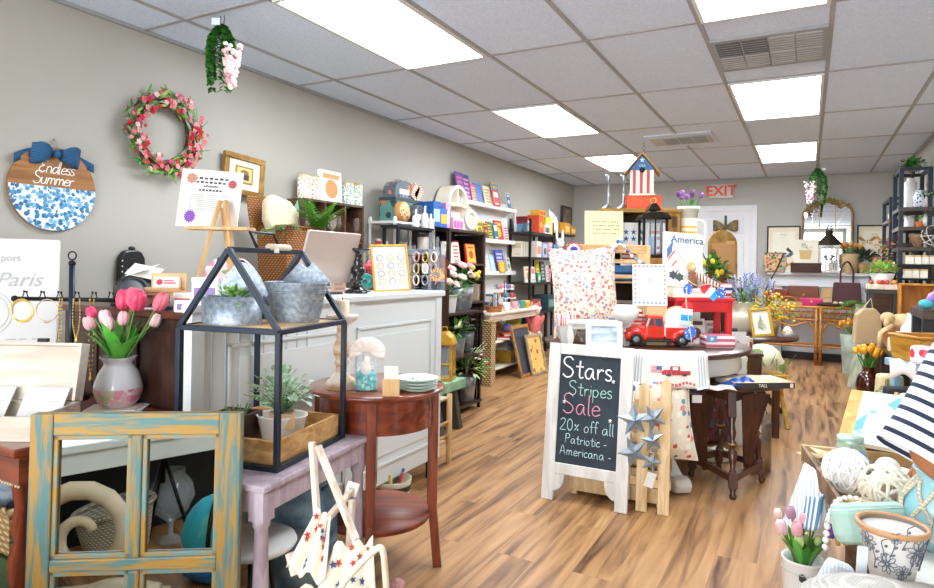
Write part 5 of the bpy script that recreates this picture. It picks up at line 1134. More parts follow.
# ------------------------------------------------------------------ star print sling stand
wwash=M('whitewash_sticks','#ece0d2',.6,c2='#cdb9a3',pat='wood',sc=5,st=(6,6,1.5))
starcl=M('star_print_cotton','#f4ead6',.8,amt=.03)
def at_img(px,py,D):return hd(px,py,D)
q0,q1=hd(311,441,1.55),hd(388,600,1.42)
t=thing('sling_stand','folding whitewashed stick stand with a cream star print cotton sling','magazine stand',(0,0,0))
pts=dict(a=((312,442,1.62),(322,588,1.62)),b=((318,446,1.6),(356,540,1.5)),c=((356,486,1.72),(292,560,1.5)),d=((352,500,1.74),(346,600,1.7)))
for k,(u,v)in pts.items():G().bar(hd(*u),hd(*v),.016,.014,wwash).build('stick',t,.002)
G().bar(hd(290,553,1.5),hd(296,575,1.48),.02,.016,wwash).build('cross_stick',t,.002)
A1,B1,C1,D1=hd(318,522,1.58),hd(350,545,1.52),hd(291,562,1.5),hd(368,560,1.6)
def sling(p,q,r,s,sag):
 def f(u,v):
  a_=p.lerp(q,u);b_=r.lerp(s,u);w2=a_.lerp(b_,v);return w2-UP*sag*sin(PI*v)+Vector((.0,.0,.012*sin(u*14)))
 return f
f1=sling(hd(317,512,1.58),hd(331,520,1.58),hd(287,568,1.48),hd(326,584,1.47),.0);f2=sling(hd(335,546,1.54),hd(373,540,1.56),hd(318,592,1.46),hd(376,600,1.5),.01)
g=G();g.sheet(f1,12,12,starcl,.004);o1=g.build('cotton_sling',t);g=G();g.sheet(f2,12,12,starcl,.004);g.build('cotton_sling',t)
g=G();g.sheet(sling(hd(300,588,1.5),hd(366,590,1.5),hd(296,640,1.44),hd(372,640,1.44),.03),12,10,starcl,.004);g.build('cotton_sling',t)
sc_=[P('#c9403c',.7),P('#35507f',.7),P('#b5563c',.7)]
g=G();tocam=lambda p:(EYEV-p).normalized()
def put_stars(f,n):
 for k in range(n):
  u,v=rnd(.1,.9),rnd(.1,.9);p=f(u,v);du=(f(u+.02,v)-f(u-.02,v)).normalized();dv=(f(u,v+.02)-f(u,v-.02));nn=du.cross(dv).normalized()
  if nn.dot(tocam(p))<0:nn=-nn
  dv=nn.cross(du);a_=rnd(0,2);P0=p+nn*.006
  s5=star_pts(rnd(.008,.012),None,5,a_);g.add([P0+du*x+dv*y for x,y in s5]+[P0+nn*.001],[(i,(i+1)%10,10)for i in range(10)],sc_[k%3])
put_stars(f1,12);put_stars(f2,12);g.build('printed_stars',t,kind='stuff')
G().box((0,0,0),(.001,.001,.001),paper)
g=G();p=hd(352,489,1.70);g.at(p,(0.2,.3,.5));g.box((-.016,-.001,-.02),(.016,.001,.02),paper);g.box((-.008,-.002,-.008),(.008,-.001,.004),inkg);g.build('price_tag',t)
# bent handle basket in front
t=thing('handle_basket','cream oval basket with tall bent wood handle cut by the bottom edge','basket',hd(362,670,1.4),.3);t.location.z=max(.02,t.location.z)
zz=t.location.z;oval_basket(t,.09,.07,.12,P('#efe4d0',.6),1.1,.006)
hp=[hd(336,596,1.42),hd(346,580,1.42),hd(362,562,1.42),hd(378,548,1.42),hd(383,552,1.42),hd(385,570,1.42),hd(387,600,1.42)]
inv=t.matrix_basis.inverted();g=G();g.tube([inv@q for q in smooth_path(hp,4)],.0075,M('bent_wood','#efe3d0',.55,c2='#d9c7ab',pat='wood',sc=6),8);g.build('bent_handle',t)
g=G().at(hz(397,592,0));g.ell((0,0,.025),(.03,.03,.025),M('pink_speckle','#c79a94',.6,c2='#a36f6a',pat='mottle',sc=60));tag(g.build('felt_ball'),'dusty pink speckled ball by the front leg of round table','ball')
# ------------------------------------------------------------------ round mahogany table
RX,RY,RTZ,RR=-1.50,2.055,.72,.268
t=thing('round_table','round mahogany side table with lower shelf holding plates and candle','table',(RX,RY,0),YAW)
G().lathe([(RR-.012,RTZ-.022),(RR,RTZ-.014),(RR,RTZ-.004),(RR-.006,RTZ),(.001,RTZ)],mahogx,48).build('tabletop',t)
G().lathe([(.225,RTZ-.15),(.225,RTZ-.022)],mahogx,40,cap=False).build('apron',t)
G().lathe([(.215,.2),(.22,.21),(.22,.222),(.001,.222)],M('mahogany_shelf','#8a3f24',.45,c2='#652a17',pat='wood',sc=3,st=(1.2,9,9)),40).build('lower_shelf',t)
for a_ in(-PI/2+.06,.0,PI/2+.2,PI):
 x,y=.225*cos(a_),.225*sin(a_);g=G().at((x,y,0),(0,0,a_));g.bar((0,0,RTZ-.02),(0,0,.25),.04,.036,mahog);g.bar((0,0,.26),(.025,0,0),.034,.032,mahog);g.build('leg',t,.003)
tz=RTZ
p0=hz(342,389,tz);t=thing('candle_holder','whitewashed turned wooden candle holder on the round mahogany table','candlestick',(p0.x-.02,p0.y+.02,tz))
wwt=M('whitewashed_turning','#e9ddcd',.6,c2='#b98f63',pat='mottle',sc=9,st=(1,1,3))
G().lathe([(.062,0),(.062,.014),(.052,.03),(.04,.04),(.024,.055),(.022,.085),(.03,.095),(.022,.11),(.032,.13),(.034,.16),(.022,.185),(.026,.2),(.02,.21),(.02,.235),(.055,.262),(.062,.275),(.06,.28),(.001,.272)],wwt,28).build('turned_column',t)
t=thing('pillar_candle','cream pillar candle standing on the whitewashed candle holder','candle',(p0.x-.02,p0.y+.02,tz+.276));G().lathe([(.025,0),(.025,.06),(.0,.058)],P('#f2dfbf',.5),18).build('wax',t);G().tube([(0,0,.058),(0,0,.072)],.0015,iron,5).build('wick',t)
p0=hz(366,390,tz);t=thing('glass_jar','clear glass jar of turquoise beads on the round mahogany table','jar',(p0.x,p0.y,tz))
G().lathe([(.04,0),(.043,.005),(.043,.105),(.04,.105),(.04,.006),(.001,.006)],clearg,28).build('jar_glass',t)
G().lathe([(.0395,.006),(.0395,.06),(.03,.072),(.001,.075)],M('turquoise_glass','#0a9499',.15,c2='#7fd6d3',pat='cells',cols=['#22b5b8','#58c9c6','#179aa3','#9be3de'],sc=60,th=.6),24).build('turquoise_filling',t)
t=thing('scallop_shell','large pale pink scallop shell standing in the turquoise jar','shell',(p0.x,p0.y,tz+.1),.5);shm=M('shell','#f1dfd3',.4,c2='#f9f1ec',pat='band',sc=9,th=.5)
shm=M('shell_pale','#f3e4da',.4,amt=.1)
g=G().at((0,.01,.005),(-.15,0,0));g.sheet(lambda u,v:((.012+v*.058)*sin((u-.5)*4.2),-.018*sin(PI*v)+.003*cos(u*50)*v,.035+v*.058*cos((u-.5)*4.2)),36,8,shm,.003);g.build('fan_shell',t)
t=thing('conch_shell','small white sea shell in front of the scallop in turquoise jar','shell',(p0.x+.012,p0.y-.02,tz+.085));G().ell((0,0,0),(.022,.016,.034),P('#f8f2ec',.4),12,8).ell((.006,-.002,.03),(.014,.012,.018),P('#f8f2ec',.4),10,6).build('shell_body',t)
p0=hz(391,396,tz);t=thing('card_holder','pale wooden business card holder on the round mahogany table','card holder',(p0.x,p0.y,tz),.55);G().box((-.03,-.012,0),(.03,-.004,.062),oakz).box((-.03,.012,0),(.03,.02,.062),oakz).box((-.03,-.004,0),(.03,.012,.01),oakz).build('wood_block',t,.002)
for k,(y,z,h,c)in enumerate(((.008,.012,.095,'#f5f2ee'),(.002,.012,.088,'#efe9e4'))):G().box((-.026,y-.002,z),(.022+.004*k,y+.001,z+h),P(c)).build('business_cards',t)
p0=hz(417,390,tz)
for k,(r_,z,c,l)in enumerate(((.075,.0,'#dfeee6','bottom plate of the stack on the round mahogany table'),(.078,.012,'#f4f4f1','second plate of the stack on the round mahogany table'),(.08,.024,'#e2efe8','third plate of the stack on the round mahogany table'),(.082,.036,'#f7f6f2','top white plate with green rim on the round mahogany table'))):
 t=thing('plate',l,'plate',(p0.x,p0.y,tz+z));G().lathe([(.04,0),(.05,.002),(r_,.012),(r_,.014),(.05,.006),(.001,.005)],P(c,.2),36).build('plate_body',t);g=G();g.tube([(r_*cos(k_*PI/18),r_*sin(k_*PI/18),.013)for k_ in range(36)],.0014,P('#7fb59a',.3),4,True);g.build('green_rim',t)
g=G()
for k in range(8):g.ell((p0.x+rnd(-.04,.04),p0.y+rnd(-.04,.04),tz+.042),(.008,.005,.0012),P('#6fa08a'),6,4)
o=g.build('painted_leaves',t);o.matrix_parent_inverse=Matrix.Translation(t.location).inverted()
# rope basket and stool, bench and lantern by the counter end
p0=hz(392,506,0);t=thing('rope_basket','round white rope basket with black band under the counter','basket',(p0.x-.05,p0.y+.06,0));G().lathe([(.09,0),(.1,.06)],rope,28,cap=False).lathe([(.1,.06),(.103,.09)],P('#3a3430',.8),28,cap=False).lathe([(.103,.09),(.105,.115),(.1,.115),(.088,.004),(.001,.004)],rope,28,cap=False).build('basket_body',t)
px_=(p0.x-.05,p0.y+.06)
for k,c in enumerate(('#c9484a','#3a5fa8','#e3e3e6','#7d3f7a','#2f8f8a','#e9c35a')):
 g=G();a_=k*1.05;g.tube([(px_[0]+.03*cos(a_),px_[1]+.03*sin(a_),.012),(px_[0]+.07*cos(a_),px_[1]+.07*sin(a_),.15)],.008,P(c,.4),8);tag(g.build('paper_roll'),('red','blue','white','purple','teal','yellow')[k]+' roll standing in the rope basket under the counter','roll')
sxx,syy=-2.0,3.23;t=thing('woven_stool','light wood stool with white woven seat at the counter end','stool',(sxx,syy,0),.05)
for x in(-.105,.105):
 for y in(-.105,.105):G().lathe([(.016,0),(.018,.2),(.017,.415),(.001,.42)],oakz,12).build('leg',t,loc=(x,y,0))
for z in(.14,.22):
 for s in(-1,1):G().tube([(-.105,s*.105,z),(.105,s*.105,z)],.009,oak,8).build('rung',t);G().tube([(s*.105,-.105,z+.03),(s*.105,.105,z+.03)],.009,oak,8).build('rung',t)
g=G()
for k in range(12):g.tube([(-.1,-.1+k*.0182,.39),(.1,-.1+k*.0182,.39)],.0105,rope,6)
g.build('woven_seat',t)
t=thing('bench','low bench with weathered green plank top beyond the counter end','bench',(-2.42,3.93,0));gp=M('weathered_green','#9fc9a0',.6,c2='#6fa57f',pat='mottle',sc=9)
G().box((-.2,-.18,.30),(.22,.18,.37),gp).build('plank_top',t,.004)
for y in(-.13,.13):G().bar((.12,y,.30),(.18,y,0),.07,.05,P('#4c4a3a',.6)).build('leg',t,.004);G().bar((-.15,y,.30),(-.2,y,0),.07,.05,P('#4c4a3a',.6)).build('leg',t,.004)
mus=M('mustard_metal','#d3a32c',.45,c2='#a8791c',pat='mottle',sc=16)
t=thing('lantern','mustard yellow metal lantern on the green bench','lantern',(-2.29,3.94,.371),.3);t.scale=(1.1,1.1,1.15)
G().cb((0,0,0),(.13,.13,.02),mus).build('base',t,.003)
for sx in(-1,1):
 for sy in(-1,1):G().cb((sx*.055,sy*.055,.02),(.016,.016,.2),mus).build('post',t)
G().prism([(-.07,.22),(.07,.22),(.07,.235),(.055,.27),(.02,.3),(-.02,.3),(-.055,.27),(-.07,.235)],-.065,.065,mus).build('roof',t,.006)
for s in(-1,1):G().box((-.048,s*.05-.001,.02),(.048,s*.05+.001,.22),paneg).build('glass_side',t);G().box((s*.05-.001,-.048,.02),(s*.05+.001,.048,.22),paneg).build('glass_side',t);G().box((-.048,s*.056-.003,.1),(.048,s*.056+.003,.11),mus).build('cross_bar',t);G().tube([(s*.056,-.05,.03),(s*.056,.05,.21)],.004,mus,5).build('cross_bar',t)
G().tube([(-.02,0,.3),(-.015,0,.33),(.015,0,.33),(.02,0,.3)],.004,mus,6).build('ring_handle',t)
t=thing('hanging_sign','cream paper bag hanging on the end of the counter','bag',(-1.9,3.125,.72),1.2);G().prism([(-.05,0),(.05,0),(.05,.13),(.04,.15),(-.04,.15),(-.05,.13)],-.012,.012,P('#f4efe2',.8)).build('bag_body',t,.004);G().tube([(-.02,0,.15),(0,0,.19),(.02,0,.15)],.002,rope,5).build('cord',t)
# ------------------------------------------------------------------ flower buckets before the bookcase
def bucket(t,r,h,m,band=True):
 G().lathe(pot_profile(r*.78,r,h,.004),m,24).build('bucket',t)
 if band:g=G();g.tube([(r*cos(k*PI/12),r*sin(k*PI/12),h)for k in range(24)],.005,m,6,True);g.build('rolled_rim',t)
st=thing('flower_stand','black metal tiered flower stand in front of the bookcase','stand',(-2.58,4.62,0))
for x in(-.17,.17):
 for y in(-.3,.3):G().cb((x,y,0),(.022,.022,.84),iron).build('leg',st)
for z in(.05,.45,.80):G().box((-.19,-.32,z),(.19,.32,z+.02),espr).build('shelf',st)
st.location=(-2.6,4.47,0);G().box((-.19,-.3,.07),(-.18,.3,.84),P('#241814',.6)).build('back_panel',st);G().box((-.19,.29,.07),(.15,.3,.84),P('#241814',.6)).build('side_panel',st)
def fb(name,label,x,y,z,r,h):return thing(name,label,'flowers',(x,y,z))
x=-2.6
t=fb('flower_bucket','large zinc bucket of pink roses and yellow tulips behind the counter corner',-2.6,ly(462,-2.6),.821,.1,.22);bucket(t,.105,.2,zinc)
rp_=[M('rose_blush','#f3cfc4',.55,c2='#eab5aa',sc=40),M('rose_pink','#eda9ae',.55,c2='#e08f98',sc=40),M('rose_cream','#f6e3d5',.55)];yt=P('#f2c52c',.45)
lg=G();bush(lg,(0,0,.24),(.13,.13,.08),60,.1,.035,[green1,green2])
for x_,y_,z_,k,s in((-.14,-.06,.34,0,.045),(-.06,-.1,.27,2,.05),(-.03,-.05,.37,0,.05),(.03,-.1,.29,0,.045),(.0,.06,.39,1,.05),(.1,.02,.36,1,.05),(-.1,.06,.36,2,.04)):rose(t,(x_*.47-y_*.88,x_*.88+y_*.47,z_),(.5+x_,y_,.8),s,rp_[k])
for x_,z_,s in((.1,.27,.035),(.14,.25,.035),(.16,.29,.032),(.06,.33,.03)):tulip(t,(.06,x_,z_),(.4,x_*3,.7),s,yt)
for x_,z_ in((.05,.3),(.08,.33)):tulip(t,(.05,x_,z_),(.3,x_,1),.028,tp[2])
for k in range(8):lg.leaf((0,.03,.18),(rnd(-.2,.5),rnd(-.3,.5),1),rnd(.14,.2),.03,M('tulip_leaf','#67c045'),.2)
lg.build('leaves',t)
t=fb('flower_bucket','small white bucket of pink roses at the counter corner',-2.4,ly(447,-2.4),.821,.07,.12);bucket(t,.07,.13,enam);lg=G();bush(lg,(0,0,.16),(.1,.1,.07),40,.08,.03,[green1,green2]);lg.build('leaves',t)
t.location=(-2.5,ly(449,-2.5),.821)
for x_,z_,k in((-.06,.24,0),(.04,.22,2),(.0,.3,0)):rose(t,(.04,x_,z_),(.6,x_,.7),.045,rp_[k])
x=-2.55;t=fb('flower_bucket','zinc bucket of purple and pink wildflowers on the middle tier of flower stand',x,ly(469,x),.471,.08,.18);bucket(t,.08,.16,zinc);lg=G();bush(lg,(0,0,.22),(.1,.1,.1),50,.07,.02,[green1,green3]);lg.build('leaves',t)
for k in range(20):blob_flower(t,(rnd(-.02,.1),rnd(-.12,.12),rnd(.2,.33)),rnd(.014,.026),(P('#b98ac4',.5),P('#e9a3c0',.5),P('#d9c0e0',.5),P('#8f5fa5',.5))[k%4],5,core=P('#f0d06a'))
t=fb('flower_bucket','zinc bucket of leafy yellow green stems beside the hanging paper bag',x,ly(458,x),.471,.08,.18);bucket(t,.075,.14,zinc);lg=G();bush(lg,(0,0,.2),(.08,.1,.1),70,.09,.02,[green1,green3,green2]);lg.build('leaves',t)
t.location=(-2.45,ly(457,-2.45),.471)
for k in range(5):tulip(t,(.03,rnd(-.09,.03),rnd(.22,.3)),(.3,0,1),.02,P('#f1ecc9',.5),name='bud')
x=-2.5;t=fb('flower_bucket','zinc bucket of white and red bloom sprays on the lowest tier',x,ly(468,x),.071,.09,.2);bucket(t,.085,.2,zinc);lg=G();bush(lg,(0,0,.27),(.15,.15,.1),90,.1,.03,[green3,P('#bfe0a0',.5),green1]);lg.build('leaves',t)
for k in range(16):blob_flower(t,(rnd(-.0,.14),rnd(-.17,.17),rnd(.24,.42)),rnd(.013,.022),(P('#f2efe6',.5),P('#c42f4a',.5),P('#f6f2ea',.5),P('#d9577a',.5))[k%4],5)
g=G()
for k in range(8):g.tube(smooth_path([(0,0,.2),(.05,rnd(-.1,.1),.35),(.1,rnd(-.2,.25),rnd(.38,.5))],3),.002,P('#cfd8b8'),4)
g.build('fine_stems',t)
# ================================================================== CENTRE
whp2=M('chalk_white','#dedcd6',.55,amt=.03)
# chalkboard easel sign
s0,s1=hz(541.5,497.5,0),hz(627,514,0);sm=(s0+s1)/2;SW=(s1-s0).length;srz=math.atan2(s1.y-s0.y,s1.x-s0.x);SH=.80
t=thing('chalkboard_sign','white framed standing chalkboard advertising a Stars Stripes Sale, 20% off','sign',(sm.x,sm.y,0),rot=(-.13,0,srz))
dwh=M('distressed_white','#e3e1dc',.6,c2='#cfccc5',pat='wood',sc=4,st=(6,6,1))
a=SW/2
for s in(-1,1):G().box((min(s*a,s*(a-.062)),-.012,0),(max(s*a,s*(a-.062)),.012,SH),dwh).build('stile',t,.003)
G().box((-a+.062,-.011,SH-.055),(a-.062,.011,SH),dwh).build('rail',t,.003);G().box((-a+.062,-.011,.135),(a-.062,.011,.19),dwh).build('rail',t,.003)
for s in(-1,1):G().prism([(s*(a-.062),.135),(s*(a-.062),.05)]+[(s*(a-.062-.055*sin(k*PI/12)),.05+.085*(1-cos(k*PI/12)))for k in range(1,7)],-.009,.009,dwh).build('corner_bracket',t)
G().box((-a+.062,-.002,.19),(a-.062,.004,SH-.055),M('slate_board_black','#23303a',.75,c2='#2f3c45',pat='mottle',sc=6)).build('chalkboard',t)
ck=P('#f7f7f5',.8);mint=P('#a9d3c2',.8);pnk=P('#e79aae',.8);cyn=P('#bfe0e6',.8);y=-.0035
for txt,sz,m,z,r_,x in(('Stars',.104,ck,.628,.0042,-.01),('Stripes',.072,mint,.54,.0024,.01),('Sale',.1,pnk,.445,.0028,-.03),('20% off all',.059,cyn,.358,.002,.0),('Patriotic -',.047,cyn,.295,.0018,.0),('Americana -',.048,cyn,.235,.0018,.0)):
 g=G();scribe(g,txt,sz,m,x,z,y,r_);g.build('chalk_lettering',t)
for x,z in((.125,.625),(-.125,.50),(.118,.43)):g=G();scribe(g,'*',.05,ck,x,z-.015,y,.002);g.build('chalk_star',t)
for s in(-1,1):G().bar((s*(a-.03),.014,SH-.03),(s*(a-.03),.10,.05),.035,.015,dwh).build('rear_leg',t)
G().bar((-a+.03,.085,.16),(a-.03,.085,.16),.03,.012,dwh).build('rear_rail',t)
# pedestal table
TX,TY,TZ=-.88,3.955,.746
t=thing('pedestal_table','round dark topped table with white pedestal base loaded with patriotic decor','table',(TX,TY,0))
G().lathe([(.59,TZ-.03),(.605,TZ-.02),(.605,TZ-.006),(.598,TZ),(.001,TZ)],walnutx,64).build('tabletop',t)
G().lathe([(.545,TZ-.13),(.555,TZ-.12),(.55,TZ-.03)],whp2,56).build('apron',t)
G().lathe([(.3,.12),(.3,.15),(.1,.17),(.085,.22),(.12,.32),(.12,.42),(.085,.5),(.11,TZ-.13)],whp2,32).build('pedestal',t)
f0=hz(686,497,0);fa=math.atan2(f0.y-TY,f0.x-TX)
for k in range(4):
 a_=fa+k*PI/2;g=G().at((0,0,0),(0,0,a_));pr=[(.12,.17),(.25,.17),(.36,.13),(.46,.07),(.5,.085),(.545,.08),(.57,.05),(.555,.01),(.52,0),(.44,0),(.36,.03),(.25,.08),(.12,.1)];g.prism(pr,-.045,.045,whp2);g.build('scroll_foot',t,.012)
 # tea towel over the front edge
towel=M('linen_white','#e4dfd4',.85,c2='#dcd5c8',pat='weave',sc=90,b=.1)
cdir=(Vector((0,0,0))-Vector((TX,TY,0))).normalized();sdir=Vector((-cdir.y,cdir.x,0))
if sdir.dot(RT)<0:sdir=-sdir
TWC=Vector((TX,TY,TZ))+cdir*.50
def towel_fn(off,wdt,L0,L1,z0):
 def f(u,v):
  x=off+(u-.5)*wdt*(1+.12*v);rr=math.sqrt(max(.05,.61**2-x*x));s=v*(L0+L1)
  if s<L0:p=Vector((TX,TY,0))+cdir*(rr-L0+s)+sdir*x;z=z0
  else:
   k=s-L0;p=Vector((TX,TY,0))+cdir*(rr+.012+.22*k+.006*sin(u*16)*k*8)+sdir*x;z=z0-k
  return Vector((p.x,p.y,z))
 return f
t=thing('tea_towel','white linen tea towel with a red truck and flag print draped over the table front','towel',(TX,TY,0));inv=Matrix.Translation((-TX,-TY,0))
tf=towel_fn(.13,.36,.12,.17,TZ+.007);g=G();g.T=inv;g.sheet(tf,24,20,towel,.003);g.build('linen',t)
def decal(fn,u,v,du,dv,m,g,lift=.006):
 for i in range(6):
  for j in range(2):decal_(fn,u+du*i/6,v+dv*j/2,du/6,dv/2,m,g,lift)
def decal_(fn,u,v,du,dv,m,g,lift):
 P_=[fn(u,v),fn(u+du,v),fn(u+du,v+dv),fn(u,v+dv)];n=(P_[1]-P_[0]).cross(P_[3]-P_[0]).normalized()
 if n.dot(EYEV-P_[0])<0:n=-n
 g.add([q+n*lift for q in P_],[(0,1,2,3)],m)
g=G();g.T=inv
for k in range(3):decal(tf,.06+.035*k,.42,.012,.56,P('#9fb0c4'),g);decal(tf,.86+.035*k,.42,.012,.56,P('#9fb0c4'),g)
g.build('woven_stripes',t)
g=G();g.T=inv;rdk=P('#b5363c',.7)
for q in((.40,.70,.36,.07),(.5,.62,.13,.09),(.42,.68,.09,.04)):decal(tf,*q,rdk,g)
decal(tf,.53,.635,.07,.05,P('#cfd8dc'),g,.0075)
for q in((.45,.75,.06,.04),(.65,.75,.06,.04)):decal(tf,*q,P('#3a3a40'),g,.0075)
for k in range(5):decal(tf,.26,.62+.026*k,.14,.014,P('#d9696a'),g)
decal(tf,.33,.62,.07,.07,P('#3f5a94'),g,.007);g.build('printed_truck',t)
g=G();g.T=inv
for k in range(14):decal(tf,.2+.045*k,.9+.02*sin(k),.03,.045,P('#d9565a'),g)
g.build('printed_lettering',t)
# white mini bench with framed photo
def onT(px,py,dz=0):p=hz(px,py,TZ+dz);return p
t=thing('mini_bench','small white painted mini bench on the round table','bench',(0,0,0),YAW-.1);p0=onT(601,345);t.location=(p0.x-.02,p0.y+.03,TZ)
G().box((-.19,-.055,.12),(.17,.055,.14),whp2).build('bench_top',t,.003)
for s in(-.17,.15):G().prism([(s-.02,.12),(s+.02,.12),(s+.012,.09),(s+.02,.05),(s+.012,0),(s-.012,0),(s-.02,.05),(s-.012,.09)],-.045,.045,whp2).build('leg',t)
G().box((-.17,-.04,.09),(.15,-.03,.12),whp2).build('apron',t)
p0=onT(604,349);t=frame('framed_photo','white framed picture of a seaside scene leaning on the mini bench','picture',(p0.x,p0.y-.0,TZ+.004),.2,.15,YAW-.12,.22,.03,.014,whp2,M('seascape','#cfd9e0',.5,c2='#8fa3b5',pat='mottle',sc=10,st=(1,1,3)))
p0=onT(556,343);t=thing('planter','white square planter at the left edge of the round table','planter',(p0.x+.045,p0.y+.06,TZ),.5);g=G();rect_basket(t,.11,.11,.1,whp2,1.7,.004)
for k in range(3):
 g=G().at((p0.x+.045,p0.y+.06,TZ+.1),(.1*k,-.1*k,.5));g.sheet(lambda u,v:(-.05+.1*u,-.04+.03*k+.01*sin(9*u),.0+.07*v),8,3,M('red_white_stripe','#f2eeea',.8,c2='#d5403c',pat='band',sc=24,th=.5),.002);tag(g.build('striped_napkin'),('front','middle','rear')[k]+' red striped napkin in the white square planter','napkin')
p0=hd(626,318,3.64);t=thing('bowl','white rounded bowl on the mini bench behind the red truck','bowl',(p0.x,p0.y,TZ),0);t.scale=(.8,.8,.8)
G().lathe([(.05,0),(.085,.04),(.09,.08),(.07,.12),(.066,.12),(.08,.08),(.001,.02)],whp2,28).build('bowl_body',t);t.location.z=TZ+.141
# floral patriotic cushion
cf=M('patriotic_floral','#dccfbb',.85,pat='cells',sc=54,cols=['#c4746b','#dcb0a5','#7f92ac','#e3cfc2','#aeb6a4','#bf6a61','#d9a89c'],th=.54)
p0=hd(588,331,3.93);cushion('cushion','large cream cushion with red and blue floral print standing on the round table','cushion',(p0.x,p0.y,TZ+.02),.42,.57,.15,cf,YAW-.05,.16,roll=-.07)
# slatted rack with folded goods
p0=hd(607,330,4.18);rkx=Vector((p0.x,p0.y,TZ));rr_=YAW
t=thing('slat_rack','natural wood slatted display rack standing on the round table behind the cushion','rack',rkx,rr_)
for s in(-.235,.235):G().box((s-.04,-.015,0),(s+.04,.01,.6),oakz).build('upright',t,.003)
for z in(.52,.56):pass
G().box((-.25,-.018,.545),(.25,-.008,.6),oak).build('top_slat',t,.003);G().box((-.25,-.018,.38),(.25,-.006,.405),oak).build('slat',t,.003);G().box((-.25,-.018,.48),(.25,-.008,.505),oak).build('slat',t,.003)
for z in(.36,.18):G().box((-.24,.01,z-.012),(.24,.16,z),oak).build('shelf',t,.003)
for s in(-1,1):G().box((s*.235-.012,.01,0),(s*.235+.012,.16,.56),oakz).build('side_panel',t)
G().tube([(.24,-.03,.36),(.235,-.035,.44),(.25,-.03,.36)],.012,rope,6).ell((.24,-.03,.37),(.035,.02,.045),M('burlap_bow','#c9a36f',.9,amt=.15),8,6).build('burlap_bow',t)
def onrack(x,y,z):c,s=cos(rr_),sin(rr_);return(rkx.x+c*x-s*y,rkx.y+s*x+c*y,TZ+z)
for k,(z,c,c2,l)in enumerate(((.36,'#3f6a96','#2c4f78','folded blue denim cloth on the upper shelf of the slatted rack'),(.415,'#4a7aa8','#35608c','second folded blue denim cloth on the slatted rack'),(.18,'#8a7a6c','#5f5248','folded taupe cloth on the lower shelf of the slatted rack'))):
 g=G().at(onrack(.07,.07,z+.001),(0,0,rr_));g.box((-.13,-.055,0),(.13,.055,.05),M('denim'+str(k),c,.85,c2=c2,pat='mottle',sc=12));tag(g.build('folded_cloth',bev=.012),l,'cloth')
g=G().at(onrack(.09,.055,.0),(0,0,rr_));g.ell((-.03,0,.08),(.07,.05,.08),M('red_calico','#b03238',.85,pat='cells',sc=40,cols=['#e0b0a8','#7d2328'],th=.25),12,8);tag(g.build('red_pillow'),'small dark red calico pillow low on the slatted rack','pillow')
t=thing('flag_decor','red and white striped fabric house with navy ladder on the slatted rack','decoration',onrack(.15,.0,.02),rr_);G().cb((0,-.06,-.02),(.12,.04,.18),M('red_stripe','#f1e4e0',.8,c2='#c8303a',pat='band',sc=10,st=(0,0,1),rot=(0,PI/2,0),th=.5)).build('striped_body',t,.01)
for s in(-.02,.02):G().bar((s-.02,-.084,0),(s+.01,-.084,.15),.008,.004,P('#2c3f6f')).build('ladder_rail',t)
for k in range(5):G().box((-.045+.006*k,-.087,.02+.027*k),(.005+.006*k,-.083,.027+.027*k),P('#2c3f6f')).build('ladder_rung',t)
t=thing('rosette','red white and blue fabric rosette at the left end of the slatted rack','rosette',onrack(-.235,-.03,.56),rr_)
for k,(r_,c,y)in enumerate(((.058,'#d32f37',0),(.046,'#f3f1ee',-.006),(.028,'#2f3fa0',-.014))):g=G();g.prism([((r_ if i%2 else r_*.84)*cos(i*PI/10),(r_ if i%2 else r_*.84)*sin(i*PI/10))for i in range(20)],y-.006,y,P(c,.7));g.build(('outer_ruffle','white_ruffle','blue_center')[k],t)
bg=[(612,251),(617,244),(620,236),(614,262),(612,270),(646,268),(644,262)]
t=thing('bead_garland','blue and white wooden bead garland hanging over the slatted rack','garland',onrack(0,0,0));iv=Matrix.Translation(-Vector(onrack(0,0,0)))
pp=smooth_path([hd(x,y_,4.08)for x,y_ in((610,262),(612,254),(616,246),(620,239),(624,246),(632,256),(640,262),(646,266),(648,274))],4)
for i,q in enumerate(pp[::2]):g=G();g.T=iv;g.ell(q,.013,(P('#f1f0ec',.5),P('#3b6ea0',.5),P('#f1f0ec',.5),P('#7fa9c9',.5))[i%4],8,6);g.build('bead',t)
g=G();g.T=iv;g.tube(pp,.003,rope,5);g.build('cord',t)
# tall crate cabinet behind
p0=hd(635,300,4.8);cbl=Vector((p0.x,p0.y,0));CBH=1.635
honey=M('honey_crate','#b98636',.5,c2='#7f5a20',pat='wood',sc=3,st=(7,7,1.4));honeyx=M('honey_crate_flat','#b98636',.5,c2='#86601f',pat='wood',sc=3,st=(1.2,7,7))
def oncab(x,y,z):c,s=cos(YAW),sin(YAW);return(cbl.x+c*x-s*y,cbl.y+s*x+c*y,z)
t=thing('crate_cabinet','tall honey wood open cabinet behind the round table with birdhouse on top','cabinet',cbl,YAW)
for s in(-1,1):G().box((min(s*.285,s*.2),-.14,0),(max(s*.285,s*.2),-.12,CBH-.03),honey).build('front_post',t,.003);G().box((s*.275-.008,-.12,0),(s*.275+.008,.14,CBH-.03),honey).build('side_panel',t)
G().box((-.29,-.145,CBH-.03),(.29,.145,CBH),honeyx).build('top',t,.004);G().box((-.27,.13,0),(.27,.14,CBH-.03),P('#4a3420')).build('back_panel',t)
for z in(.5,1.17):G().box((-.265,-.12,z),(.265,.13,z+.02),honeyx).build('shelf',t)
G().box((.225,-.146,1.5),(.26,-.14,1.58),P('#5b3c1c')).build('iron_strap',t)
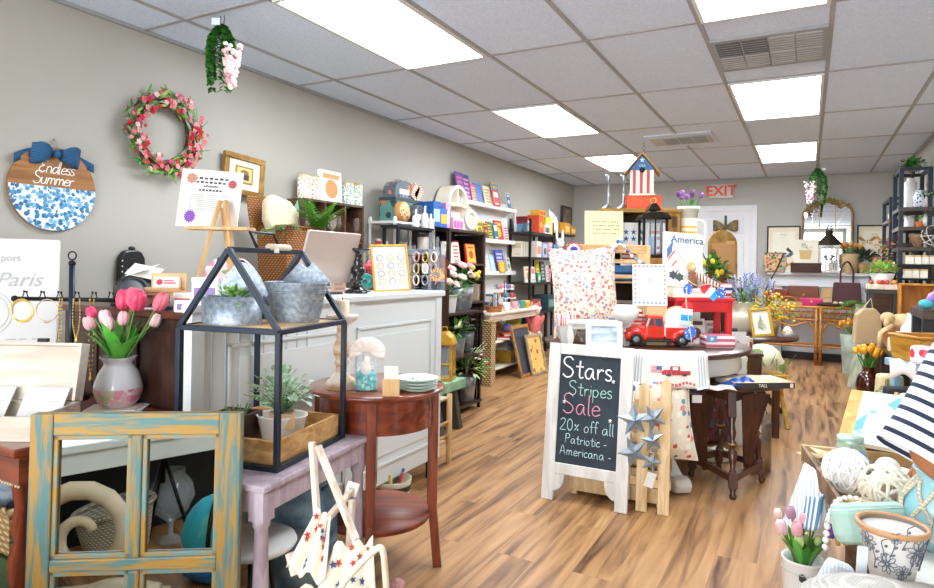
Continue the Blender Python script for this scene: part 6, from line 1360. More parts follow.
t=thing('flag_art','white panel with blue stars and red stripes inside the honey cabinet','wall art',oncab(-.0,-.1,1.192),group=None,rot=(-.05,0,YAW));G().box((-.14,-.01,0),(.2,.0,.34),paper).build('panel',t)
g=G()
for i in range(3):
 for j in range(2):g.prism([(x-.1+i*.055,z+.27-j*.05)for x,z in star_pts(.024)],-.0125,-.01,P('#2f5f9f'))
g.build('blue_stars',t);g=G()
for k in range(5):g.box((-.13 if k>1 else.07,-.0125,.19-.045*k+(.07 if k<2 else.045)),(.19,-.01,.212-.045*k+(.07 if k<2 else.045)),P('#e0403c'))
g.build('red_stripes',t)
t=thing('parchment_sign','pale yellow parchment board with lines of text left in front of the honey cabinet','sign',oncab(-.2,-.22,1.36),group=None,rot=(-.08,0,YAW));G().box((-.15,-.008,0),(.13,.004,.25),M('parchment','#f3e3ae',.7,amt=.05)).build('board',t)
g=G()
for k in range(4):
 for j in range(9):g.box((-.09+j*.022,-.0092,.166-k*.028),(-.073+j*.022-.005*((j+k)%3),-.008,.174-k*.028),P('#8f8468'))
g.build('printed_lines',t)
t.location=oncab(-.27,-.17,1.36)
t2=thing('book_stack','low white box under the parchment board','box',oncab(-.2,-.2,1.37),YAW);t2.location=oncab(-.15,-.215,1.33)
G().box((-.1,-.03,0),(.12,.03,.032),paper).build('box_body',t2,.002)
t=thing('price_card','small white square price card tied to the top left of honey cabinet','card',oncab(-.235,-.152,1.545),YAW);G().box((-.03,-.003,-.03),(.03,.0,.03),paper).build('card',t);G().tube([(0,-.001,.03),(.01,.0,.07)],.0015,rope,4).build('string',t)
for px,l in((606,'left silver candlestick on top of the honey cabinet'),(621,'right silver candlestick on top of the honey cabinet')):
 x=(px-635)/FPX*4.8;t=thing('candlestick',l,'candlestick',oncab(x,-.02,CBH));G().lathe([(.05,0),(.046,.012),(.02,.025),(.01,.05),(.014,.06),(.01,.07),(.018,.085),(.01,.1),(.016,.115),(.006,.13),(.006,.2),(.016,.21),(.012,.225),(.026,.25),(.024,.262),(.001,.25)],silver,20).build('turned_column',t)
t=thing('stacked_book','thick orange red book box under the birdhouse','book',oncab(.05,-.01,CBH),YAW-.1);G().box((-.135,-.09,0),(.125,.09,.012),P('#e2582c',.5)).box((-.135,-.09,.088),(.125,.09,.1),P('#e2582c',.5)).box((-.135,-.09,.012),(-.12,.09,.088),P('#e2582c',.5)).box((-.12,-.09,.012),(.115,-.078,.088),P('#e2582c',.5)).build('cover',t,.003);G().box((-.12,-.078,.012),(.115,.08,.088),P('#e9cfa5',.7)).build('pages',t)
t=thing('birdhouse','wooden birdhouse painted with red stripes and blue star panel on the orange book','birdhouse',oncab(.035,-.005,CBH+.1005),YAW-.25)
bw2=.085;G().box((-bw2-.012,-.1,0),(bw2+.012,.085,.014),P('#e9ddc9')).build('base',t,.002);G().prism([(-bw2,.014),(bw2,.014),(bw2,.2),(0,.3),(-bw2,.2)],-.08,.075,M('birdhouse_cream','#f0e6d4',.6,amt=.06)).build('house_body',t)
for k in range(3):G().box((-.066+.05*k,-.082,.016),(-.044+.05*k,-.08,.19),P('#c3525a',.6)).build('red_stripe',t)
G().prism([(-bw2,.19),(bw2,.19),(bw2,.2),(0,.3),(-bw2,.2)],-.084,-.08,P('#3f6f9f',.6)).build('blue_gable',t)
G().prism([(x,z+.265)for x,z in star_pts(.022)],-.087,-.084,P('#cfe0ea')).build('star',t);text('USA',.026,P('#cfe0ea'),t,(0,-.0855,.222))
g=G().at((0,-.083,.19),(PI/2,0,0));g.lathe([(.02,0),(.02,.006),(.001,.006)],P('#15181c'),16);g.build('entry_hole',t)
rfm=M('shingle','#b98a4a',.6,c2='#8a6030',pat='wood',sc=4,st=(8,1,8))
for s in(-1,1):G().bar((s*.13,-.005,.162),(0,-.005,.318),.012,.2,rfm,(0,1,0)).build('roof_panel',t,.002)
# black lantern in front of the flag art
t=thing('lantern','black metal candle lantern standing in front of the flag art','lantern',oncab(.05,-.26,1.27),YAW);lm=M('lantern_black','#2e2820',.4,.6,c2='#1c1813',pat='mottle',sc=12);G().cb((0,0,0),(.2,.16,.025),lm).build('base',t,.004)
for sx in(-.08,.08):
 for sy in(-.06,.06):G().cb((sx,sy,.025),(.016,.016,.25),lm).build('post',t)
for sy in(-.062,.062):G().box((-.075,sy-.001,.03),(.075,sy+.001,.27),clearg).build('glass_side',t);G().cb((0,sy,.025),(.01,.006,.25),lm).build('mullion',t)
G().prism([(-.11,.275),(.11,.275),(.1,.3),(.04,.325),(-.04,.325),(-.1,.3)],-.09,.09,lm).build('roof',t,.004);G().prism([(-.05,.34),(.05,.34),(.03,.37),(.012,.39),(-.012,.39),(-.03,.37)],-.04,.04,lm).build('chimney_cap',t,.003);G().cb((0,0,.32),(.04,.03,.025),lm).build('vent',t)
g=G();g.tube([(.02*cos(k*PI/8),0,.41+.02*sin(k*PI/8))for k in range(16)],.004,brass,6,True);g.build('ring_handle',t);G().lathe([(.028,.025),(.028,.15),(.001,.15)],P('#6f93b5',.5),16).build('candle',t)
t2=thing('riser_box','plain wood riser crate carrying the black lantern','crate',oncab(.05,-.26,0),YAW);G().cb((0,0,.0),(.24,.17,1.269),honey).build('riser_body',t2,.004)
# tulip pitcher at the right of the cabinet
p0=hd(687,300,4.75);t=thing('pitcher_vase','tall cream pitcher with yellow script and purple tulips','vase',(p0.x,p0.y,1.18),YAW)
G().lathe([(.055,0),(.062,.02),(.06,.35),(.07,.45),(.082,.48),(.078,.48),(.056,.34),(.001,.33)],M('cream_enamel','#f4f0e0',.35,amt=.03),28).build('pitcher_body',t);g=G();g.tube(smooth_path([(.06,0,.38),(.12,0,.36),(.12,0,.22),(.062,0,.16)],5),.008,M('cream_enamel','#f4f0e0'),8);g.build('handle',t)
g=G()
for k in range(4):g.lathe([(.0625,.2+.04*k),(.0635,.215+.04*k)],P('#f0d25a'),24,cap=False)
g.build('yellow_script',t)
tulip_bunch(t,.46,8,.12,.1,[M('tulip_purple','#7b3f8f',.5,c2='#5f2a78',sc=20),M('tulip_violet','#9b5fae',.5)],.028,None,26,.5,.14,.03)
t2=thing('pedestal_stand','white stand carrying the cream pitcher','stand',(p0.x,p0.y,0),YAW);G().cb((0,0,0),(.15,.15,1.179),whp2).build('stand_body',t2,.004)
# patriotic list in red bordered frame
p0=hd(650,303,3.72)
t=thing('bordered_print','white print with a border of red and blue dots standing behind the red truck','print',(p0.x,p0.y,TZ+.23),group=None,rot=(-.1,0,YAW-.02));G().box((-.1,-.006,0),(.1,.004,.245),paper).build('sheet',t);g=G()
for k in range(8):
 for z,c in((.012,'#5f86b8'),(.228,'#e0605f')):g.box((-.092+.024*k,-.008,z),(-.08+.024*k,-.006,z+.01),P(c))
for k in range(7):
 for x in(-.092,.08):g.box((x,-.008,.04+.027*k),(x+.011,-.006,.05+.027*k),P('#e0706c' if k%3 else '#6f90bd'))
g.build('dotted_border',t);G().prism([(x,z+.15)for x,z in star_pts(.02,.014,6)],-.0075,-.006,P('#d5b7b5')).build('printed_motif',t)
t2=thing('riser_box','plain kraft riser box under the bordered print','box',(p0.x+.01,p0.y+.07,TZ),YAW);G().box((-.06,-.06,0),(.06,.03,.229),kraft).build('riser_body',t2,.003)
p0=hd(646,325,3.80);t=thing('flag_block','wooden block flag with red stripes and blue stripes behind the truck cab','decoration',(p0.x-.03,p0.y,TZ),YAW);G().box((-.06,0,0),(.06,.03,.17),paper).build('block_body',t,.002)
g=G()
for k in range(3):g.box((-.058,-.002,.1+.024*k),(.058,0,.112+.024*k),P('#d9474a'))
for k in range(4):g.box((-.055+.03*k,-.002,.0),(-.038+.03*k,0,.09),P('#3f68a8'))
g.box((-.0,-.003,.03),(.035,-.001,.09),P('#274a86'));g.build('painted_stripes',t)
p0=onT(655,347)
# red pickup
t=thing('toy_truck','red metal vintage pickup truck model on the front of the round table','toy truck',(p0.x,p0.y+.07,TZ+.008),YAW-.06)
tr=M('truck_red','#d8321f',.22,coat=.6,c2='#c02616',sc=4);L_=.42
def side(pts,y0,y1,m,n,bev=.008):return G().prism(pts,y0,y1,m).build(n,t,bev)
side([(-.2,.035),(-.075,.035),(-.075,.105),(-.11,.108),(-.19,.098),(-.205,.08)],-.055,.055,tr,'hood',.018)
side([(-.085,.035),(.025,.035),(.025,.105),(.018,.165),(.005,.172),(-.055,.172),(-.068,.165),(-.085,.11)],-.062,.062,tr,'cab',.012)
for sy in(-1,1):G().prism([(-.066,.115),(-.038,.115),(-.038,.155),(-.055,.155)],sy*.064-.001,sy*.064+.001,P('#3a4a55',.1)).build('side_window',t);G().prism([(-.028,.112),(.012,.112),(.008,.155),(-.028,.155)],sy*.064-.001,sy*.064+.001,P('#3a4a55',.1)).build('side_window',t)
G().box((-.075,-.05,.118),(-.07,.05,.158),P('#4a5c68',.1)).build('windscreen',t,loc=(-.004,0,0))
for sy in(-1,1):side([(.03,.04),(.2,.04),(.2,.105),(.03,.105)],sy*.064-.004,sy*.064+.004,tr,'bed_side',.003)
G().box((.03,-.06,.04),(.2,.06,.05),tr).build('bed_floor',t);G().box((.196,-.06,.04),(.204,.06,.105),tr).build('tailgate',t,.002)
for x in(-.135,.125):
 for sy in(-1,1):
  g=G().at((x,sy*.062,.038));pts=[(.05*cos(k*PI/12),0,-.01+.05*sin(k*PI/12))for k in range(13)];g.tube(pts,[.012]+[.018]*11+[.012],tr,8);g.build('fender',t)
  g=G().at((x,sy*.062,.033),(PI/2,0,0));g.lathe([(.02,-.012),(.033,-.012),(.035,0),(.033,.012),(.02,.012)],P('#1d1d1f',.7),24,cap=False);o=g.build('tyre',t);g=G().at((x,sy*.062,.033),(PI/2,0,0));g.lathe([(.001,-.009),(.012,-.01),(.021,-.008),(.021,.008),(.012,.01),(.001,.009)],silver,18);g.build('wheel_hub',t)
G().box((-.09,-.07,.025),(.08,-.055,.034),P('#2a2a2c')).build('running_board',t,.002);G().box((-.09,.055,.025),(.08,.07,.034),P('#2a2a2c')).build('running_board',t,.002)
G().box((-.2,-.03,.04),(-.21,.03,.085),silver).build('grille',t,.003)
for sy in(-.045,.045):G().ell((-.2,sy,.08),(.012,.012,.012),P('#efe9d8',.2),10,6).build('headlamp',t)
G().tube([(-.215,-.065,.04),(-.22,0,.04),(-.215,.065,.04)],.007,silver,8).build('bumper',t)
G().box((-.19,-.05,.02),(.19,.05,.04),P('#232325')).build('chassis',t)
p1=Vector((t.location.x,t.location.y,0))+Vector((cos(YAW-.06),sin(YAW-.06),0))*.115
t2=thing('oval_sign','round topped white sign with pale landscape standing in the truck bed','sign',(p1.x,p1.y,TZ+.059),group=None,rot=(-.08,0,YAW-.06));G().prism([(-.078,0),(.078,0),(.085,.1)]+[(.085*cos(k*PI/12),.1+.075*sin(k*PI/12))for k in range(1,12)]+[(-.085,.1)],-.008,.008,M('tan_rim','#c7b48f',.6)).build('rim',t2);G().prism([(-.07,.01),(.07,.01),(.075,.1)]+[(.075*cos(k*PI/12),.1+.065*sin(k*PI/12))for k in range(1,12)]+[(-.075,.1)],-.011,-.008,M('pale_landscape','#eef0ea',.6,c2='#c3dedb',pat='mottle',sc=7,st=(1,1,4))).build('painted_face',t2)
for k,(x,c)in enumerate(((-.05,'#f4f1ec'),(.03,'#f0e9e2'))):g=G();c_,s_=cos(YAW-.06),sin(YAW-.06);g.at((p1.x+c_*x+s_*.035,p1.y+s_*x-c_*.035,TZ+.059),(-.05,0,YAW));g.box((-.04,-.006,0),(.045,.004,.07),paper);g.prism([(a_,b_+.045)for a_,b_ in star_pts(.01)],-.008,-.006,P('#d9474a'));tag(g.build('wood_tag'),('left','right')[k]+' small white star block in the bed of the red truck','decoration')
# red mini table and things on it
p0=hd(697,340,3.85);rt=Vector((p0.x,p0.y,TZ));rrz=YAW+.1
t=thing('mini_table','bright red painted small table at the right of the round table','table',rt,rrz);RH=.28
G().box((-.18,-.09,RH-.022),(.19,.09,RH),redp).build('tabletop',t,.003)
for p,q in(((-.16,-.085,RH-.085),(.17,-.07,RH-.022)),((-.16,.07,RH-.085),(.17,.085,RH-.022))):G().box(p,q,redp).build('apron',t,.002)
for x in(-.155,.16):
 for y_ in(-.07,.07):G().cb((x,y_,0),(.035,.03,RH-.022),redp).build('leg',t,.003)
def onred(x,y_,z):c,s=cos(rrz),sin(rrz);return(rt.x+c*x-s*y_,rt.y+s*x+c*y_,TZ+z)
for k,(z,w,c,l)in enumerate(((RH,.24,'#e7d7bd','cream book at the bottom of the stack on the red mini table'),(RH+.028,.22,'#f1e5d2','pale book on top of the stack on the red mini table'))):
 g=G().at(onred(-.07,.0,z+.0005),(0,0,rrz));g.box((-w/2,-.07,0),(w/2,.07,.027),P(c,.6));g.box((-w/2+.01,-.071,.004),(w/2+.001,.068,.023),paper);tag(g.build('stacked_book',bev=.001),l,'book')
t=thing('america_sign','white canvas sign reading America with a waving flag and an eagle','sign',onred(-.09,.03,RH+.057),group=None,rot=(-.18,.07,rrz));G().box((-.12,-.012,0),(.13,.008,.34),cv).build('canvas',t,.002)
text('America',.062,P('#41617a',.6),t,(.03,-.0125,.295),bold=.001)
g=G()
for k in range(5):g.prism([(-.1+.012*k,.16-.02*k+.0),(-.085+.012*k,.165-.02*k),(-.045+.006*k,.22-.03*k),(-.055+.006*k,.225-.03*k)],-.014,-.012,P('#c9605c' if k%2==0 else '#efe4da'))
g.prism([(-.1,.17),(-.07,.21),(-.06,.29),(-.1,.23)],-.015,-.012,P('#4f6f9f'));g.build('painted_flag',t);G().bar((-.09,-.013,.31),(.02,-.013,.14),.004,.002,P('#8a7a62')).build('painted_pole',t)
for x,z,c in((-.02,.06,'#4a5a48'),(-.06,.07,'#3f4a5c'),(.06,.08,'#3d4a5f')):G().prism([(x+.03*a_,z+.9*b_)for a_,b_ in star_pts(1,.7,6)],-.0145,-.012,P(c)).build('painted_foliage',t)if 0 else G().prism([(x+a_,z+b_)for a_,b_ in star_pts(.03,.02,6)],-.0145,-.012,P(c)).build('painted_foliage',t)
t=thing('bunny_figure','tan wooden angel figure with brown dress before the America sign','figurine',onred(-.04,-.06,RH+.0005 if 0 else RH+.056),rrz)
G().lathe([(.03,0),(.032,.02),(.014,.1),(.001,.105)],P('#7a4a30',.7),14).build('dress',t);G().ell((0,0,.12),(.022,.02,.024),P('#d9b48f',.6)).build('head',t);G().ell((-.005,.008,.125),(.03,.022,.035),M('straw_hair','#c9a066',.9,b=.2,sc=40)).build('hair',t)
t.location=onred(-.055,-.04,RH+.056)
for k,(x,y_,l)in enumerate(((.05,-.03,'front rolled striped flag lying on the red mini table'),(.06,.03,'rear rolled striped flag lying on the red mini table'))):
 g=G().at(onred(x,y_,RH+.1),(0,0,rrz-.3));g.tube([(-.07,0,.04),(.07,0,-.04)],.022,M('flag_stripe','#efe2d0',.8,c2='#a5483f',pat='band',sc=18,th=.5),12);tag(g.build('rolled_flag'),l,'flag');
g=G().at(onred(.055,.0,RH+.0005),(0,0,rrz));g.cb((0,0,0),(.14,.11,.055),M('kraft_stack','#d9c3a0',.8));tag(g.build('kraft_box',bev=.003),'low kraft box under the rolled flags on the red mini table','box')
bpy.data.objects['rolled_flag'].location.z=-.005
t=thing('flag_pillow','small flag print fabric bag at the right end of the red mini table','bag',onred(.15,.0,RH+.0005),rrz);G().box((-.055,-.03,0),(.055,.03,.085),M('flag_fabric','#f0e9e4',.8,c2='#c23a42',pat='band',sc=9,rot=(0,PI/2,0),th=.5)).build('bag_body',t,.012);G().box((-.04,-.033,.0),(-.025,-.029,.085),P('#2c3f7a')).box((-.055,-.033,.045),(.055,-.029,.06),P('#2c3f7a')).build('navy_ribbon',t)
# wooden popsicle garland
t=thing('tag_garland','garland of red white and blue wooden ice pop tags on the red mini table','garland',rt);iv=Matrix.Translation(-rt)
def tagpop(px,py,D,tilt,cols,rz=YAW):
 g=G().at(hd(px,py,D)-rt,(0,tilt,rz))
 w_=.03;g.prism([(-w_,-.05),(w_,-.05),(w_,-.016),(-w_,-.016)],-.004,.004,P(cols[0],.5));g.prism([(-w_,-.016),(w_,-.016),(w_,.018),(-w_,.018)],-.004,.004,P(cols[1],.5));g.prism([(-w_,.018),(w_,.018),(w_,.03)]+[(w_*cos(k*PI/8),.03+w_*sin(k*PI/8))for k in range(1,8)]+[(-w_,.03)],-.004,.004,P(cols[2],.5));return g.build('wooden_tag',t)
dots=M('blue_dots','#3b6fc4',.5,pat='cells',sc=70,cols=['#cfe0f4','#e9f1fa'],th=.3)
def tagdot(px,py,D,r_):g=G().at(hd(px,py,D)-rt,(0,.3,YAW));g.prism([(r_*cos(k*PI/10),r_*1.25*sin(k*PI/10))for k in range(20)],-.004,.004,dots);return g.build('wooden_tag',t)
tagpop(687,312,3.62,.1,('#2f9fd6','#f3f1ec','#d9343c'));tagdot(690,333,3.6,.032);tagdot(688,289,3.66,.026);tagpop(710,292,3.68,-.9,('#2f9fd6','#f3f1ec','#d9343c'));tagdot(721,293,3.68,.028)
g=G();g.T=iv;g.tube(smooth_path([hd(x,y_,D)for x,y_,D in((688,280,3.68),(686,300,3.62),(689,322,3.6),(692,345,3.58))],4),.003,rope,5);g.tube(smooth_path([hd(x,y_,3.67)for x,y_ in((688,280),(698,286),(710,284),(724,290))],4),.003,rope,5);g.build('cord',t)
# under/around the red mini table
for k,(px,py,D,w,h,c,c2,l)in enumerate(((696,341,3.84,.11,.15,'#e9e6e0','#5a4a40','white card with dark portrait standing under the red mini table'),(713,341,3.95,.1,.13,'#efebe4','#a9b0b5','white card standing beside the right leg of the red mini table'),(734,343,4.05,.12,.17,'#f1eee8','#b5303a','white card with a red flower right of the red mini table'))):
 if k==2:continue
 p0=hd(px,py,D);book(l,(p0.x,p0.y,TZ),YAW,w,h,.008,c,c2,.1,motif=1,name='greeting_card',cat='card')
p0=hd(716,352,3.62);t=thing('flag_towel','folded towel with faded red stripes and blue star corner at the right table edge','towel',(p0.x,p0.y+.05,TZ),YAW);G().box((-.085,-.06,0),(.085,.06,.075),M('faded_stripe','#e9d3d2',.8,c2='#b9586a',pat='band',sc=10,rot=(0,PI/2,0),th=.5)).build('folds',t,.014);G().box((-.084,-.063,.036),(-.025,-.058,.074),P('#6f8fb5')).build('blue_corner',t);G().prism([(x-.055,z+.055)for x,z in star_pts(.013)],-.065,-.063,paper).build('white_star',t)
# pine crate with cushion below
c0=hz(570,499,0);t=thing('pine_crate','natural pine slatted crate behind the chalkboard sign','crate',(-.86,3.36,0),.06);cw,cd=.24,.125
for y_ in(-cd,cd):
 for z in(.03,.12,.21):G().box((-cw,y_-.006,z),(cw,y_+.006,z+.065),pine).build('slat',t,.002)
for x in(-cw,cw):
 for z in(.03,.12,.21):G().box((x-.006,-cd,z),(x+.006,cd,z+.065),pine).build('slat',t,.002)
for x in(-cw+.02,cw-.02):
 for y_ in(-cd+.016,cd-.016):G().cb((x,y_,0),(.03,.02,.285),pine).build('corner_post',t)
G().box((-cw,-cd,.02),(cw,cd,.03),pine).build('base_board',t)
pat_=M('patriotic_print','#e6dcc8',.85,pat='cells',sc=26,cols=['#c9564e','#4f7ba0','#d98a7c','#6f93ac','#f2ead9'],th=.38)
t=cushion('cushion','cream cushion printed with red and blue fish rows standing in the pine crate','cushion',(-.66,3.34,.20),.40,.46,.13,pat_,.45,.1,roll=-.08)
g=G()
for k in range(8):g.box((-.13+.033*k,-.03,.365),(-.105+.033*k,-.024,.385),P('#d5605a'))
# picket with barn stars
pk0,pk1=hz(641,511,0),hz(663,515,0);dv=(pk1-pk0);dv.z=0;prz=math.atan2(dv.y,dv.x);pm=pk1
t=thing('picket_fence','short section of pine picket fence leaning on the crate hung with metal stars','fence',(pk1.x,pk1.y,0),rot=(-.07,0,prz));sp_=dv.length
for k in range(3):
 x=-sp_*k;h=.665-.03*k;G().prism([(x-.027,0),(x+.027,0),(x+.025,h-.03),(x,h),(x-.025,h-.03)],-.008,.008,pine).build('picket',t,.002)
for z in(.12,.33,.5):G().box((-sp_*2.2,.008,z),(.03,.022,z+.04),pine).build('rail',t)
stm=M('barn_star','#a9b6bf',.4,.5,c2='#808f9b',pat='mottle',sc=18)
iv=None
for k,(px,py,D,r_,a0,l)in enumerate(((634,420,3.02,.085,.1,'large galvanised barn star at the left on the pickets'),(653,418,3.0,.07,.5,'galvanised barn star at the upper right on the pickets'),(633,452,3.02,.08,.4,'galvanised barn star below the large one beside the sign'),(652,440,3.02,.06,.2,'small galvanised barn star in the middle of the pickets'),(651,462,3.01,.055,.9,'lowest galvanised barn star on the pickets'))):
 p0=hd(px,py,D);t2=thing('barn_star',l,'star',p0,YAW);s5=star_pts(r_,r_*.42,5,a0+PI/2);g=G();g.add([(x,0,z)for x,z in s5]+[(0,-.022,0),(0,.004,0)],[(i,(i+1)%10,10)for i in range(10)]+[((i+1)%10,i,11)for i in range(10)],stm);g.build('star_body',t2);G().tube([(0,0,r_*.9),(0,.02,r_*1.15)],.002,rope,4).build('hanger',t2)
g=G().at(hd(650,480,3.0),(0,.3,YAW));g.box((-.022,-.001,-.035),(.022,.001,.035),paper);tag(g.build('price_tag'),'white paper price tag hanging from the lowest star','tag')
g=G().at(hd(697,399,3.3),(0,0,YAW));g.box((-.025,-.001,-.02),(.025,.001,.02),paper);tag(g.build('price_tag'),'white price tag hanging from the tea towel corner by the dark table','tag')
# butterfly drop leaf table
F_,R_,L2,B2=hz(733,500,0),hz(762,482.5,0),hz(691,476,0),hz(718.6,469.5,0)
DC=(F_+R_+L2+B2)/4;DZ=.575
t=thing('drop_leaf_table','dark wood drop leaf table with splayed turned legs and wing supports','table',(DC.x,DC.y,0));iv=Matrix.Translation((-DC.x,-DC.y,0))
g=G().at((-.03,-.01,0),(0,0,YAW+.05));g.lathe([(.31,DZ-.02),(.32,DZ-.012),(.32,DZ-.004),(.314,DZ),(.001,DZ)],walnutx,48,1.14,.8);g.build('tabletop',t,.002)
tops=[]
for f in(F_,R_,L2,B2):
 tp=DC+(f-DC)*.62;tp.z=DZ-.02;tops.append(tp);g=G();g.T=iv;d=tp-f
 g.bar(f+d*.74,tp,.04,.04,walnut);g.bar(f+d*.1,f+d*.24,.042,.042,walnut)
 pr=[(0,.012),(.03,.02),(.06,.014),(.1,.02)];g.tube([f+d*k for k in(0,.03,.06,.1)],[.012,.02,.013,.02],walnut,10)
 g.tube([f+d*k for k in(.24,.27,.34,.42,.46,.5,.53,.6,.68,.74)],[.02,.012,.018,.024,.012,.026,.012,.02,.014,.02],walnut,12);o=g.build('leg',t,.002)
 g=G();g.T=iv;g.ell(f+d*.5,(.028,.028,.012),M('old_gold','#a5803a',.4,.6),10,6);g.build('gold_ring',t)
for a_,b_ in((F_,R_),(R_,B2),(B2,L2),(L2,F_)):
 p,q=a_+UP*.1+(DC-a_)*.06,b_+UP*.1+(DC-b_)*.06;p.z=q.z=.105;g=G();g.T=iv;g.bar(p,q,.022,.035,walnut);g.build('stretcher',t)
for a_,b_ in zip(tops,tops[1:]+tops[:1]):pass
g=G();g.T=iv;q=[p.copy()for p in tops]
for a_,b_ in((0,1),(1,3),(3,2),(2,0)):g.bar(q[a_]-UP*.035,q[b_]-UP*.035,.02,.07,walnut)
g.build('apron',t)
def wing(px0,px1,px2,px3,D,y0,y1,n):
 P4=[hd(px0,y0,D),hd(px1,y0,D),hd(px2,y1,D),hd(px3,y1,D)];g=G();g.T=iv;nrm=(P4[1]-P4[0]).cross(P4[3]-P4[0]).normalized()*.012;m_=[(P4[1]+P4[2])/2-(P4[1]-P4[0]).normalized()*.02]
 ring=[P4[0],P4[1],m_[0],P4[2],P4[3]];k=len(ring);g.add([p+nrm for p in ring]+[p-nrm for p in ring],[list(range(k)),list(range(2*k-1,k-1,-1))]+[(i,i+k,(i+1)%k+k,(i+1)%k)for i in range(k)],walnut);g.build(n,t,.003)
wing(742,770,752,744,3.5,394,468,'wing_support');wing(685,716,706,702,3.62,394,470,'wing_support')
p0=hz(770,386,DZ);t2=thing('coffee_table_book','large flat book with pale cover and dark spine on the dark drop leaf table','book',(p0.x-.07,p0.y+.0,DZ),YAW+.12);t2.scale=(.92,.92,1)
G().box((-.19,-.115,.0),(.16,.115,.028),paper).build('pages',t2);G().box((-.195,-.12,.027),(.165,.12,.032),M('book_sand','#d9c6a2',.6,c2='#c3ac84',pat='mottle',sc=5)).box((-.195,-.12,0),(.165,.12,.002),P('#2e2b2a')).box((-.195,-.122,0),(.165,-.115,.03),P('#3a3735')).build('cover',t2);text('TALL',.024,P('#e9e2d2'),t2,(-.03,-.1225,.015));G().box((.135,-.1235,.004),(.155,-.122,.026),P('#d9d0bd')).build('publisher_mark',t2)
bl=M('blue_satin','#1f4fa8',.35,c2='#12357d',sc=20)
p0=hz(716,389,DZ);g=G().at((p0.x,p0.y,DZ+.002),(0,0,YAW));g.sheet(lambda u,v:(-.12+.2*u,-.07+.1*v,.006+.012*sin(6*u+3*v)**2),12,8,M('white_cloth','#eef0f4',.8),.004);tag(g.build('folded_cloth'),'white folded cloth on the left of the dark drop leaf table','cloth')
for k,(px,py,m_,l)in enumerate(((742,387,bl,'royal blue satin scarf bunched beside the book on the drop leaf table'),(722,378,M('blue_print_scarf','#5f7fc4',.6,c2='#2f4a94',pat='mottle',sc=25),'light blue printed scarf on the drop leaf table'))):
 p0=hz(px,py,DZ);g=G().at((p0.x,p0.y,DZ+.012),(0,0,YAW+.2));g.sheet(lambda u,v:(-.1+.2*u,-.05+.1*v,.004+(.03*sin(PI*u)*sin(PI*v)*(1+.5*sin(17*u+6*v)))),20,12,m_,.003);tag(g.build('scarf'),l,'scarf')
t=thing('storage_box','dark patterned box under the table behind the dark drop leaf table','box',(-.62,4.42,0),YAW);p0=hd(735,430,4.3);t.location=(p0.x-.25,p0.y,.02);G().cb((0,0,0),(.36,.2,.4),M('mauve_print','#7a4048',.7,pat='cells',sc=16,cols=['#4f6a86','#a5707a','#5a2c36'],th=.45)).build('box_body',t,.01)
p0=hz(757,474,0);t=thing('metal_canister','tall silver metal canister with wire handle beside the dark table leg','canister',(p0.x+.03,p0.y+.08,0),YAW);cm_=M('brushed_tin','#b8aa98',.3,.8,c2='#8f8272',pat='mottle',sc=9);G().lathe([(.055,0),(.058,.005),(.058,.28),(.05,.29),(.03,.3),(.03,.33),(.001,.33)],cm_,28,1,.85).build('can_body',t);g=G();handle(g,.03,.045,.33,iron,.003);g.build('wire_handle',t)
t.location=(-.23,4.2,0)
t=thing('plush_base','tall wood crate','crate',(0,0,-5))if 0 else None
# ================================================================== BACK, RIGHT OF THE DOOR
MZ=1.1705
def bk(px,y=9.62):return lx(px,y)
g_=lambda:G()
# gold arched window mirror standing on the mantel
mx0,mx1=lx(802.5,9.7),lx(851.5,9.7);mw=(mx1-mx0)/2
t=thing('arched_mirror','gold framed arched window pane mirror standing on the white mantel','mirror',((mx0+mx1)/2,9.69,MZ));mh=.93
ar=[(mw*cos(PI-k*PI/20),mh-.16+.16*sin(PI-k*PI/20))for k in range(21)]
pts=[(-mw,0,0)]+[(x,0,z)for x,z in ar]+[(mw,0,0)]
G().tube([(x,0,z+.012)for x,_,z in pts],.014,gold,8,True).build('arched_frame',t)
G().prism([(x,z+.012)for x,_,z in pts],.005,.012,mirr).build('mirror_pane',t)
for x in(-mw*.33,mw*.33):G().box((x-.005,-.006,.01),(x+.005,.006,mh-.02),gold).build('glazing_bar',t)
for z in(.32,.62):G().box((-mw,-.006,z),(mw,.006,z+.008),gold).build('glazing_bar',t)
g=G()
for k in range(40):a_=rnd(-1,1);g.leaf((a_*mw*.75,-.02,mh+.015-.12*a_*a_),(rnd(-1,1),-.3,rnd(.0,.8)),.075,.035,M('gilt_leaf','#a58f62',.5,.4,amt=.3),.1,(0,-1,0))
for k in range(7):g.ell((-.24+.08*k,-.03,mh+.02-.12*((-.24+.08*k)/mw*.75)**2),.016,M('gilt_leaf','#a58f62'),6,5)
g.build('gilt_crest',t)
mat_c=M('butterfly_paper','#e8dcc0',.7,amt=.05);mat_p=P('#f1ead6',.7)
def bfly(x,z,s,c1,c2):
 g=G();k=P(c1,.6);k2=P(c2,.6)
 for q in(-1,1):
  g.prism([(x+q*s*.06,z),(x+q*s*.5,z+s*.42),(x+q*s*.62,z+s*.2),(x+q*s*.35,z-s*.02)],-.016,-.0142,k);g.prism([(x+q*s*.05,z-s*.02),(x+q*s*.36,z-s*.05),(x+q*s*.38,z-s*.3),(x+q*s*.16,z-s*.3)],-.016,-.0142,k2)
 g.box((x-s*.03,-.0165,z-s*.2),(x+s*.03,-.0142,z+s*.1),P('#2c2620'));return g
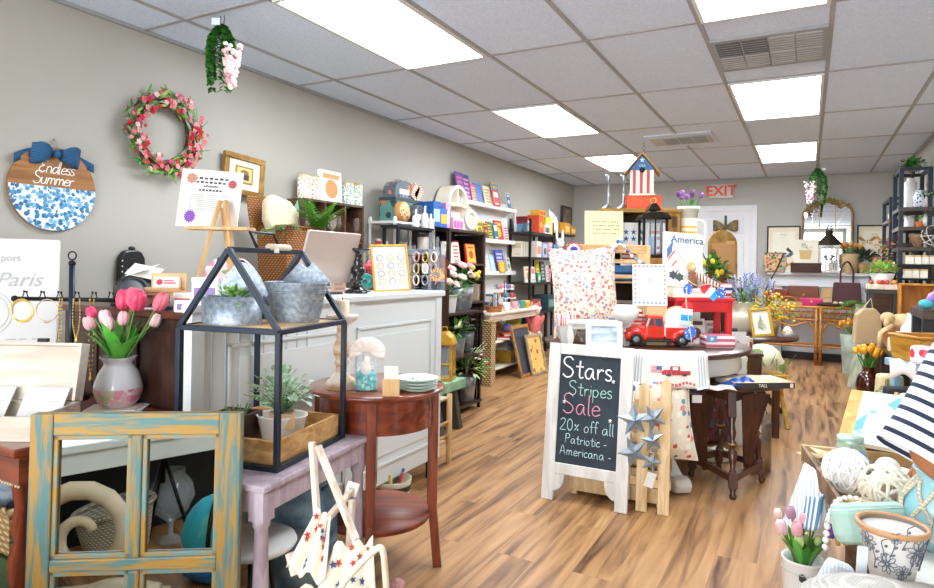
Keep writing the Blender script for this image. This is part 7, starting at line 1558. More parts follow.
for px0,px1,z0,z1,l,bs in((766.5,800,1.172,1.80,'black framed print of four butterflies left of the arched mirror',((.0,.2,.2,'#5c7a9c','#8ca4ba'),(.13,.27,.16,'#3a3a40','#6a6a60'),(-.05,.08,.2,'#c9812c','#8a5520'),(.13,.1,.18,'#d9a0a0','#c0787c'))),(856.5,892,1.172,1.80,'black framed print of butterflies right of the arched mirror',((-.08,.42,.16,'#b8763a','#e0b890'),(.1,.43,.15,'#d99a4a','#a86a3a'),(-.09,.2,.19,'#3a3a3a','#6a8a9a'),(.1,.21,.2,'#4a4038','#a89a80')))):
 x0,x1=lx(px0,9.66),lx(px1,9.66);t=frame('butterfly_print',l,'picture',((x0+x1)/2,9.665,z0),x1-x0,z1-z0,0,.04,.018,.028,iron,mat_c,group=None);w_=x1-x0;h_=z1-z0
 G().box((-w_/2+.07,-.0148,.08),(w_/2-.07,-.0135,h_-.08),mat_p).build('inner_mat',t);G().box((-.04,-.0155,h_-.124),(.04,-.0147,h_-.118),P('#9a8f78')).build('printed_caption',t)
 for q in bs:bfly(*q).build('painted_butterfly',t)
def onm(px,y=9.56):return(lx(px,y),y,MZ)
# hanging vines
def vine(label,x,y,L,w_,sd,sx=1):
 t=thing('hanging_vine',label,'hanging plant',(x,y,ZC-.015));G().tube([(-.012,0,0),(-.012,0,-.05)],.002,iron,5).tube([(.014,0,0),(.018,0,-.02),(.012,0,-.06)],.002,iron,5).build('wire_hook',t)
 g=G();top=-.05
 for k in range(11):
  a_=rnd(0,6.28);r_=w_*.36;l_=L*rnd(.55,.98);p0=Vector((0,0,top));pp=smooth_path([(0,0,top),(r_*.8*cos(a_),r_*.8*sin(a_),top-l_*.25),(r_*cos(a_),r_*sin(a_),top-l_*.6),(r_*.7*cos(a_),r_*.7*sin(a_),top-l_)],7)
  for i,q in enumerate(pp[:-1]):
   for s in(-1,1,1):g.leaf(q,(cos(a_+s*1.4+rnd(-.5,.5)),sin(a_+s*1.4),rnd(-.7,.2)),rnd(.026,.042),.024,(green1,green2,green1)[i%3],.3)
 g.build('foliage',t)
 for c,(dx,dz,ll)in enumerate(((.35,-.42,.55),(.3,-.5,.42))):
  g=G();d=cx*dx*w_*1.3*sx-FW*.05
  for k in range(70):
   v=rnd(0,1);r_=w_*.22*(1-v*.7);a_=rnd(0,6.28);g.ell((d.x+r_*cos(a_),d.y+r_*sin(a_),L*(dz-ll*v)),(.013,.013,.011),(P('#f0c6cb',.6),P('#f6e2de',.6),P('#e9aeb8',.6))[int(2.9*v)if c else k%2],6,4)
  g.build('wisteria_bloom',t)
 G().box((-.012,-.03,-.09),(.03,-.028,-.055),P('#dfe6f2',.5)).build('price_tag',t,rot=(0,0,YAW),loc=(.04,-.07,0))
vine('hanging green vine with pink wisteria blooms near the left wall above the wreath',-2.70,2.29,.40,.17,1)
vine('hanging green vine with pink wisteria blooms above the arched mirror',.09,8.7,.5,.26,2,-1)
# chain above the birdhouse
c0=hz(644,142,ZC);t=thing('ceiling_chain','thin wire chain hanging from the ceiling above the birdhouse','chain',(c0.x,c0.y,ZC-.008));g=G()
for k in range(9):g.tube([(.012*cos(a_*PI/5)*(1 if k%2 else.3),.012*cos(a_*PI/5)*(.3 if k%2 else 1),-.02-.036*k+.022*sin(a_*PI/5))for a_ in range(10)],.0022,P('#77767a',.4,.7),4,True)
g.build('links',t)
# bow on the door
t=thing('door_bow','brown and gold ribbon bow with long tail hanging on the white door','bow',((xa+xb)/2+.03,YB-.035,1.80));bm=M('bow_gold','#8a7444',.5,c2='#55482c',pat='mottle',sc=30)
for s in(-1,1):
 g=G();g.sheet(lambda u,v,s=s:(s*(.015+.15*u),-.02-.02*sin(PI*u),(.02+.06*sin(u*2))*cos(2*PI*v)+.02*u),8,10,bm,.002);g.build('loop',t)
G().ell((0,-.03,0),(.025,.02,.028),bm).build('knot',t);G().box((-.016,-.012,-.42),(.016,-.006,.16),P('#4a4438',.6)).build('tail',t)
# mantel goods
x,y,z=onm(775,9.5);t=thing('floral_bag','small floral tapestry handbag on the left end of the white mantel','handbag',(x,y,z),0);flm=M('tapestry','#c9a878',.8,pat='cells',sc=28,cols=['#5a6f3c','#b5703c','#8a3f36','#d9c090','#6f8a9a'],th=.5);G().prism([(-.12,0),(.12,0),(.14,.1),(.13,.25),(-.13,.25),(-.14,.1)],-.05,.05,flm).build('bag_body',t,.012);G().box((-.132,-.045,.235),(.132,.045,.26),P('#4a3326')).build('top_trim',t,.004)
g=G();g.tube(smooth_path([(.1,-.06,.24),(.03,-.16,.05),(-.06,-.22,-.15),(-.12,-.2,-.3)],6),.012,P('#5c3020',.5),6,flat=.4);g.build('shoulder_strap',t)
x,y,z=onm(789,9.5);t=thing('card_print','small cream card with an orange butterfly leaning on the mantel','card',(x,y,z),group=None,rot=(-.1,0,0));G().box((-.075,-.004,0),(.075,.004,.2),mat_c).build('card',t);o=bfly(0,.11,.13,'#d9842c','#b5601c').build('painted_butterfly',t);o.location.y=.0115
x,y,z=onm(806,9.5);t=thing('wicker_chest','dark brown wicker chest on the mantel under the basket picture','chest',(x,y,z));dwk=M('dark_wicker','#5f3522',.5,c2='#2f1a10',pat='weave',sc=30,b=.5);G().cb((0,0,0),(.36,.16,.1),dwk).build('body',t,.006);G().cb((0,0,.1),(.37,.17,.025),dwk).build('lid',t,.006)
t=thing('card_print','cream canvas with a basket of greenery standing on the dark wicker chest','picture',(x-.01,y,z+.1255),group=None,rot=(-.05,0,0));G().box((-.14,-.015,0),(.15,.01,.31),mat_p).build('canvas',t);G().prism([(-.06,.05),(.06,.05),(.075,.17),(-.075,.17)],-.018,-.015,P('#cfae6e')).build('painted_basket',t);g=G();bush(g,(0,-.018,.21),(.06,.002,.035),30,.04,.014,[green4,green1]);g.build('painted_greenery',t)
x,y,z=onm(829,9.52);t=thing('lantern','white wooden lantern with dark metal roof on the mantel before the mirror','lantern',(x,y,z));
lw,lh=.115,.36;G().cb((0,0,0),(.24,.16,.03),whp2).build('base',t,.003);G().cb((0,0,lh-.03),(.24,.16,.03),whp2).build('head',t,.003)
for s in(-1,1):
 for q in(-1,1):G().cb((s*.1,q*.065,.03),(.025,.025,lh-.06),whp2).build('post',t)
for s in(-.034,.034):G().cb((s,-.07,.03),(.012,.01,lh-.06),whp2).build('mullion',t)
for zz_ in(.13,.22):G().box((-.1,-.075,zz_),(.1,-.065,zz_+.01),whp2).build('mullion',t)
G().box((-.1,-.068,.03),(.1,-.066,lh-.03),paneg).build('glass_door',t);o=bfly(0,.19,.1,'#5a5048','#7a7060').build('metal_butterfly',t);o.location.y=-.066
G().lathe([(.165,lh),(.15,lh+.02),(.06,lh+.12),(.04,lh+.14),(.04,lh+.17),(.05,lh+.175),(.02,lh+.2),(.001,lh+.2)],M('dark_bronze','#4a3d30',.45,.5,amt=.2),4,1,.72,sm=False).build('roof',t,rot=(0,0,0));g=G();g.tube([(.03*cos(k*PI/8),0,lh+.22+.03*sin(k*PI/8))for k in range(16)],.005,iron,5,True);g.build('ring_handle',t)
x,y,z=onm(849.5,9.54);t=thing('flower_pot','beige woven pot of orange yellow tulips on the mantel','flowers',(x,y,z));G().lathe(pot_profile(.085,.12,.25),M('beige_weave','#dcc39a',.7,c2='#b99a6a',pat='weave',sc=24,b=.4),24).build('pot',t);tulip_bunch(t,.25,14,.12,.12,[P('#f0b13c',.5),P('#e8933a',.5),P('#f3cf62',.5)],.032,green4,12,.6,.16,.04)
x,y,z=onm(864,9.52);t=thing('potted_plant','dark leafy plant in a small tan pot at the right end of the mantel','plant',(x,y,z));G().lathe(pot_profile(.05,.07,.13),P('#b58a5a',.7),18).build('pot',t);g=G();bush(g,(0,0,.2),(.13,.1,.1),90,.08,.04,[P('#2f4030',.6),P('#3f5a3c',.6),P('#5a4a48',.6)]);g.build('foliage',t)
# rattan console and the bags on it
CY0=9.26;kx0,kx1=lx(766,CY0),lx(862,CY0);kc=(kx0+kx1)/2;KZ=.745
ratt=M('rattan','#c98a34',.35,c2='#9c5f1c',pat='wood',sc=3,st=(1,6,6),coat=.3)
t=thing('rattan_console','honey rattan console table with lattice apron against the back wall','console table',(kc,CY0,0));kw=(kx1-kx0)/2;kd=.15
G().box((-kw,-kd,KZ-.015),(kw,kd,KZ),P('#6a4526',.4)).build('top_panel',t,.004)
for y_ in(-kd,kd):G().tube([(-kw,y_,KZ-.01),(kw,y_,KZ-.01)],.018,ratt,10).build('top_rail',t);G().tube([(-kw,y_,KZ-.17),(kw,y_,KZ-.17)],.016,ratt,10).build('lattice_rail',t);G().tube([(-kw,y_,KZ-.09),(kw,y_,KZ-.09)],.009,ratt,8).build('lattice_rail',t)
for k in range(17):x=-kw+.04+k*(2*kw-.08)/16;G().tube([(x,-kd,KZ-.165),(x,-kd,KZ-.02)],.008,ratt,6).build('lattice_bar',t)
for x in(-kw+.02,-.05+.1,.1+.0,kw-.02):
 for y_ in(-kd,kd):G().tube([(x,y_,0),(x,y_,KZ-.01)],.018,ratt,10).build('leg',t)
for x0,x1 in((-kw+.04,.04),(.12,kw-.03)):
 g=G();g.tube(smooth_path([(x0,-kd,KZ-.32),(x0+.03,-kd,KZ-.24),(x0+.1,-kd,KZ-.2),((x0+x1)/2,-kd,KZ-.26),(x1-.1,-kd,KZ-.2),(x1-.03,-kd,KZ-.24),(x1,-kd,KZ-.32)],6),.012,ratt,8);g.build('arched_brace',t)
G().tube([(-kw,-kd,.24),(kw,-kd,.24)],.013,ratt,8).build('stretcher',t);G().tube([(-kw,kd,.24),(kw,kd,.24)],.013,ratt,8).build('stretcher',t)
def bag(label,px,y,w_,h_,d_,c,z=KZ,rz=0,handles=False,flap=None,cat='handbag',name='handbag'):
 t=thing(name,label,cat,(lx(px,y),y,z+.001),rz);m=M('leather_'+c.strip('#'),c,.42,amt=.2,sc=14)
 G().prism([(-w_/2,0),(w_/2,0),(w_*.52,h_*.3),(w_*.46,h_),(-w_*.46,h_),(-w_*.52,h_*.3)],-d_/2,d_/2,m).build('bag_body',t,.012)
 if flap:G().box((-w_*.46,-d_/2-.004,h_*.45),(w_*.46,-d_/2+.004,h_+.002),M('leather_'+flap.strip('#'),flap,.42,amt=.2)).build('flap',t,.004)
 if handles:
  for q in(-1,1):g=G();g.tube(smooth_path([(-w_*.22,q*d_*.3,h_*.9),(-w_*.2,q*d_*.3,h_+.16),(0,q*d_*.2,h_+.26),(w_*.2,q*d_*.3,h_+.16),(w_*.22,q*d_*.3,h_*.9)],5),.01,m,6);g.build('handle',t)
 else:G().ell((0,-d_/2-.004,h_*.55),(.014,.006,.014),brass,8,6).build('clasp',t)
 return t
bag('red brown leather handbag at the left end of the rattan console',777,9.27,.28,.2,.1,'#9c3f28',flap='#7f2e1c')
bag('wide chestnut leather bag in the middle of the rattan console',804,9.33,.36,.25,.08,'#94532f',flap='#7a3f22')
bag('bright magenta clutch lying before the chestnut bag',812,9.2,.27,.1,.06,'#d81e6f',name='clutch')
bag('beige leather bag between the magenta clutch and the burgundy tote',829,9.33,.18,.23,.08,'#d9b98a',flap='#c9a572')
bag('burgundy leather tote with tall handles on the rattan console',847,9.24,.31,.31,.1,'#4f2228',handles=True,name='tote_bag')
t=thing('wicker_tray','light wooden tray basket with arched handle at the front of the rattan console','tray',(lx(789,9.17),9.17,KZ+.001));G().cb((0,0,0),(.3,.13,.012),oak).build('base',t)
for s in(-1,1):G().box((-.15,s*.06-.006,.012),(.15,s*.06+.006,.05),oak).build('side_rail',t);G().box((s*.15-.006,-.06,.012),(s*.15+.006,.06,.05),oak).build('side_rail',t)
g=G();handle(g,.1,.07,.04,ratt,.01);g.build('arched_handle',t)
g=G().at((lx(832,9.17),9.17,KZ+.001));g.ell((0,0,.028),(.17,.07,.03),P('#3a2024',.5),14,6);tag(g.build('leather_wrap'),'dark burgundy wrap folded at the front of the rattan console','scarf')
for px,l in((836,'left shell wristlet on the dark wrap on the console'),(842,'right shell wristlet on the dark wrap on the console')):g=G().at((lx(px,9.12),9.12,KZ+.055));g.ell((0,0,.0),(.028,.02,.018),P('#dcc9ac',.5),10,6);tag(g.build('shell_clasp'),l,'shell')
# ------------------------------------------------------------------ between the round table and the door
d0=hd(722,330,6.2);t=thing('dresser','dark dresser behind the red mini table','dresser',(d0.x,d0.y,0),YAW);G().cb((0,0,0),(.5,.3,1.0),espr).build('carcass',t);G().cb((0,0,1.0),(.54,.34,.02),espr).build('top',t,.003)
def ondr(x,y_,z=1.021):c,s=cos(YAW),sin(YAW);return(d0.x+c*x-s*y_,d0.y+s*x+c*y_,z)
t=thing('arched_mirror','arched gold mirror seen from behind with brown cardboard back on the dresser','mirror',ondr(.01,.02),group=None,rot=(-.04,0,YAW));t.scale=(1.15,1.15,1.15);aw=.125;G().prism([(-aw,0),(aw,0),(aw,.36)]+[(aw*cos(k*PI/14),.36+.13*sin(k*PI/14))for k in range(1,14)]+[(-aw,.36)],0,.02,gold).build('arched_frame',t,.005);G().box((-.095,-.008,.0),(.1,.0,.38),M('cardboard','#a97b4d',.8,amt=.08)).build('cardboard_back',t);G().box((.02,-.011,.37),(.1,-.008,.395),P('#b98f5a')).build('tape',t)
t=thing('lemon_plant','green leafy lemon branch arrangement left of the arched mirror back','plant',ondr(-.12,-.09));G().lathe(pot_profile(.05,.06,.06),P('#d9cfb8'),16).build('pot',t);g=G();bush(g,(0,0,.15),(.13,.1,.13),70,.12,.05,[green1,green2,P('#7fae3c',.4)]);g.build('foliage',t)
for k in range(7):g=G().at((rnd(-.1,.12),-.1,rnd(.1,.26)));g.ell((0,0,0),(.022,.022,.028),P('#f0cf3a',.4),8,6);g.build('lemon',t)
t=thing('butterfly_ornament','dark filigree metal butterfly above the lemon plant','ornament',ondr(-.17,-.02,1.25),YAW+.3);G().tube([(0,0,-.228),(0,0,0)],.004,iron,5).build('stake',t)
for s in(-1,1):
 g=G()
 for rr_ in(1,.6):g.tube([(s*(.01+rr_*.1*abs(sin(k*PI/12))),0,.03+rr_*.11*sin(k*PI/6)*(.6 if k>6 else 1))for k in range(12)],.005,P('#4a3f42'),5,True)
 for k in range(4):g.tube([(0,0,.02),(s*.09,0,-.03+.05*k)],.003,P('#4a3f42'),4)
 g.build('filigree_wing',t)
s0_=hd(757,345,5.25);s0_.z=0;SZ=.66
t=thing('side_table','dark round side table holding lavender and yellow flowers right of the red mini table','table',s0_,YAW);G().lathe([(.3,SZ-.03),(.31,SZ-.02),(.305,SZ),(.001,SZ)],walnutx,40).build('tabletop',t);G().lathe([(.04,.1),(.05,.3),(.03,.5),(.06,SZ-.03)],walnut,16).build('column',t)
for k in range(3):a_=k*2.094+.3;G().bar((.03*cos(a_),.03*sin(a_),.2),(.26*cos(a_),.26*sin(a_),0),.04,.04,walnut).build('leg',t,.004)
def onside(x,y_,z=SZ+.001):c,s=cos(YAW),sin(YAW);return(s0_.x+c*x-s*y_,s0_.y+s*x+c*y_,z)
t=thing('lavender_pot','cream pot of lavender sprays in front of the white door','flowers',onside(-.06,.14));G().lathe(vase_profile(.11,.26,.09,.5,1.15),P('#e9e0c9',.5),22).build('pot',t)
g=G();lgm=P('#8fae7c',.6);bl_=G();lvm=[P('#8a93c9',.6),P('#a9b0da',.6),P('#7f86b8',.6)]
for k in range(46):
 a_=rnd(0,6.28);sp=rnd(.05,.26);e=Vector((sp*cos(a_),sp*sin(a_),.24+rnd(.1,.3)*(1-sp)));g.tube([(0,0,.24),e*.5+Vector((0,0,.15)),e],.002,lgm,4)
 for q in range(6):bl_.ell(e-UP*.015*q+Vector((rnd(-.008,.008),rnd(-.008,.008),0)),(.009,.009,.009),lvm[k%3],5,4)
bush(g,(0,0,.28),(.14,.14,.08),60,.07,.02,[green4,green3]);g.build('stems',t);bl_.build('lavender_bloom',t,kind='stuff')
t=thing('yellow_flowers','bushy bunch of yellow flowers right of the lavender pot','flowers',onside(.12,.04));G().lathe(pot_profile(.06,.08,.1),P('#a58a5a'),18).build('pot',t);g=G();bush(g,(0,0,.2),(.16,.14,.14),80,.07,.02,[green1,P('#a9b83c',.5)]);g.build('foliage',t);g=G()
for k in range(120):a_=rnd(0,6.28);u=rnd(0,1);g.ell((.19*cos(a_)*u,.17*sin(a_)*u,.12+rnd(0,.24)*(1.1-u*.5)),.012,P('#f0cc2c',.5)if k%4 else P('#d98a2c',.5),5,4)
g.build('small_blooms',t,kind='stuff')
t=frame('framed_photo','small gold framed fern print leaning at the front of the dark side table','picture',onside(-.03,-.17),.17,.23,YAW-.1,.25,.022,.02,M('yellow_gold','#cfa53c',.4,.4,amt=.15),P('#f0ecdc'),roll=-.1);g=G();frond(g,(0,-.013,.05),(0,0,1),.12,8,.014,green4,0,.4,stemg);g.build('painted_fern',t)
t=thing('china_figure','small floral china ornament at the right edge of the dark side table','ornament',onside(.2,-.1));G().lathe([(.03,0),(.045,.03),(.03,.06),(.015,.08),(.001,.085)],M('china_floral','#f0e6dc',.3,pat='cells',sc=50,cols=['#c9707a','#8aae8a','#d9b05a'],th=.35),16).build('body',t)
palm=M('palm_print','#efe3c4',.8,pat='cells',sc=9,cols=['#8fa85a','#efe3c4','#6f8f4a','#d9c78a'],th=.5)
c0=hd(762,360,4.95);t=thing('palm_cushion','cream cushion with green palm print hanging over the chair by the dark side table','cushion',(c0.x,c0.y,.40),.3);t.scale=(1,1,.82)
G().ell((0,0,.11),(.15,.12,.16),palm,16,10).ell((.06,.02,.05),(.12,.11,.14),palm,14,8).build('cushion_body',t)
g=G()
for k in range(6):frond(g,(-.05+.04*k,-.13,.03+.03*(k%3)),(rnd(-.5,.5),-.1,1),.13,7,.012,green1,.1,.4,stemg)
g.build('printed_palms',t)
t2=thing('folding_chair','yellow wooden folding chair under the palm print cushion','chair',(c0.x,c0.y,0),.3);yw=M('yellow_wood','#d9b04a',.5,c2='#b98a2c',pat='wood',sc=4,st=(6,6,1));G().box((-.16,-.14,.38),(.16,.14,.399),yw).build('seat',t2,.004)
for s in(-1,1):G().bar((s*.15,-.16,0),(s*.15,.14,.385),.03,.025,yw).build('leg',t2,.002);G().bar((s*.13,.18,0),(s*.13,-.12,.385),.03,.025,yw).build('leg',t2,.002)
for px,py,D,c,l in((735,365,4.6,'#e2c63a','yellow printed bag under the rim of the round table'),(727,368,4.7,'#6a8a3c','green and yellow floral bag under the rim of round table')):
 p0=hd(px,py,D);t=thing('gift_bag',l,'bag',(p0.x,p0.y,.421),YAW);G().cb((0,0,0),(.12,.07,.16),M('print'+c,c,.6,pat='cells',sc=20,cols=['#f0d84a','#8a5a2c','#5f7a34'],th=.4)).build('bag_body',t,.004)
p0=hd(738,380,4.65);t2=thing('low_bench','low dark bench behind the drop leaf table','bench',(p0.x,p0.y,0),YAW);G().cb((0,0,.39),(.5,.3,.03),walnutx).build('plank_top',t2)
for x in(-.22,.22):
 for y_ in(-.12,.12):G().cb((x,y_,0),(.04,.04,.39),walnut).build('leg',t2)
p0=hd(737,350,4.35);t=thing('greeting_card','white card with a red rose picture standing right of the round table','card',(p0.x,p0.y,.421),YAW)
t.location=(p0.x,p0.y,.60);
G().box((-.06,-.004,0),(.06,.004,.17),paper).build('card',t);G().prism([(x,z+.09)for x,z in star_pts(.02,.015,6)],-.006,-.004,P('#b5303a')).build('red_rose',t)
t3=thing('card_rack','slim white post rack carrying the red rose card','rack',(p0.x,p0.y,0),YAW);G().cb((0,0,0),(.1,.08,.599),whp2).build('rack_body',t3)
# ================================================================== RIGHT SIDE
# two black metal shelf units on the right wall
nvy=M('navy_black','#1f2a38',.4,.3,amt=.1)
def unit(label,x0,x1,y0,y1,H,zs,board):
 t=thing('shelf_unit',label,'shelf unit',((x0+x1)/2,(y0+y1)/2,0));a,b=(x1-x0)/2,(y1-y0)/2
 for sx in(-1,1):
  for sy in(-1,1):G().cb((sx*(a-.02),sy*(b-.02),0),(.035,.035,H),nvy).build('post',t,.002)
 for sx in(-1,1):G().box((sx*(a-.02)-.012,-b+.03,H-.03),(sx*(a-.02)+.012,b-.03,H),nvy).build('top_rail',t)
 for sy in(-1,1):G().box((-a+.03,sy*(b-.02)-.012,H-.03),(a-.03,sy*(b-.02)+.012,H),nvy).build('top_rail',t)
 for z in zs:G().box((-a,-b,z-.035),(a,b,z),board).build('shelf',t,.002)
 return t
shb=M('shelf_walnut','#3a3434',.4,c2='#4f3a2f',pat='wood',sc=3,st=(8,1,8))
ZS=(.45,.86,1.25,1.43,1.62,1.80);unit('tall black metal shelf unit on the right wall with candles and pots',.74,1.0,7.1,7.62,2.17,ZS,shb)
unit('shorter black metal shelf unit beyond the tall one on the right wall',.74,1.0,7.9,8.6,1.98,(.5,.9,1.2,1.5,1.75),shb)
def onu(px,y=7.2):return lx(px,y)
t=thing('canister','tall white canister at the left of the top shelf of the tall black unit','canister',(onu(909,7.3),7.3,1.801));G().lathe([(.05,0),(.05,.25),(.03,.27),(.03,.29),(.001,.29)],paper,20).build('body',t)
t=thing('vase','blue and white vase on the top shelf of the tall black unit','vase',(onu(918),7.2,1.801));G().lathe(vase_profile(.05,.16,.03,.5),M('blue_white','#e9edf2',.25,pat='cells',sc=45,cols=['#2f4f8f','#6f8fc0','#e9edf2'],th=.4),20).build('vase_body',t)
t=thing('potted_plant','small trailing plant in a grey pot on the top shelf of the tall black unit','plant',(onu(930),7.2,1.801));G().lathe(pot_profile(.06,.085,.1),P('#d9d6d0',.6),20).build('pot',t);g=G();bush(g,(0,0,.13),(.1,.1,.05),60,.07,.02,[green4,green2],.6);g.build('foliage',t)
t=thing('canister','slim white canister on the second shelf of the tall black unit','canister',(onu(909,7.3),7.3,1.621));G().lathe([(.045,0),(.045,.11),(.001,.112)],paper,20).build('body',t)
t=thing('potted_plant','tiny plant in an orange pot on the second shelf of the tall black unit','plant',(onu(919),7.18,1.621));G().lathe(pot_profile(.03,.042,.05),P('#e0762c',.5),16).build('pot',t);g=G();bush(g,(0,0,.065),(.045,.045,.03),40,.035,.014,[green1,green3]);g.build('foliage',t)
t=thing('ceramic_pumpkin','white ceramic pumpkin on the second shelf of the tall black unit','pumpkin',(onu(929.5),7.2,1.621));g=G()
for k in range(8):g.ell((.045*cos(k*PI/4),.045*sin(k*PI/4),.05),(.045,.035,.05),paper,8,6,(0,0,k*PI/4))
g.build('pumpkin_body',t);G().tube([(0,0,.09),(.005,0,.125)],.01,paper,6).build('stalk',t)
t=thing('wooden_bowl','turned brown wooden bowl on the third shelf of the tall black unit','bowl',(onu(918),7.2,1.431));G().lathe([(.03,0),(.04,.02),(.075,.09),(.08,.12),(.072,.12),(.03,.03),(.001,.03)],M('bowl_wood','#9c7a5a',.5,c2='#6f5238',pat='wood',sc=8),22).build('bowl_body',t)
t=thing('wire_orb','open white wire orb on the third shelf of the tall black unit','ornament',(onu(931.5),7.1,1.53))
g=G()
for k in range(7):E_=Euler((k*.9,k*1.7,k)).to_matrix();g.tube([E_@Vector((.1*cos(i*PI/8),.1*sin(i*PI/8),.0))for i in range(16)],.004,P('#e9e6df',.5),5,True)
g.build('wire_rings',t)
candm=M('candle_box','#f4efe2',.6,amt=.03);lidw=P('#e0c08a',.5)
for row,(z,x0,n,l)in enumerate(((1.271,906,4,'white square candle box in the upper row of candles on the tall black unit'),(1.145,904,3,'white square candle box in the lower row of candles on the tall black unit'))):
 for k in range(n):
  t=thing('candle_box',l,'candle',(onu(x0+4+7.4*k,6.98),6.98,z),0,'white candles on the tall black unit');G().cb((0,0,0),(.066,.066,.065),candm).build('box_body',t,.003);G().cb((0,0,.065),(.068,.068,.016),lidw).build('wood_lid',t,.002)
t=thing('candle_ledge','black pull out ledges carrying white candles on the tall black unit','shelf',(.87,7.0,0));G().box((-.14,-.07,1.25),(.14,.098,1.27),iron).build('upper_ledge',t);G().box((-.14,-.07,1.124),(.14,.098,1.144),iron).build('lower_ledge',t)
t=thing('topiary','round green topiary on a dark twisted trunk on the top of the tall black unit','plant',(lx(935,6.55),6.62,1.751))
t.location=(.88,7.38,1.801);t.scale=(.62,.62,.8)
g=G();g.tube(smooth_path([(0,0,.05),(.012,.01,.2),(-.012,0,.35),(.008,0,.46)],5),.022,P('#3a2a22',.8),8);g.build('twisted_trunk',t);G().lathe(pot_profile(.05,.06,.08),P('#2f2a28'),16).build('pot',t);g=G();bush(g,(0,0,.52),(.17,.17,.1),260,.05,.035,[green1,green2,P('#4fa83a',.4)],.2,.2);g.build('foliage',t)
for y_,z,c,l,h in((7.2,1.751,'#efece4','white ornament on the top shelf of the shorter black unit',.1),(7.12,1.501,'#a8283c','dark red ornament hanging at the second shelf of the shorter black unit',.12),(7.2,1.201,'#d9a58a','pink clay pot on the third shelf of the shorter black unit',.12),(7.4,1.201,'#e3b04a','yellow jar on the third shelf of the shorter black unit',.1),(7.15,.901,'#b9824a','brown jar on the lower shelf of the shorter black unit',.12)):
 t=thing('ornament',l,'ornament',(.79,y_+.85,z));G().lathe(vase_profile(.045,h,.025,.45),P(c,.4),16).build('body',t)
 # plant stand with green plant, fruit bowl
t=thing('plant_stand','tall black square plant stand before the shorter black unit','stand',(.60,6.84,0));G().cb((0,0,1.0),(.25,.25,.04),P('#2c2624',.4)).build('top',t,.003)
for x in(-.095,.095):
 for y_ in(-.095,.095):G().cb((x,y_,0),(.04,.04,1.0),P('#2c2624',.4)).build('leg',t,.003)
t=thing('potted_plant','lime green bushy plant in a white pot on the black plant stand','plant',(.60,6.86,1.085));t.scale=(.75,.75,.75);G().lathe(pot_profile(.09,.13,.13),enam,24).build('pot',t);g=G();bush(g,(0,0,.17),(.16,.15,.08),170,.08,.03,[green3,P('#b5dc72',.5),P('#8fc85a',.5)]);g.build('foliage',t)
t2=thing('wooden_tray','whitewashed tray under the lime green plant on the black stand','tray',(.60,6.84,1.0405));G().cb((0,0,0),(.24,.24,.044),wwash).build('tray_body',t2,.003)
for k,(x,c)in enumerate(((-.1,'#c9502c'),(-.04,'#e0793c'),(.03,'#d94a3a'),(.09,'#e9a03c'),(-.01,'#b5402c'))):
 g=G().at((.60+x*.9,6.75,1.085));g.ell((0,0,.02),.02,P(c,.4),10,8);tag(g.build('faux_fruit'),('brick red','orange','bright red','amber','dark red')[k]+' faux fruit in front of the lime plant on the stand','fruit')
t=thing('scalloped_box','orange wooden scalloped planter box behind the lime green plant','planter',(.56,7.98,.0));t.location=(.645,7.35,1.2);t.scale=(.5,.5,.6);G().prism([(-.17,0),(.17,0),(.17,.16)]+[(.17-.0425*k,.16+(.03 if k%2 else 0))for k in range(1,8)]+[(-.17,.16)],-.08,.08,M('orange_wood','#cf7d33',.5,c2='#a85a1c',pat='wood',sc=4,st=(1,6,6))).build('box_body',t)
t=thing('flower_arrangement','mixed red and yellow flowers growing from the orange scalloped box','flowers',(.645,7.35,1.28));t.scale=(.5,.5,.65);g=G();bush(g,(0,0,.12),(.17,.1,.12),80,.08,.025,[green1,green2]);g.build('foliage',t)
for k in range(26):blob_flower(t,(rnd(-.17,.2),rnd(-.12,-.02),rnd(.03,.34)),rnd(.022,.036),(P('#d93a55',.5),P('#f0c23c',.5),P('#e8823c',.5),P('#f0a0b0',.5))[k%4],5)
t2=thing('pedestal_stand','brown pedestal behind the black plant stand','stand',(.645,7.35,0));G().cb((0,0,0),(.15,.12,1.199),brownw).build('stand_body',t2,.004)
t=thing('fern','green fern fronds spilling right of the rattan console','fern',(.60,9.0,.80));g=G()
for k in range(16):a_=rnd(0,6.28);frond(g,(0,0,0),(cos(a_),sin(a_)-.4,rnd(.1,.8)),rnd(.22,.38),10,.016,(green1,green3)[k%2],.6,.22,stemg)
g.build('fronds',t)
t2=thing('pedestal_stand','cream slim cabinet holding the fern beside the console','stand',(.60,9.0,0));G().cb((0,0,0),(.16,.16,.80),cream).build('stand_body',t2,.004)
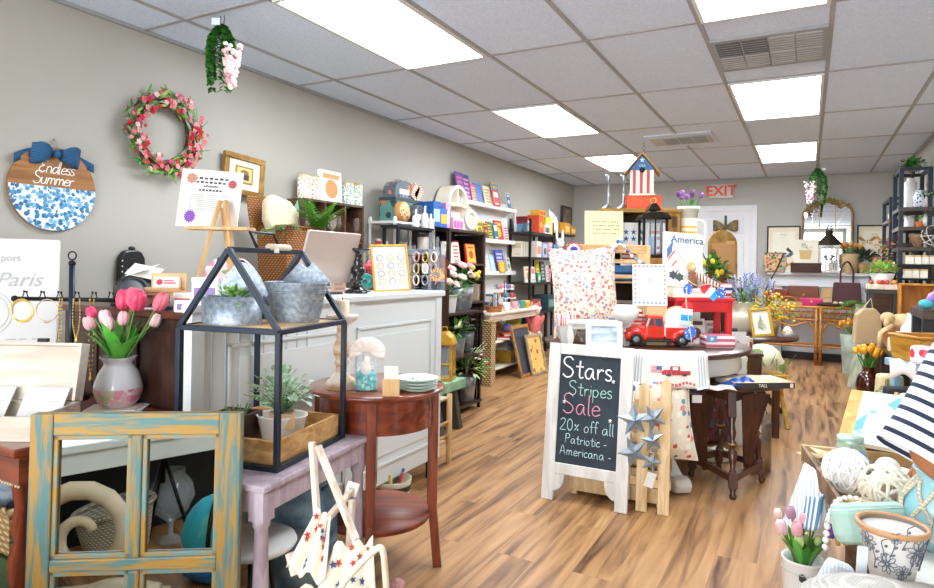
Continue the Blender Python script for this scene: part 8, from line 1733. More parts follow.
# galvanised bucket with orange tulips, sage plank, amber jug
b0=hz(852,373,0);t=thing('flower_bucket','tall grey green bucket of orange tulips beside the rattan console','flowers',(b0.x,b0.y-.05,0));G().lathe(pot_profile(.1,.13,.46),M('sage_bucket','#aab3a4',.6,c2='#8f9a8c',pat='mottle',sc=8),24).build('bucket',t);tulip_bunch(t,.46,13,.14,.14,[P('#f0982c',.5),P('#f4b13c',.5),P('#e8842a',.5)],.035,green1,10,.6,.16,.04)
t=thing('painted_plank','pale sage distressed plank leaning beside the bucket of orange tulips','board',hz(853,388,0),group=None,rot=(-.1,.12,-.5));G().box((-.055,-.015,0),(.055,.015,.52),M('sage_plank','#c3cbb2',.6,c2='#9faa90',pat='mottle',sc=8,st=(3,3,1))).build('plank',t,.003)
j0=hz(868,397,0);t=thing('amber_jug','glossy dark amber ceramic jug of yellow tulips on the floor','vase',(j0.x+.02,j0.y+.08,0));G().lathe(vase_profile(.115,.3,.05,.38,1.2),M('amber_glaze','#4a1f12',.12,coat=.8,c2='#2c120c',sc=5),28).build('jug_body',t);tulip_bunch(t,.3,12,.19,.12,[P('#f2a81e',.45),P('#f6bf3a',.45)],.045,green1,12,.5,.22,.04)
j0=hd(868,397,5.3);t.location=(j0.x,j0.y,j0.z+.006);t.scale=(.82,.82,.82);t2=thing('low_plinth','low dark block under the amber jug','block',(j0.x,j0.y,0));G().cb((0,0,0),(.12,.12,j0.z+.005),espr).build('block_body',t2)
t=thing('burlap_bag','tan burlap tote bag standing before the black plant stand','bag',(.47,6.62,.56),.3);G().tube([(-.05,0,.35),(.06,.06,.47),(.06,.02,.35)],.006,rope,5).build('strap',t);t.scale=(.85,.85,.85);G().prism([(-.13,0),(.13,0),(.12,.3),(.06,.37),(-.05,.36),(-.11,.3)],-.05,.05,M('burlap_tan','#d6bd97',.9,c2='#b99d75',pat='weave',sc=50,b=.3)).build('bag_body',t,.012);G().box((-.02,-.054,.24),(.05,-.05,.3),kraft).build('kraft_label',t)
t=thing('stuffed_animal','tan plush dog with dangling legs lying on the wooden chest at the right','stuffed toy',(.6,6.0,.77));tp_=M('tan_plush','#d9bf94',.95,c2='#c9a878',sc=30,b=.3);t.location=(.69,6.2,.722)
G().ell((0,0,.07),(.12,.08,.07),tp_).build('body',t);G().ell((-.11,-.04,.1),(.055,.05,.05),tp_).build('head',t)
for s in(-1,1):G().ell((-.12,-.04+s*.05,.07),(.02,.015,.045),tp_).build('ear',t);G().tube([(-.08,-.06+s*.03,.05),(-.16,-.09+s*.03,-.02),(-.17,-.1+s*.03,-.14)],.018,tp_,7).build('leg',t)
t=thing('wooden_chest','orange brown wooden flat chest below the tan plush dog','chest',(.74,6.2,.59));G().cb((0,0,0),(.34,.4,.13),M('chest_wood','#b9783c',.45,c2='#8a5224',pat='wood',sc=4,st=(6,1,6))).build('body',t,.005)
t2=thing('low_table','dark low table carrying the wooden chest on the right','table',(.76,5.9,0));G().cb((0,0,.56),(.42,1.0,.029),espr).build('top',t2,.003)
for x in(-.18,.18):
 for y_ in(-.45,.45):G().cb((x,y_,0),(.05,.05,.56),espr).build('leg',t2)
t=thing('wooden_crate','yellow orange wooden crate standing on end before the tall black unit','crate',(.85,6.68,.80));cr_=M('crate_orange','#d9952f',.5,c2='#b97420',pat='wood',sc=3,st=(6,6,1.2))
for p,q in(((-.15,-.12,0),(.15,.12,.015)),((-.15,-.12,.285),(.15,.12,.3)),((-.15,-.12,.015),(-.135,.12,.285)),((.135,-.12,.015),(.15,.12,.285)),((-.135,.108,.015),(.135,.12,.285))):G().box(p,q,cr_).build('board',t,.002)
t2=thing('cabinet','dark cabinet below the yellow orange crate','cabinet',(.85,6.70,0));G().cb((0,0,0),(.3,.3,.799),espr).build('carcass',t2)
t=thing('jug','white ceramic bottle with brown label on the low table at the right','bottle',(.62,5.3,.59));
p0=hd(911,334,4.6);t.location=(p0.x,p0.y,.59);G().lathe([(.06,0),(.065,.02),(.065,.2),(.03,.26),(.025,.3),(.032,.31),(.001,.31)],enam,22).build('bottle_body',t);G().lathe([(.0655,.05),(.0655,.14)],P('#8a4a2c',.6),22,cap=False).build('brown_label',t)
# dark table at the right edge with plush
p0=hd(921,300,3.9);t=thing('console_table','dark rustic wooden table cut by the right edge','table',(.80,p0.y+.05,0));tzr=.98
G().cb((0,0,tzr-.06),(.40,.5,.06),M('rustic_dark','#4f3f35',.6,c2='#33271f',pat='wood',sc=4,st=(1,6,6))).build('top',t,.005)
for x in(-.165,.165):
 for y_ in(-.21,.21):G().cb((x,y_,0),(.06,.06,tzr-.06),P('#1f2126',.5)).build('leg',t,.003)
G().cb((0,0,.62),(.34,.4,.03),P('#5a4332',.5)).build('shelf',t)
ty_=p0.y+.05
t=thing('stuffed_octopus','lilac and purple plush roll at the right edge on the dark rustic table','stuffed toy',(.72,ty_-.08,tzr));G().ell((.02,0,.06),(.1,.07,.06),M('lilac_plush','#d9b8e4',.9,b=.2,sc=30)).build('body',t);g=G();g.tube(smooth_path([(-.06,-.05,.05),(.0,-.09,.1),(.1,-.08,.09),(.14,-.06,.05)],5),.03,M('purple_plush','#a274cf',.9,b=.2,sc=30),8);g.build('purple_band',t)
t=thing('yarn_ball','small turquoise ball on the front edge of the dark rustic table','ball',(.625,ty_-.19,tzr));G().ell((0,0,.03),(.04,.035,.03),P('#4fb8c9',.7)).build('ball_body',t)
t=thing('stuffed_animal','pale pink plush standing behind the lilac plush at the right edge','stuffed toy',(.8,ty_+.1,tzr));G().ell((0,0,.1),(.1,.08,.11),M('pale_pink_plush','#f0d5dc',.9,b=.2,sc=30)).ell((0,-.02,.22),(.07,.06,.06),M('pale_pink_plush','#f0d5dc')).build('body',t)
t=thing('folded_stack','stack of folded cream cloths on the lower shelf of the dark rustic table','cloth',(.78,ty_-.05,.651))
for k,c in enumerate(('#e3d9c4','#cfc6b8','#8a7a6a')):G().cb((0,0,.05*k),(.28,.28,.045),P(c,.8)).build('fold',t,.015)
# woven yellow basket with gingham, blue stool and bags
p0=hd(914,362,3.35);t=thing('splint_basket','large honey splint wood basket at the right behind the striped sleeve','basket',(p0.x+.1,p0.y+.05,.73),YAW);spl=M('splint','#d09a3c',.45,c2='#a8701f',pat='band',sc=14,st=(0,0,1),rot=(0,PI/2,0),th=.75)
rect_basket(t,.34,.24,.13,M('splint_flat','#cf983a',.45,c2='#a36c1e',pat='wood',sc=3,st=(1,1,8)),1.1,.01)
for k in range(5):g=G();x=-.13+.065*k;g.bar((x*.92,-.112,.01),(x,-.124,.125),.028,.005,spl,(0,1,0));g.build('upright_splint',t)
for z in(.03,.065,.1):G().tube([(-.158,-.114-.05*z,z),(.158,-.114-.05*z,z)],.01,M('splint_dark','#b9812c',.5),6).build('splint_band',t)
t2=thing('stool','blue painted stool under the honey splint basket','stool',(p0.x+.1,p0.y+.05,0),YAW);bst=M('chalk_blue','#8fb3c9',.6,amt=.1);G().cb((0,0,.69),(.36,.28,.039),bst).build('seat',t2,.005)
for x in(-.14,.14):
 for y_ in(-.1,.1):G().bar((x*1.1,y_*1.1,0),(x,y_,.69),.035,.035,bst).build('leg',t2,.003)
ging=M('gingham','#f3eef0',.8,pat='cells',sc=22,cols=['#d9304a','#e86a7c','#d9304a'],th=.42)
p0=hd(924,356,2.85);t=thing('gingham_cloth','red and white checked cloth over the basket edge by the striped sleeve','cloth',p0,YAW);G().box((-.035,-.05,-.04),(.05,.05,.045),ging).build('folds',t,.015)
t2=thing('hanging_rack','blue painted low shelf below the checked cloth','shelf',(p0.x+.06,p0.y,0),YAW);G().cb((0,0,p0.z-.075),(.14,.12,.034),bst).build('shelf_board',t2,.003)
for x in(-.055,.055):
 for y_ in(-.045,.045):G().cb((x,y_,0),(.02,.02,p0.z-.075),iron).build('leg',t2)
p0=hd(907,362,2.95);g=G().at((p0.x,p0.y,p0.z-.06));g.sheet(lambda u,v:(-.07+.14*u,-.06+.1*v,.06+.03*sin(PI*u)*sin(3*v+5*u)-.25*max(0,.3-v)),14,10,P('#eed9d4',.8),.004);tag(g.build('pink_scarf'),'pale pink scarf draped beside the checked cloth','scarf')
for k,(px,py,D,c,w_,h_,l)in enumerate(((900,410,3.3,'#23262c',.16,.3,'black canvas tote standing at the right behind the beach canvases'),(912,412,3.1,'#e9e7e3',.1,.3,'white canvas tote with long handles beside the black tote'),(889,408,3.7,'#e3d2a4',.14,.3,'cream bag printed with green sprigs beside the amber jug'))):
 p0=hd(px,py,D);t=thing('tote_bag',l,'bag',(p0.x,p0.y,.0),YAW-.2);bm_=P(c,.8)if k!=2 else M('sprig_print',c,.8,pat='cells',sc=14,cols=['#8fa87a','#6f8f6a'],th=.32)
 t2=None;G().prism([(-w_/2,0),(w_/2,0),(w_*.55,.3),(w_*.42,.3+h_),(-w_*.42,.3+h_),(-w_*.55,.3)],-.05,.05,bm_).build('bag_body',t,.015);g=G();g.tube(smooth_path([(-w_*.25,-.055,.3+h_-.02),(-w_*.3,-.08,.3+h_-.12),(0,-.085,.1+h_),(w_*.3,-.08,.3+h_-.12),(w_*.25,-.055,.3+h_-.02)],5),.01,(P('#c9a56a'),P('#dfe3e6'),P('#8f7a4a'))[k],6);g.build('handle',t)
t=thing('greenery','trailing eucalyptus greenery beside the cream sprig bag','greenery',hd(888,380,3.55));g=G()
for k in range(12):frond(g,(rnd(-.05,.06),0,rnd(-.05,.12)),(rnd(-1,.3),-1,rnd(-.4,.6)),rnd(.1,.2),7,.02,(green4,P('#7f9a6a',.6))[k%2],.8,.2,stemg)
g.build('sprigs',t)
t.location.z=.45
# ================================================================== FOREGROUND RIGHT
DT=.5
q0,q1=hz(805,447,.555),hz(841,499,.555);ed=q1-q0;ed.z=0;TL=ed.length;ed.normalize();trz=math.atan2(ed.y,ed.x)
acr=Vector((-ed.y,ed.x,0));acr=acr if acr.dot(RT)>0 else-acr
def ont(a_,b_,z=DT):return Vector((q0.x,q0.y,0))+ed*a_+acr*b_+Vector((0,0,z))
axr=math.atan2(acr.y,acr.x)
t=thing('display_table','low whitewashed display table at the lower right under the beach decor','table',ont(.32,.37,0),axr)
G().box((-.35,-.62,DT-.035),(.19,.42,DT),whp2).build('tabletop',t,.004)
for x in(-.31,.15):
 for y_ in(-.57,.37):G().cb((x,y_,0),(.05,.05,DT-.035),whp2).build('leg',t,.003)
 # tray
twd=M('weathered_tray','#8f6f4c',.6,c2='#5a4432',pat='wood',sc=5,st=(3,3,3));tin_=M('tray_inside','#d9bd92',.6,c2='#bf9c6c',pat='wood',sc=5,st=(3,3,3))
t=thing('wooden_tray','rectangular weathered wooden tray of seaside decor on the low white table','tray',ont(0,0,DT+.001),axr);TWd=.52
def tb(a0,a1,b0,b1,z0,z1,m,n):G().box((b0,-a1,z0),(b1,-a0,z1),m).build(n,t,.002)
tb(0,TL,0,TWd,0,.01,tin_,'base');tb(0,TL,-.012,0,0,.06,twd,'side_rail');tb(0,TL,TWd,TWd+.012,0,.06,twd,'side_rail');tb(-.012,0,-.012,TWd+.012,0,.06,tin_,'end_rail');tb(TL,TL+.012,-.012,TWd+.012,0,.06,tin_,'end_rail')
TB=DT+.0115
def wrapped_ball(name,label,px,py,D,r_,m,n,thick):
 p0=hd(px,py,D);t=thing(name,label,'ball',p0);g=G()
 for k in range(n):
  E_=Euler((rnd(0,6),rnd(0,6),rnd(0,6))).to_matrix();rr_=r_*rnd(.9,1);g.tube([E_@Vector((rr_*cos(i*PI/12),rr_*sin(i*PI/12),r_*rnd(-.05,.05)))for i in range(24)],thick,m,5,True)
 g.build('wound_strands',t);return t,p0
t,p0=wrapped_ball('twine_ball','ball of white paper twine in the wooden tray',847,474,1.95,.068,M('white_twine','#f0efec',.8,amt=.05),46,.0032);t.location.z=TB+.072
G().ell((0,0,0),.06,P('#e3e1dc',.9),14,10).build('core',t)
t,p0=wrapped_ball('vine_ball','open white vine ball in the wooden tray right of the twine ball',886,489,1.8,.068,M('white_vine','#f1e6d3',.6,amt=.08),20,.0052);t.location.z=TB+.073
p0=hd(850,466,2.12);t=thing('mason_jar','green glass jar with a pale lid behind the twine ball','jar',(p0.x,p0.y,TB));G().lathe([(.04,0),(.045,.01),(.045,.1),(.037,.12)],glass('green_glass','#b9dcc4',.05,.45),24,cap=False).build('jar_glass',t);G().lathe([(.039,.115),(.04,.135),(.001,.135)],P('#a9c4b0',.4,.4),24).build('lid',t)
p0=hd(895,470,1.98);t=thing('ceramic_bowl','white ceramic bowl in the tray behind the vine ball','bowl',(p0.x,p0.y,TB));G().lathe([(.03,0),(.06,.04),(.066,.065),(.062,.065),(.028,.01),(.001,.01)],whp2,26).build('bowl_body',t);g=G().at((p0.x-.02,p0.y,TB+.075));g.ell((0,0,0),(.035,.035,.03),P('#efeae2',.5),12,8);tag(g.build('stone_egg'),'smooth white stone sitting in the white ceramic bowl','stone')
p0=hd(868,462,2.0);g=G();g.bar(hd(861,452,2.0),hd(877,476,1.85),.012,.01,M('blue_stick','#2f5f7f',.5));g.ell(hd(877,476,1.85),.011,M('blue_stick','#2f5f7f'));tag(g.build('paddle'),'slim dark blue wooden paddle lying across the tray','paddle')
for k,(px,py,D,c,l)in enumerate(((812,452,2.3,'#e9d9b0','cream sea star at the back corner of the wooden tray'),(824,455,2.25,'#f0e4cb','pale sea star next to the back corner of the tray'))):
 p0=hd(px,py,D);g=G().at((p0.x,p0.y,TB+.012+.02*k),(.3,0,k));s5=star_pts(.055,.02);g.add([(x,y_,0)for x,y_ in s5]+[(0,0,.018)],[(i,(i+1)%10,10)for i in range(10)],M('sea_star',c,.8,b=.2,sc=40));tag(g.build('sea_star'),l,'sea star')
for k,(px,py,D,c,l)in enumerate(((835,452,2.2,'#c9643c','orange shell near the jar in the wooden tray'),(838,456,2.15,'#5f9a7c','green glass float near the jar in the wooden tray'),(872,462,2.05,'#e3b0a4','pink shell behind the vine ball'),(905,478,1.9,'#b98a5a','rope knot right of the vine ball'),(912,470,1.92,'#4a2f22','dark brown coconut cup right of the white bowl'))):
 p0=hd(px,py,D);g=G().at((p0.x,p0.y,TB+.025));g.ell((0,0,0),(.026,.022,.02),P(c,.4),10,6,(0,0,k));tag(g.build(('sea_shell','glass_float','sea_shell','rope_knot','coconut_cup')[k]),l,('shell','float','shell','knot','cup')[k])
t=thing('stick_bundle','bundle of short driftwood sticks hanging at the front of the wooden tray','driftwood',hd(840,522,1.72));iv=t.location.copy();g=None
for k in range(12):
 g=G();a_=hd(835+2*(k%6),500+3*(k//6),1.78-.02*(k//6))-iv;b_=hd(838+2.5*(k%6),545-4*(k%3),1.70-.02*(k//6))-iv;g.tube([a_,(a_+b_)/2+Vector((rnd(-.005,.005),0,0)),b_],.0055,M('driftwood','#cda36f',.7,c2='#a87f4f',pat='wood',sc=12),6);g.build('stick',t)
t=thing('bead_garland','strand of white wooden beads hanging over the front corner of the tray','garland',hd(835,510,1.72));iv=t.location.copy();pp=smooth_path([hd(866,502,1.80),hd(852,498,1.79),hd(840,500,1.77),hd(833,508,1.74),hd(828,522,1.70),hd(826,538,1.68),hd(825,552,1.67)],7)
last=None
for q in pp:
 if last is None or(q-last).length>.016:g=G().at(q-iv);g.ell((0,0,0),.0085,P('#f1efea',.5),8,6);g.build('bead',t);last=q
g=G();g.tube([q-iv for q in pp],.002,rope,4);g.build('cord',t)
g=G().at(hd(848,510,1.7),(.3,-.2,YAW));g.box((-.035,-.003,-.025),(.035,.003,.02),paper);tag(g.build('price_card'),'small white card on the driftwood sticks','card')
# striped towels over the left table edge
stm2=M('soft_stripe','#f0f2f4',.85,c2='#c3cfd8',pat='band',sc=26,th=.6);A4=[hd(812,462,2.02),hd(822,470,1.98),hd(818,520,1.95),hd(782,528,2.1)]
def quad(P4,bulge):return lambda u,v:(P4[0].lerp(P4[1],u)).lerp(P4[3].lerp(P4[2],u),v)-FW*bulge*sin(PI*u)
g=G();g.sheet(quad([hd(806,463,2.16),hd(824,476,2.0),hd(828,526,1.96),hd(781,530,2.14)],.03),16,12,stm2,.006);tag(g.build('striped_towel'),'white towel with pale stripes draped over the left edge of low table','towel')
g=G();g.sheet(quad([hd(808,496,1.98),hd(822,494,1.95),hd(818,528,1.93),hd(802,528,1.98)],.02),12,10,M('blue_stripe_towel','#e9eef2',.85,c2='#5f8fb5',pat='band',sc=20,th=.5,rot=(0,0,.6)),.006);tag(g.build('blue_towel'),'blue striped towel tucked under the white striped one','towel')
# mint cushion, printed pot, knit throw
mintm=M('mint_cushion','#b8d6ca',.85,c2='#a3c8ba',sc=6,b=.1)
p0=hd(868,552,1.62);t=thing('cushion','pale mint green cushion lying between the tray and the printed pot','cushion',(p0.x,p0.y,DT+.002),rot=(-.35,-.05,YAW));G().box((-.075,-.03,0),(.115,.035,.1),mintm).build('cushion_cover',t,.025);G().tube([(-.09,-.032,.085),(.1,-.032,.085)],.002,P('#d5ebe2'),5).build('piping',t)
p0=hz(893,584,DT);t=thing('flower_pot','tapered white flower pot with grey flower print and tan rim','pot',(p0.x,p0.y+.03,DT+.001),YAW);PH=.125;R0,R1=.042,.069
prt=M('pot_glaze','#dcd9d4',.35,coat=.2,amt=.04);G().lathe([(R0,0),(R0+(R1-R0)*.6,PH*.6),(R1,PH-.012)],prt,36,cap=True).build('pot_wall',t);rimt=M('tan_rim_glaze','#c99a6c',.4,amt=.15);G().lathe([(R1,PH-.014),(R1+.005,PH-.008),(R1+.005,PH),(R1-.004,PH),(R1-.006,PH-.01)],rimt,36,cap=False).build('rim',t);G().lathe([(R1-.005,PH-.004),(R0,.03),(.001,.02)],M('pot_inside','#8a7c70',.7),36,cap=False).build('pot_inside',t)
pg=P('#6a6f7c',.5)
def onpot(a_,z,off=.0012):r_=R0+(R1-R0)*z/(PH-.012)+off;return Vector((r_*sin(a_),-r_*cos(a_),z))
g=G()
def pflower(a_,z,s,n):
 for k in range(n):
  th=2*PI*k/n;c=(a_+s*.62*cos(th)/.07,z+s*.62*sin(th));ring=[]
  for i in range(10):
   u=2*PI*i/10;ex,ey=.5*s*cos(u),.22*s*sin(u);ring.append(onpot(c[0]+(ex*cos(th)-ey*sin(th))/.07,c[1]+ex*sin(th)+ey*cos(th)))
  g.tube(ring,.0009,pg,4,True)
 g.tube([onpot(a_+s*.2*cos(i*PI/5)/.07,z+s*.2*sin(i*PI/5))for i in range(10)],.0016,pg,4,True)
for a_,z,s in((.25,.085,.026),(1.05,.05,.02),(-.75,.05,.022),(-.2,.035,.016),(-.5,.115,.012),(.9,.11,.012),(1.5,.1,.02),(-1.4,.09,.02)):pflower(a_,z,s,9)
for k in range(9):
 a0,z0=-1.3+.33*k,.03+.02*(k%4);g.tube(smooth_path([onpot(a0,z0),onpot(a0+.12,z0+.025),onpot(a0+.08,z0+.05),onpot(a0+.25,z0+.06)],4),.001,pg,4)
 for q in range(3):g.leaf(onpot(a0+.08*q,z0+.02*q),(cos(a0+1.2*q)*.8,sin(a0),.6),.012,.006,pg,0,tuple(onpot(a0,0)))
g.build('grey_flower_print',t)
g=G().at(hd(862,560,1.42),(0,.05,YAW));g.box((-.012,-.001,-.035),(.012,.001,.03),P('#e6eef4',.6));tag(g.build('price_tag'),'pale blue price tag hanging beside the printed pot','tag')
knit=M('white_knit','#ece9e2',.95,c2='#d9d5cb',pat='weave',sc=70,b=.8)
p0=hd(868,590,1.32);t=thing('knit_throw','chunky white knit throw at the bottom edge in front of the pot','throw',(p0.x,p0.y,DT-.03),YAW);G().ell((.0,-.0,.03),(.15,.1,.055),knit,22,12).ell((.12,.0,.02),(.1,.09,.05),knit,18,10).build('folds',t)
t2=thing('wire_crate','white wooden box under the knit throw at the table front','box',(p0.x+.06,p0.y-.0,0),YAW);G().cb((0,0,0),(.42,.16,DT-.04),whp2).build('box_body',t2)
g=G().at(hd(833,578,1.52),(.2,.35,YAW));g.box((-.03,-.02,-.06),(.035,.02,.045),M('pale_ticking','#e6ecf2',.85,c2='#cdd8e4',pat='band',sc=40,th=.6));tag(g.build('ticking_cloth',bev=.015),'pale ticking striped cloth hanging at the table corner by the tulip pail','cloth')
# white pail with pastel tulips
p0=hd(803,560,2.02);t=thing('tulip_pail','white metal pail with butterfly cut out holding pastel tulips on the floor','vase',(p0.x,p0.y,0),YAW);phh=.285
G().lathe([(.05,0),(.06,phh-.01),(.063,phh-.005),(.063,phh),(.057,phh),(.046,.01),(.001,.01)],enam,32).build('pail_body',t);g=G();bkc=P('#3f4440',.7);zc=.222
for s in(-1,1):
 for px_ in([(.004,.0),(.03,.035),(.042,.03),(.04,.012),(.02,-.002)],[(.004,-.004),(.024,-.008),(.034,-.022),(.024,-.034),(.01,-.022)]):
  v=[]
  for a_,b_ in px_:r_=.05+.01*(zc+b_)/phh+.003;th=s*a_/r_;v.append((r_*sin(th),-r_*cos(th),zc+b_))
  g.add(v,[list(range(len(v)))],bkc)
g.tube([(0,-.0585,zc-.04),(0,-.0585,zc+.03)],.003,bkc,5);g.build('butterfly_cutout',t);g=G();g.tube([(.0615*cos(k*PI/12),.0615*sin(k*PI/12),phh-.035)for k in range(24)],.0015,P('#c9cdc6'),4,True);g.build('rim_band',t)
pc=[P('#f2c9cf',.5),P('#b98aa0',.5),P('#e9f0c9',.5),P('#6a3a9c',.5),P('#f0d5c6',.5),P('#cfe39a',.5),P('#f0b5c0',.5),P('#7d4aa8',.5)]
sg=G();lg=G()
for x_,z_,k,s in((-.085,.1,0,.03),(-.06,.15,1,.026),(-.045,.1,6,.03),(-.07,.125,4,.022),(-.02,.13,6,.026),(.02,.13,3,.024),(.03,.1,2,.028),(.065,.09,7,.026),(.0,.09,2,.022),(-.03,.06,5,.026),(.01,.05,5,.02),(.045,.05,5,.02)):
 e=Vector((x_,rnd(-.05,.02),phh+z_));sg.tube(smooth_path([(x_*.2,0,phh-.05),(x_*.6,e.y*.5,phh+z_*.4),e],3),.0035,stemg,5);tulip(t,e-UP*.01,(x_*3,-.1,1),s,pc[k])
for k in range(14):a_=k*1.7;lg.leaf((.02*cos(a_),.02*sin(a_),phh-.02),(.5*cos(a_),.5*sin(a_),1),rnd(.1,.15),.03,(M('tulip_leaf','#67c045'),green1,P('#8a9a6a',.6))[k%3],.2)
sg.build('stems',t);lg.build('leaves',t)
# beach canvases leaning behind the tray
sand=M('canvas_sand','#d9a95c',.6,c2='#b9823a',pat='wood',sc=4,st=(3,3,3));sea_=M('beach_print','#cfe0e6',.6,pat='cells',sc=9,cols=['#8fc3d4','#e9e3d2','#c9a37c','#5fa3c0','#f1ece0'],th=.6)
b0,b1=hd(845,446,2.55),hd(872,403,2.75)
t=thing('beach_canvas','wood edged beach scene canvas lying tilted beside the striped sleeve','picture',hd(838,449,2.42),group=None,rot=(-.95,0,-.25));G().box((0,-.012,0),(.32,.012,.26),sand).build('wood_edge',t,.003);G().box((.045,-.015,.0),(.32,-.012,.255),sea_).build('beach_scene',t)
t.location.z=DT+.06;
t2=thing('wooden_box','weathered box propping up the tilted beach canvas','box',t.location+Vector((.2,.16,-t.location.z)),-.25);G().cb((0,0,0),(.3,.16,DT+.12),twd).build('box_body',t2)
t=thing('beach_canvas','smaller canvas with a starfish and blue sea in front of the wood edged canvas','picture',hd(858,452,2.25),group=None,rot=(-1.0,0,-.3));G().box((0,-.01,0),(.24,.01,.16),paper).build('canvas',t,.002);G().box((.01,-.012,.01),(.23,-.01,.15),M('sea_paint','#9fd0df',.6,c2='#e9efe9',pat='mottle',sc=12)).build('painted_sea',t);G().prism([(x+.12,z+.06)for x,z in star_pts(.04,.018)],-.015,-.012,P('#b58a5c')).build('painted_starfish',t)
t.location.z=DT+.085
p0=hd(926,500,1.62);t=thing('rope_vase','blue glass bottle in white rope netting at the right edge','vase',(p0.x+.02,p0.y,DT+.001));G().lathe(vase_profile(.07,.2,.04,.45),M('aqua_glass','#a9d6dc',.15,c2='#7fbfd0',sc=6),24).build('bottle_body',t)
g=G()
for k in range(6):
 for s in(-1,1):g.tube([(.075*sin(PI*(.15+.7*i/10))*cos(s*i*.16+k*PI/3),.075*sin(PI*(.15+.7*i/10))*sin(s*i*.16+k*PI/3),.0+.018*i)for i in range(11)],.005,rope,5)
g.build('rope_net',t)
# ================================================================== PERSON leaning in from the right
skin=M('skin','#b9794f',.5,amt=.06);shirt_m=None
def shirt_mat():
 m=bpy.data.materials.new('breton_stripe');m.use_nodes=True;N=m.node_tree.nodes;L=m.node_tree.links;p=N['Principled BSDF'];p.inputs['Roughness'].default_value=.85
 at=N.new('ShaderNodeAttribute');at.attribute_name='along'
 fr=N.new('ShaderNodeMath');fr.operation='FRACT';k=N.new('ShaderNodeMath');k.operation='MULTIPLY';k.inputs[1].default_value=1/.0285
 L.new(at.outputs['Fac'],k.inputs[0]);L.new(k.outputs[0],fr.inputs[0])
 lt=N.new('ShaderNodeMath');lt.operation='LESS_THAN';lt.inputs[1].default_value=.36;L.new(fr.outputs[0],lt.inputs[0])
 mx=N.new('ShaderNodeMix');mx.data_type='RGBA';mx.inputs['A'].default_value=(*lin('#eff1f6'),1);mx.inputs['B'].default_value=(*lin('#273149'),1)
 L.new(lt.outputs[0],mx.inputs['Factor']);L.new(mx.outputs['Result'],p.inputs['Base Color']);return m
shm_=shirt_mat()
def ring_sheet(g_path,radii,n,flat=None):
 """rings around a path; returns verts, faces and the running length used by the stripe attribute"""
 v=[];f=[];al=[];L_=0;u=None
 P_=[Vector(q)for q in g_path]
 for i,p in enumerate(P_):
  d=(P_[min(i+1,len(P_)-1)]-P_[max(i-1,0)]).normalized()
  if u is None:u=d.orthogonal().normalized()
  u=(u-d*u.dot(d)).normalized();w_=d.cross(u)
  if i:L_+=(p-P_[i-1]).length
  for j in range(n):
   t=2*PI*j/n;rr_=radii[i]*(1+.04*sin(3*t+i));v.append(p+u*cos(t)*rr_+w_*sin(t)*rr_*(flat[i]if flat else 1));al.append(L_+.008*sin(t+1))
 for i in range(len(P_)-1):
  for j in range(n):a,b=i*n+j,i*n+(j+1)%n;f.append((a,b,b+n,a+n))
 return v,f,al
def striped(name,parent,path,radii,n=28,flat=None):
 v,f,al=ring_sheet(path,radii,n,flat);me=bpy.data.meshes.new(name);me.from_pydata([tuple(q)for q in v],[],f);me.materials.append(shm_)
 a=me.attributes.new('along','FLOAT','POINT');a.data.foreach_set('value',al)
 for p in me.polygons:p.use_smooth=True
 o=bpy.data.objects.new(name,me);COL.objects.link(o);o.parent=parent;s=o.modifiers.new('cloth_thickness','SOLIDIFY');s.thickness=.004;s.offset=-1;return o
SHO,ELB,WRI,HAN=Vector((.52,1.60,1.155)),Vector((.245,1.50,.855)),Vector((.44,1.34,.70)),Vector((.50,1.30,.66))
SHO=hd(1003,312,1.40);ELB=hd(922,456,1.385);CUF=hd(911,456,1.385);
WRI=hd(1000,505,1.42);HAN=hd(1040,516,1.43)
NECK=SHO+Vector((.12,.17,.06));HIP=SHO+Vector((.42,.12,-.33));HIP.x=min(HIP.x,.86)
SH2=SHO+Vector((.14,.34,.03));EL2=SH2+Vector((-.05,.05,-.28));WR2=EL2+Vector((-.15,.03,-.18));HEAD=NECK+Vector((.02,.02,.14))
t=thing('person','person leaning in from the right in a navy and white striped top','person',(HIP.x,HIP.y,0));off=Vector((HIP.x,HIP.y,0))
KN=[Vector((HIP.x-.04,HIP.y+s*.1,.47))for s in(-1,1)];AN=[Vector((HIP.x,HIP.y+s*.11,.07))for s in(-1,1)]
V=[HIP,HIP.lerp(NECK,.5),NECK,NECK.lerp(HEAD,.5),SHO,ELB,WRI,HAN,SH2,EL2,WR2,HIP+Vector((0,-.09,-.03)),HIP+Vector((0,.09,-.03)),KN[0],KN[1],AN[0],AN[1],AN[0]+Vector((-.14,0,-.04)),AN[1]+Vector((-.14,0,-.04))]
E_=[(0,1),(1,2),(2,3),(2,4),(4,5),(5,6),(6,7),(2,8),(8,9),(9,10),(0,11),(0,12),(11,13),(12,14),(13,15),(14,16),(15,17),(16,18)]
rad=[.13,.115,.07,.05,.062,.04,.028,.034,.062,.042,.028,.1,.1,.06,.06,.04,.04,.03,.03]
nf=len(V)
for hb,wr,el,rr_ in((7,WRI,ELB,1),(10,WR2,EL2,1)):
 d=(V[hb]-el).normalized();sd=d.cross(UP).normalized();base=V[hb]
 for k in range(5):
  o_=(-.03,-.012,.004,.02,-.036)[k];L_=(.05,.075,.082,.075,.05)[k]
  a_=base+sd*o_+d*(.02 if k<4 else-.005);b_=a_+d*L_*.55+(sd*-.02 if k==4 else Vector((0,0,0)));c_=b_+d*L_*.4-UP*.02
  i0=len(V);V+=[a_,b_,c_];rad+=[.011,.009,.007];E_+=[(hb,i0),(i0,i0+1),(i0+1,i0+2)]
me=bpy.data.meshes.new('body');me.from_pydata([tuple(q-off)for q in V],E_,[]);bo=bpy.data.objects.new('body',me);COL.objects.link(bo);bo.parent=t
bo.modifiers.new('skin_surface','SKIN');sl=me.skin_vertices[0].data
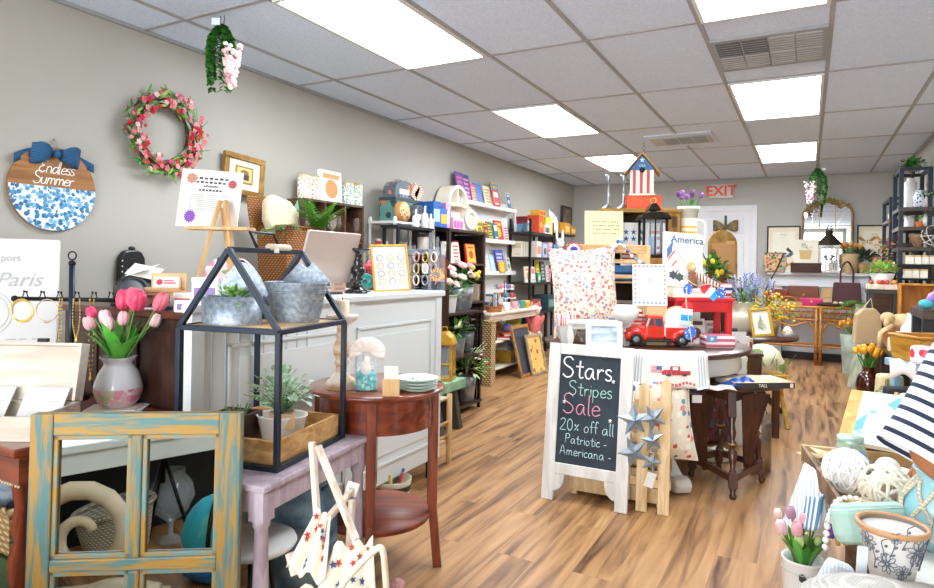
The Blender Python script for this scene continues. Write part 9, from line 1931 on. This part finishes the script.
for i,r_ in enumerate(rad):sl[i].radius=(r_,r_)
sl[0].use_root=True
sb=bo.modifiers.new('smooth','SUBSURF');sb.levels=sb.render_levels=2;me.materials.append(skin)
# head with face, in the same body colour
g=G().at(HEAD-off,(0,.35,0));g.ell((0,0,0),(.092,.075,.115),skin,20,14).ell((-.095,0,-.015),(.018,.013,.024),skin,8,6)
for s in(-1,1):g.ell((.0,s*.076,-.005),(.02,.01,.03),skin,8,6)
g.build('head',t)
g=G().at(HEAD-off,(0,.35,0))
for s in(-1,1):g.ell((-.079,s*.03,.015),(.01,.013,.008),paper,8,6).ell((-.087,s*.03,.015),(.004,.006,.006),P('#3a2a20'),8,6)
g.build('eye',t);g=G().at(HEAD-off,(0,.35,0));g.ell((-.082,0,-.055),(.01,.026,.007),P('#a8524a',.5),10,6);g.build('mouth',t)
g=G().at(HEAD-off,(0,.35,0));g.ell((.025,0,.03),(.095,.086,.112),P('#4a3424',.7),20,12).ell((.07,0,-.06),(.06,.07,.1),P('#4a3424',.7),14,10);g.build('hair',t,label='brown hair')
# loose striped sleeve and top
ax=(CUF-SHO);sl0=SHO-ax*.1;cuff=CUF
pth=[NECK.lerp(SHO,.35)-off,NECK.lerp(SHO,.75)-off]+[sl0.lerp(cuff,k/9)-off for k in range(1,10)];striped('sleeve',t,pth,[.075,.09,.085,.082,.078,.074,.072,.07,.07,.07,.071])
a2=EL2-SH2;striped('sleeve',t,[SH2-a2*.1+a2*(.9*k/6)-off for k in range(7)],[.085,.085,.08,.075,.072,.07,.07],20)
tp0=HIP+Vector((.03,0,-.05));striped('top',t,[tp0.lerp(NECK,k/10)-off for k in range(11)],[.19,.19,.185,.18,.18,.185,.19,.19,.17,.13,.085],32)
trm=M('denim_trousers','#3a4a66',.8,c2='#2c3a54',pat='mottle',sc=30);g=G()
for s in(0,1):hp=HIP+Vector((0,-.085 if s==0 else.085,-.0));g.tube([hp-off,hp.lerp(KN[s],.5)-off,KN[s]-off,KN[s].lerp(AN[s],.5)-off,AN[s]+Vector((0,0,.02))-off],[.115,.1,.085,.078,.075],trm,18)
g.build('trousers',t)
for s in(0,1):g=G();g.ell(AN[s]+Vector((-.05,0,-.03))-off,(.12,.045,.04),P('#e9e6e0',.6),14,8);g.build('shoe',t)
# ------------------------------------------------------------------ more stock on the shelves
x=-3.19
for lv,px,c,c2,mo,h,w,l in((0,473,'#c94a8a','#f2d23a',2,.2,.14,'magenta book between the purple pair and the bright blue book on the top ledge'),(0,508,'#e8e3d6','#3f6fa8',3,.2,.14,'white and blue book at the far right end of the top ledge'),(1,486,'#e9a23c','#6a4a2a',3,.19,.14,'orange book between the two yellow books on the middle ledge'),(1,496,'#3f7f9a','#f2e8c9',0,.2,.13,'teal book between the green and red books on the middle ledge'),(2,484,'#f4d9b0','#d9784a',1,.19,.15,'peach book beside the mint book on the bottom ledge'),(2,493,'#a9c9e8','#f4f4f0',2,.2,.13,'pale sky blue book left of the large blue book'),(2,509,'#d9d5c9','#7a9a6a',1,.18,.12,'sage and grey book at the right end of the bottom ledge')):
 book(l,(x+.012,ly(px,x),LZ[lv]),LW,w*.85,h,.012,c,c2,.2,motif=mo,name='picture_book')
for px,xx,z,w,d,h,c,c2,mo,l in((452,-3.0,.842,.2,.14,.2,'#8a6a52','#d9c0a0',0,'brown gift box on the dark bookcase shelf behind the roses'),(476,-2.98,.842,.18,.14,.16,'#b9a28a','#f0e4d0',1,'tan gift box at the right of the dark bookcase shelf'),(536,-3.08,.992,.1,.1,.12,'#4fae8f','#f2efe0',1,'green toy box behind the books on the middle etagere shelf'),(519,-3.2,1.621,.14,.1,.1,'#5f9fc4','#f6f1d0',2,'light blue toy box at the left end of the etagere top'),(537,-3.06,1.841,.2,.13,.07,'#e9b62c','#c9402c',2,'flat amber game stacked on the orange game box'),(512,-2.92,.122,.1,.14,.2,'#3d5f8a','#e0e6ee',0,'navy box standing beside the yellow basket'),(530,-3.0,.402,.14,.14,.18,'#2f3f5f','#8fa3c0',2,'dark blue carton at the right of the white table upper shelf')):
 carton('gift_box',l,'box',(xx,ly(px,xx),z),LW,w,d,h,c,c2,motif=mo)
 # small goods round the patriotic table
for px,py,D,w,d,h,c,c2,mo,l in((742,331,4.55,.09,.05,.12,'#e9e4dc','#5f7fa8',1,'white carton with a blue medallion right of the red mini table'),(731,331,4.62,.07,.05,.17,'#2f3a4a','#c9b48a',2,'dark blue slim box right of the red mini table'),(747,338,4.7,.07,.05,.09,'#d9c3a0','#a5483f',0,'kraft box with a red label near the lavender pot')):
 p0=hd(px,py,D);carton('gift_box',l,'box',(p0.x,p0.y,.60),YAW,w,d,h,c,c2,motif=mo)
p0=hd(740,335,4.62);t=thing('riser_bench','slim dark riser bench behind the right side of the round table','bench',(p0.x,p0.y,0),YAW);G().cb((0,0,.575),(.26,.2,.024),walnutx).build('plank_top',t,.003)
for q in(-.11,.11):G().cb((q,0,0),(.03,.16,.575),walnut).build('side_leg',t)
# goods on the low shelves at the right
for px,D,z,r_,h,c,l in((902,5.0,.59,.04,.14,'#a5523a','terracotta bottle beside the white bottle on the low table'),(893,4.9,.59,.035,.1,'#d9c7a0','small cream jar on the near edge of the low table')):
 p0=hd(px,330,D);jar_group('jar',l,'jar',(p0.x,p0.y,z),r_,h,P(c,.4),P('#d9d2c4',.4))
 # groups for repeats
GR=dict(picture_book='picture books on the left wall shelves',canister='patterned canisters and tins',wine_glass='wine glasses in the cubby shelf',barn_star='galvanised stars on the pickets',plate='stacked plates on the round table',flower_bucket='flower buckets',game_box='boxed games on the shelves',toy_box='boxed toys on the shelves',handbag='handbags on the console',faux_fruit='faux fruit on the stand',jar='jars and tins on the shelves',pump_bottle='white pump bottles',gift_box='gift boxes among the stock',sea_star='sea stars in the tray',sea_shell='shells in the tray',paper_roll='rolls in the rope basket',teacup='cups on the white table',paperback='paperbacks on the white table',striped_napkin='striped napkins in the white planter',ribbon_roll='ribbon rolls on the counter',tote_bag='tote bags',butterfly_print='butterfly prints on the mantel',ornament='ornaments on the far shelf unit',necklace='necklaces on the jewelry stand',beach_canvas='beach canvases',ceiling_vent='ceiling vents',hanging_vine='hanging wisteria vines',gift_tin='gift tins on the white rack',price_tag='paper price tags')
for o in list(bpy.data.objects):
 k=o.name.split('.')[0]
 if o.get('category')and not o.get('group')and k in GR:o['group']=GR[k]
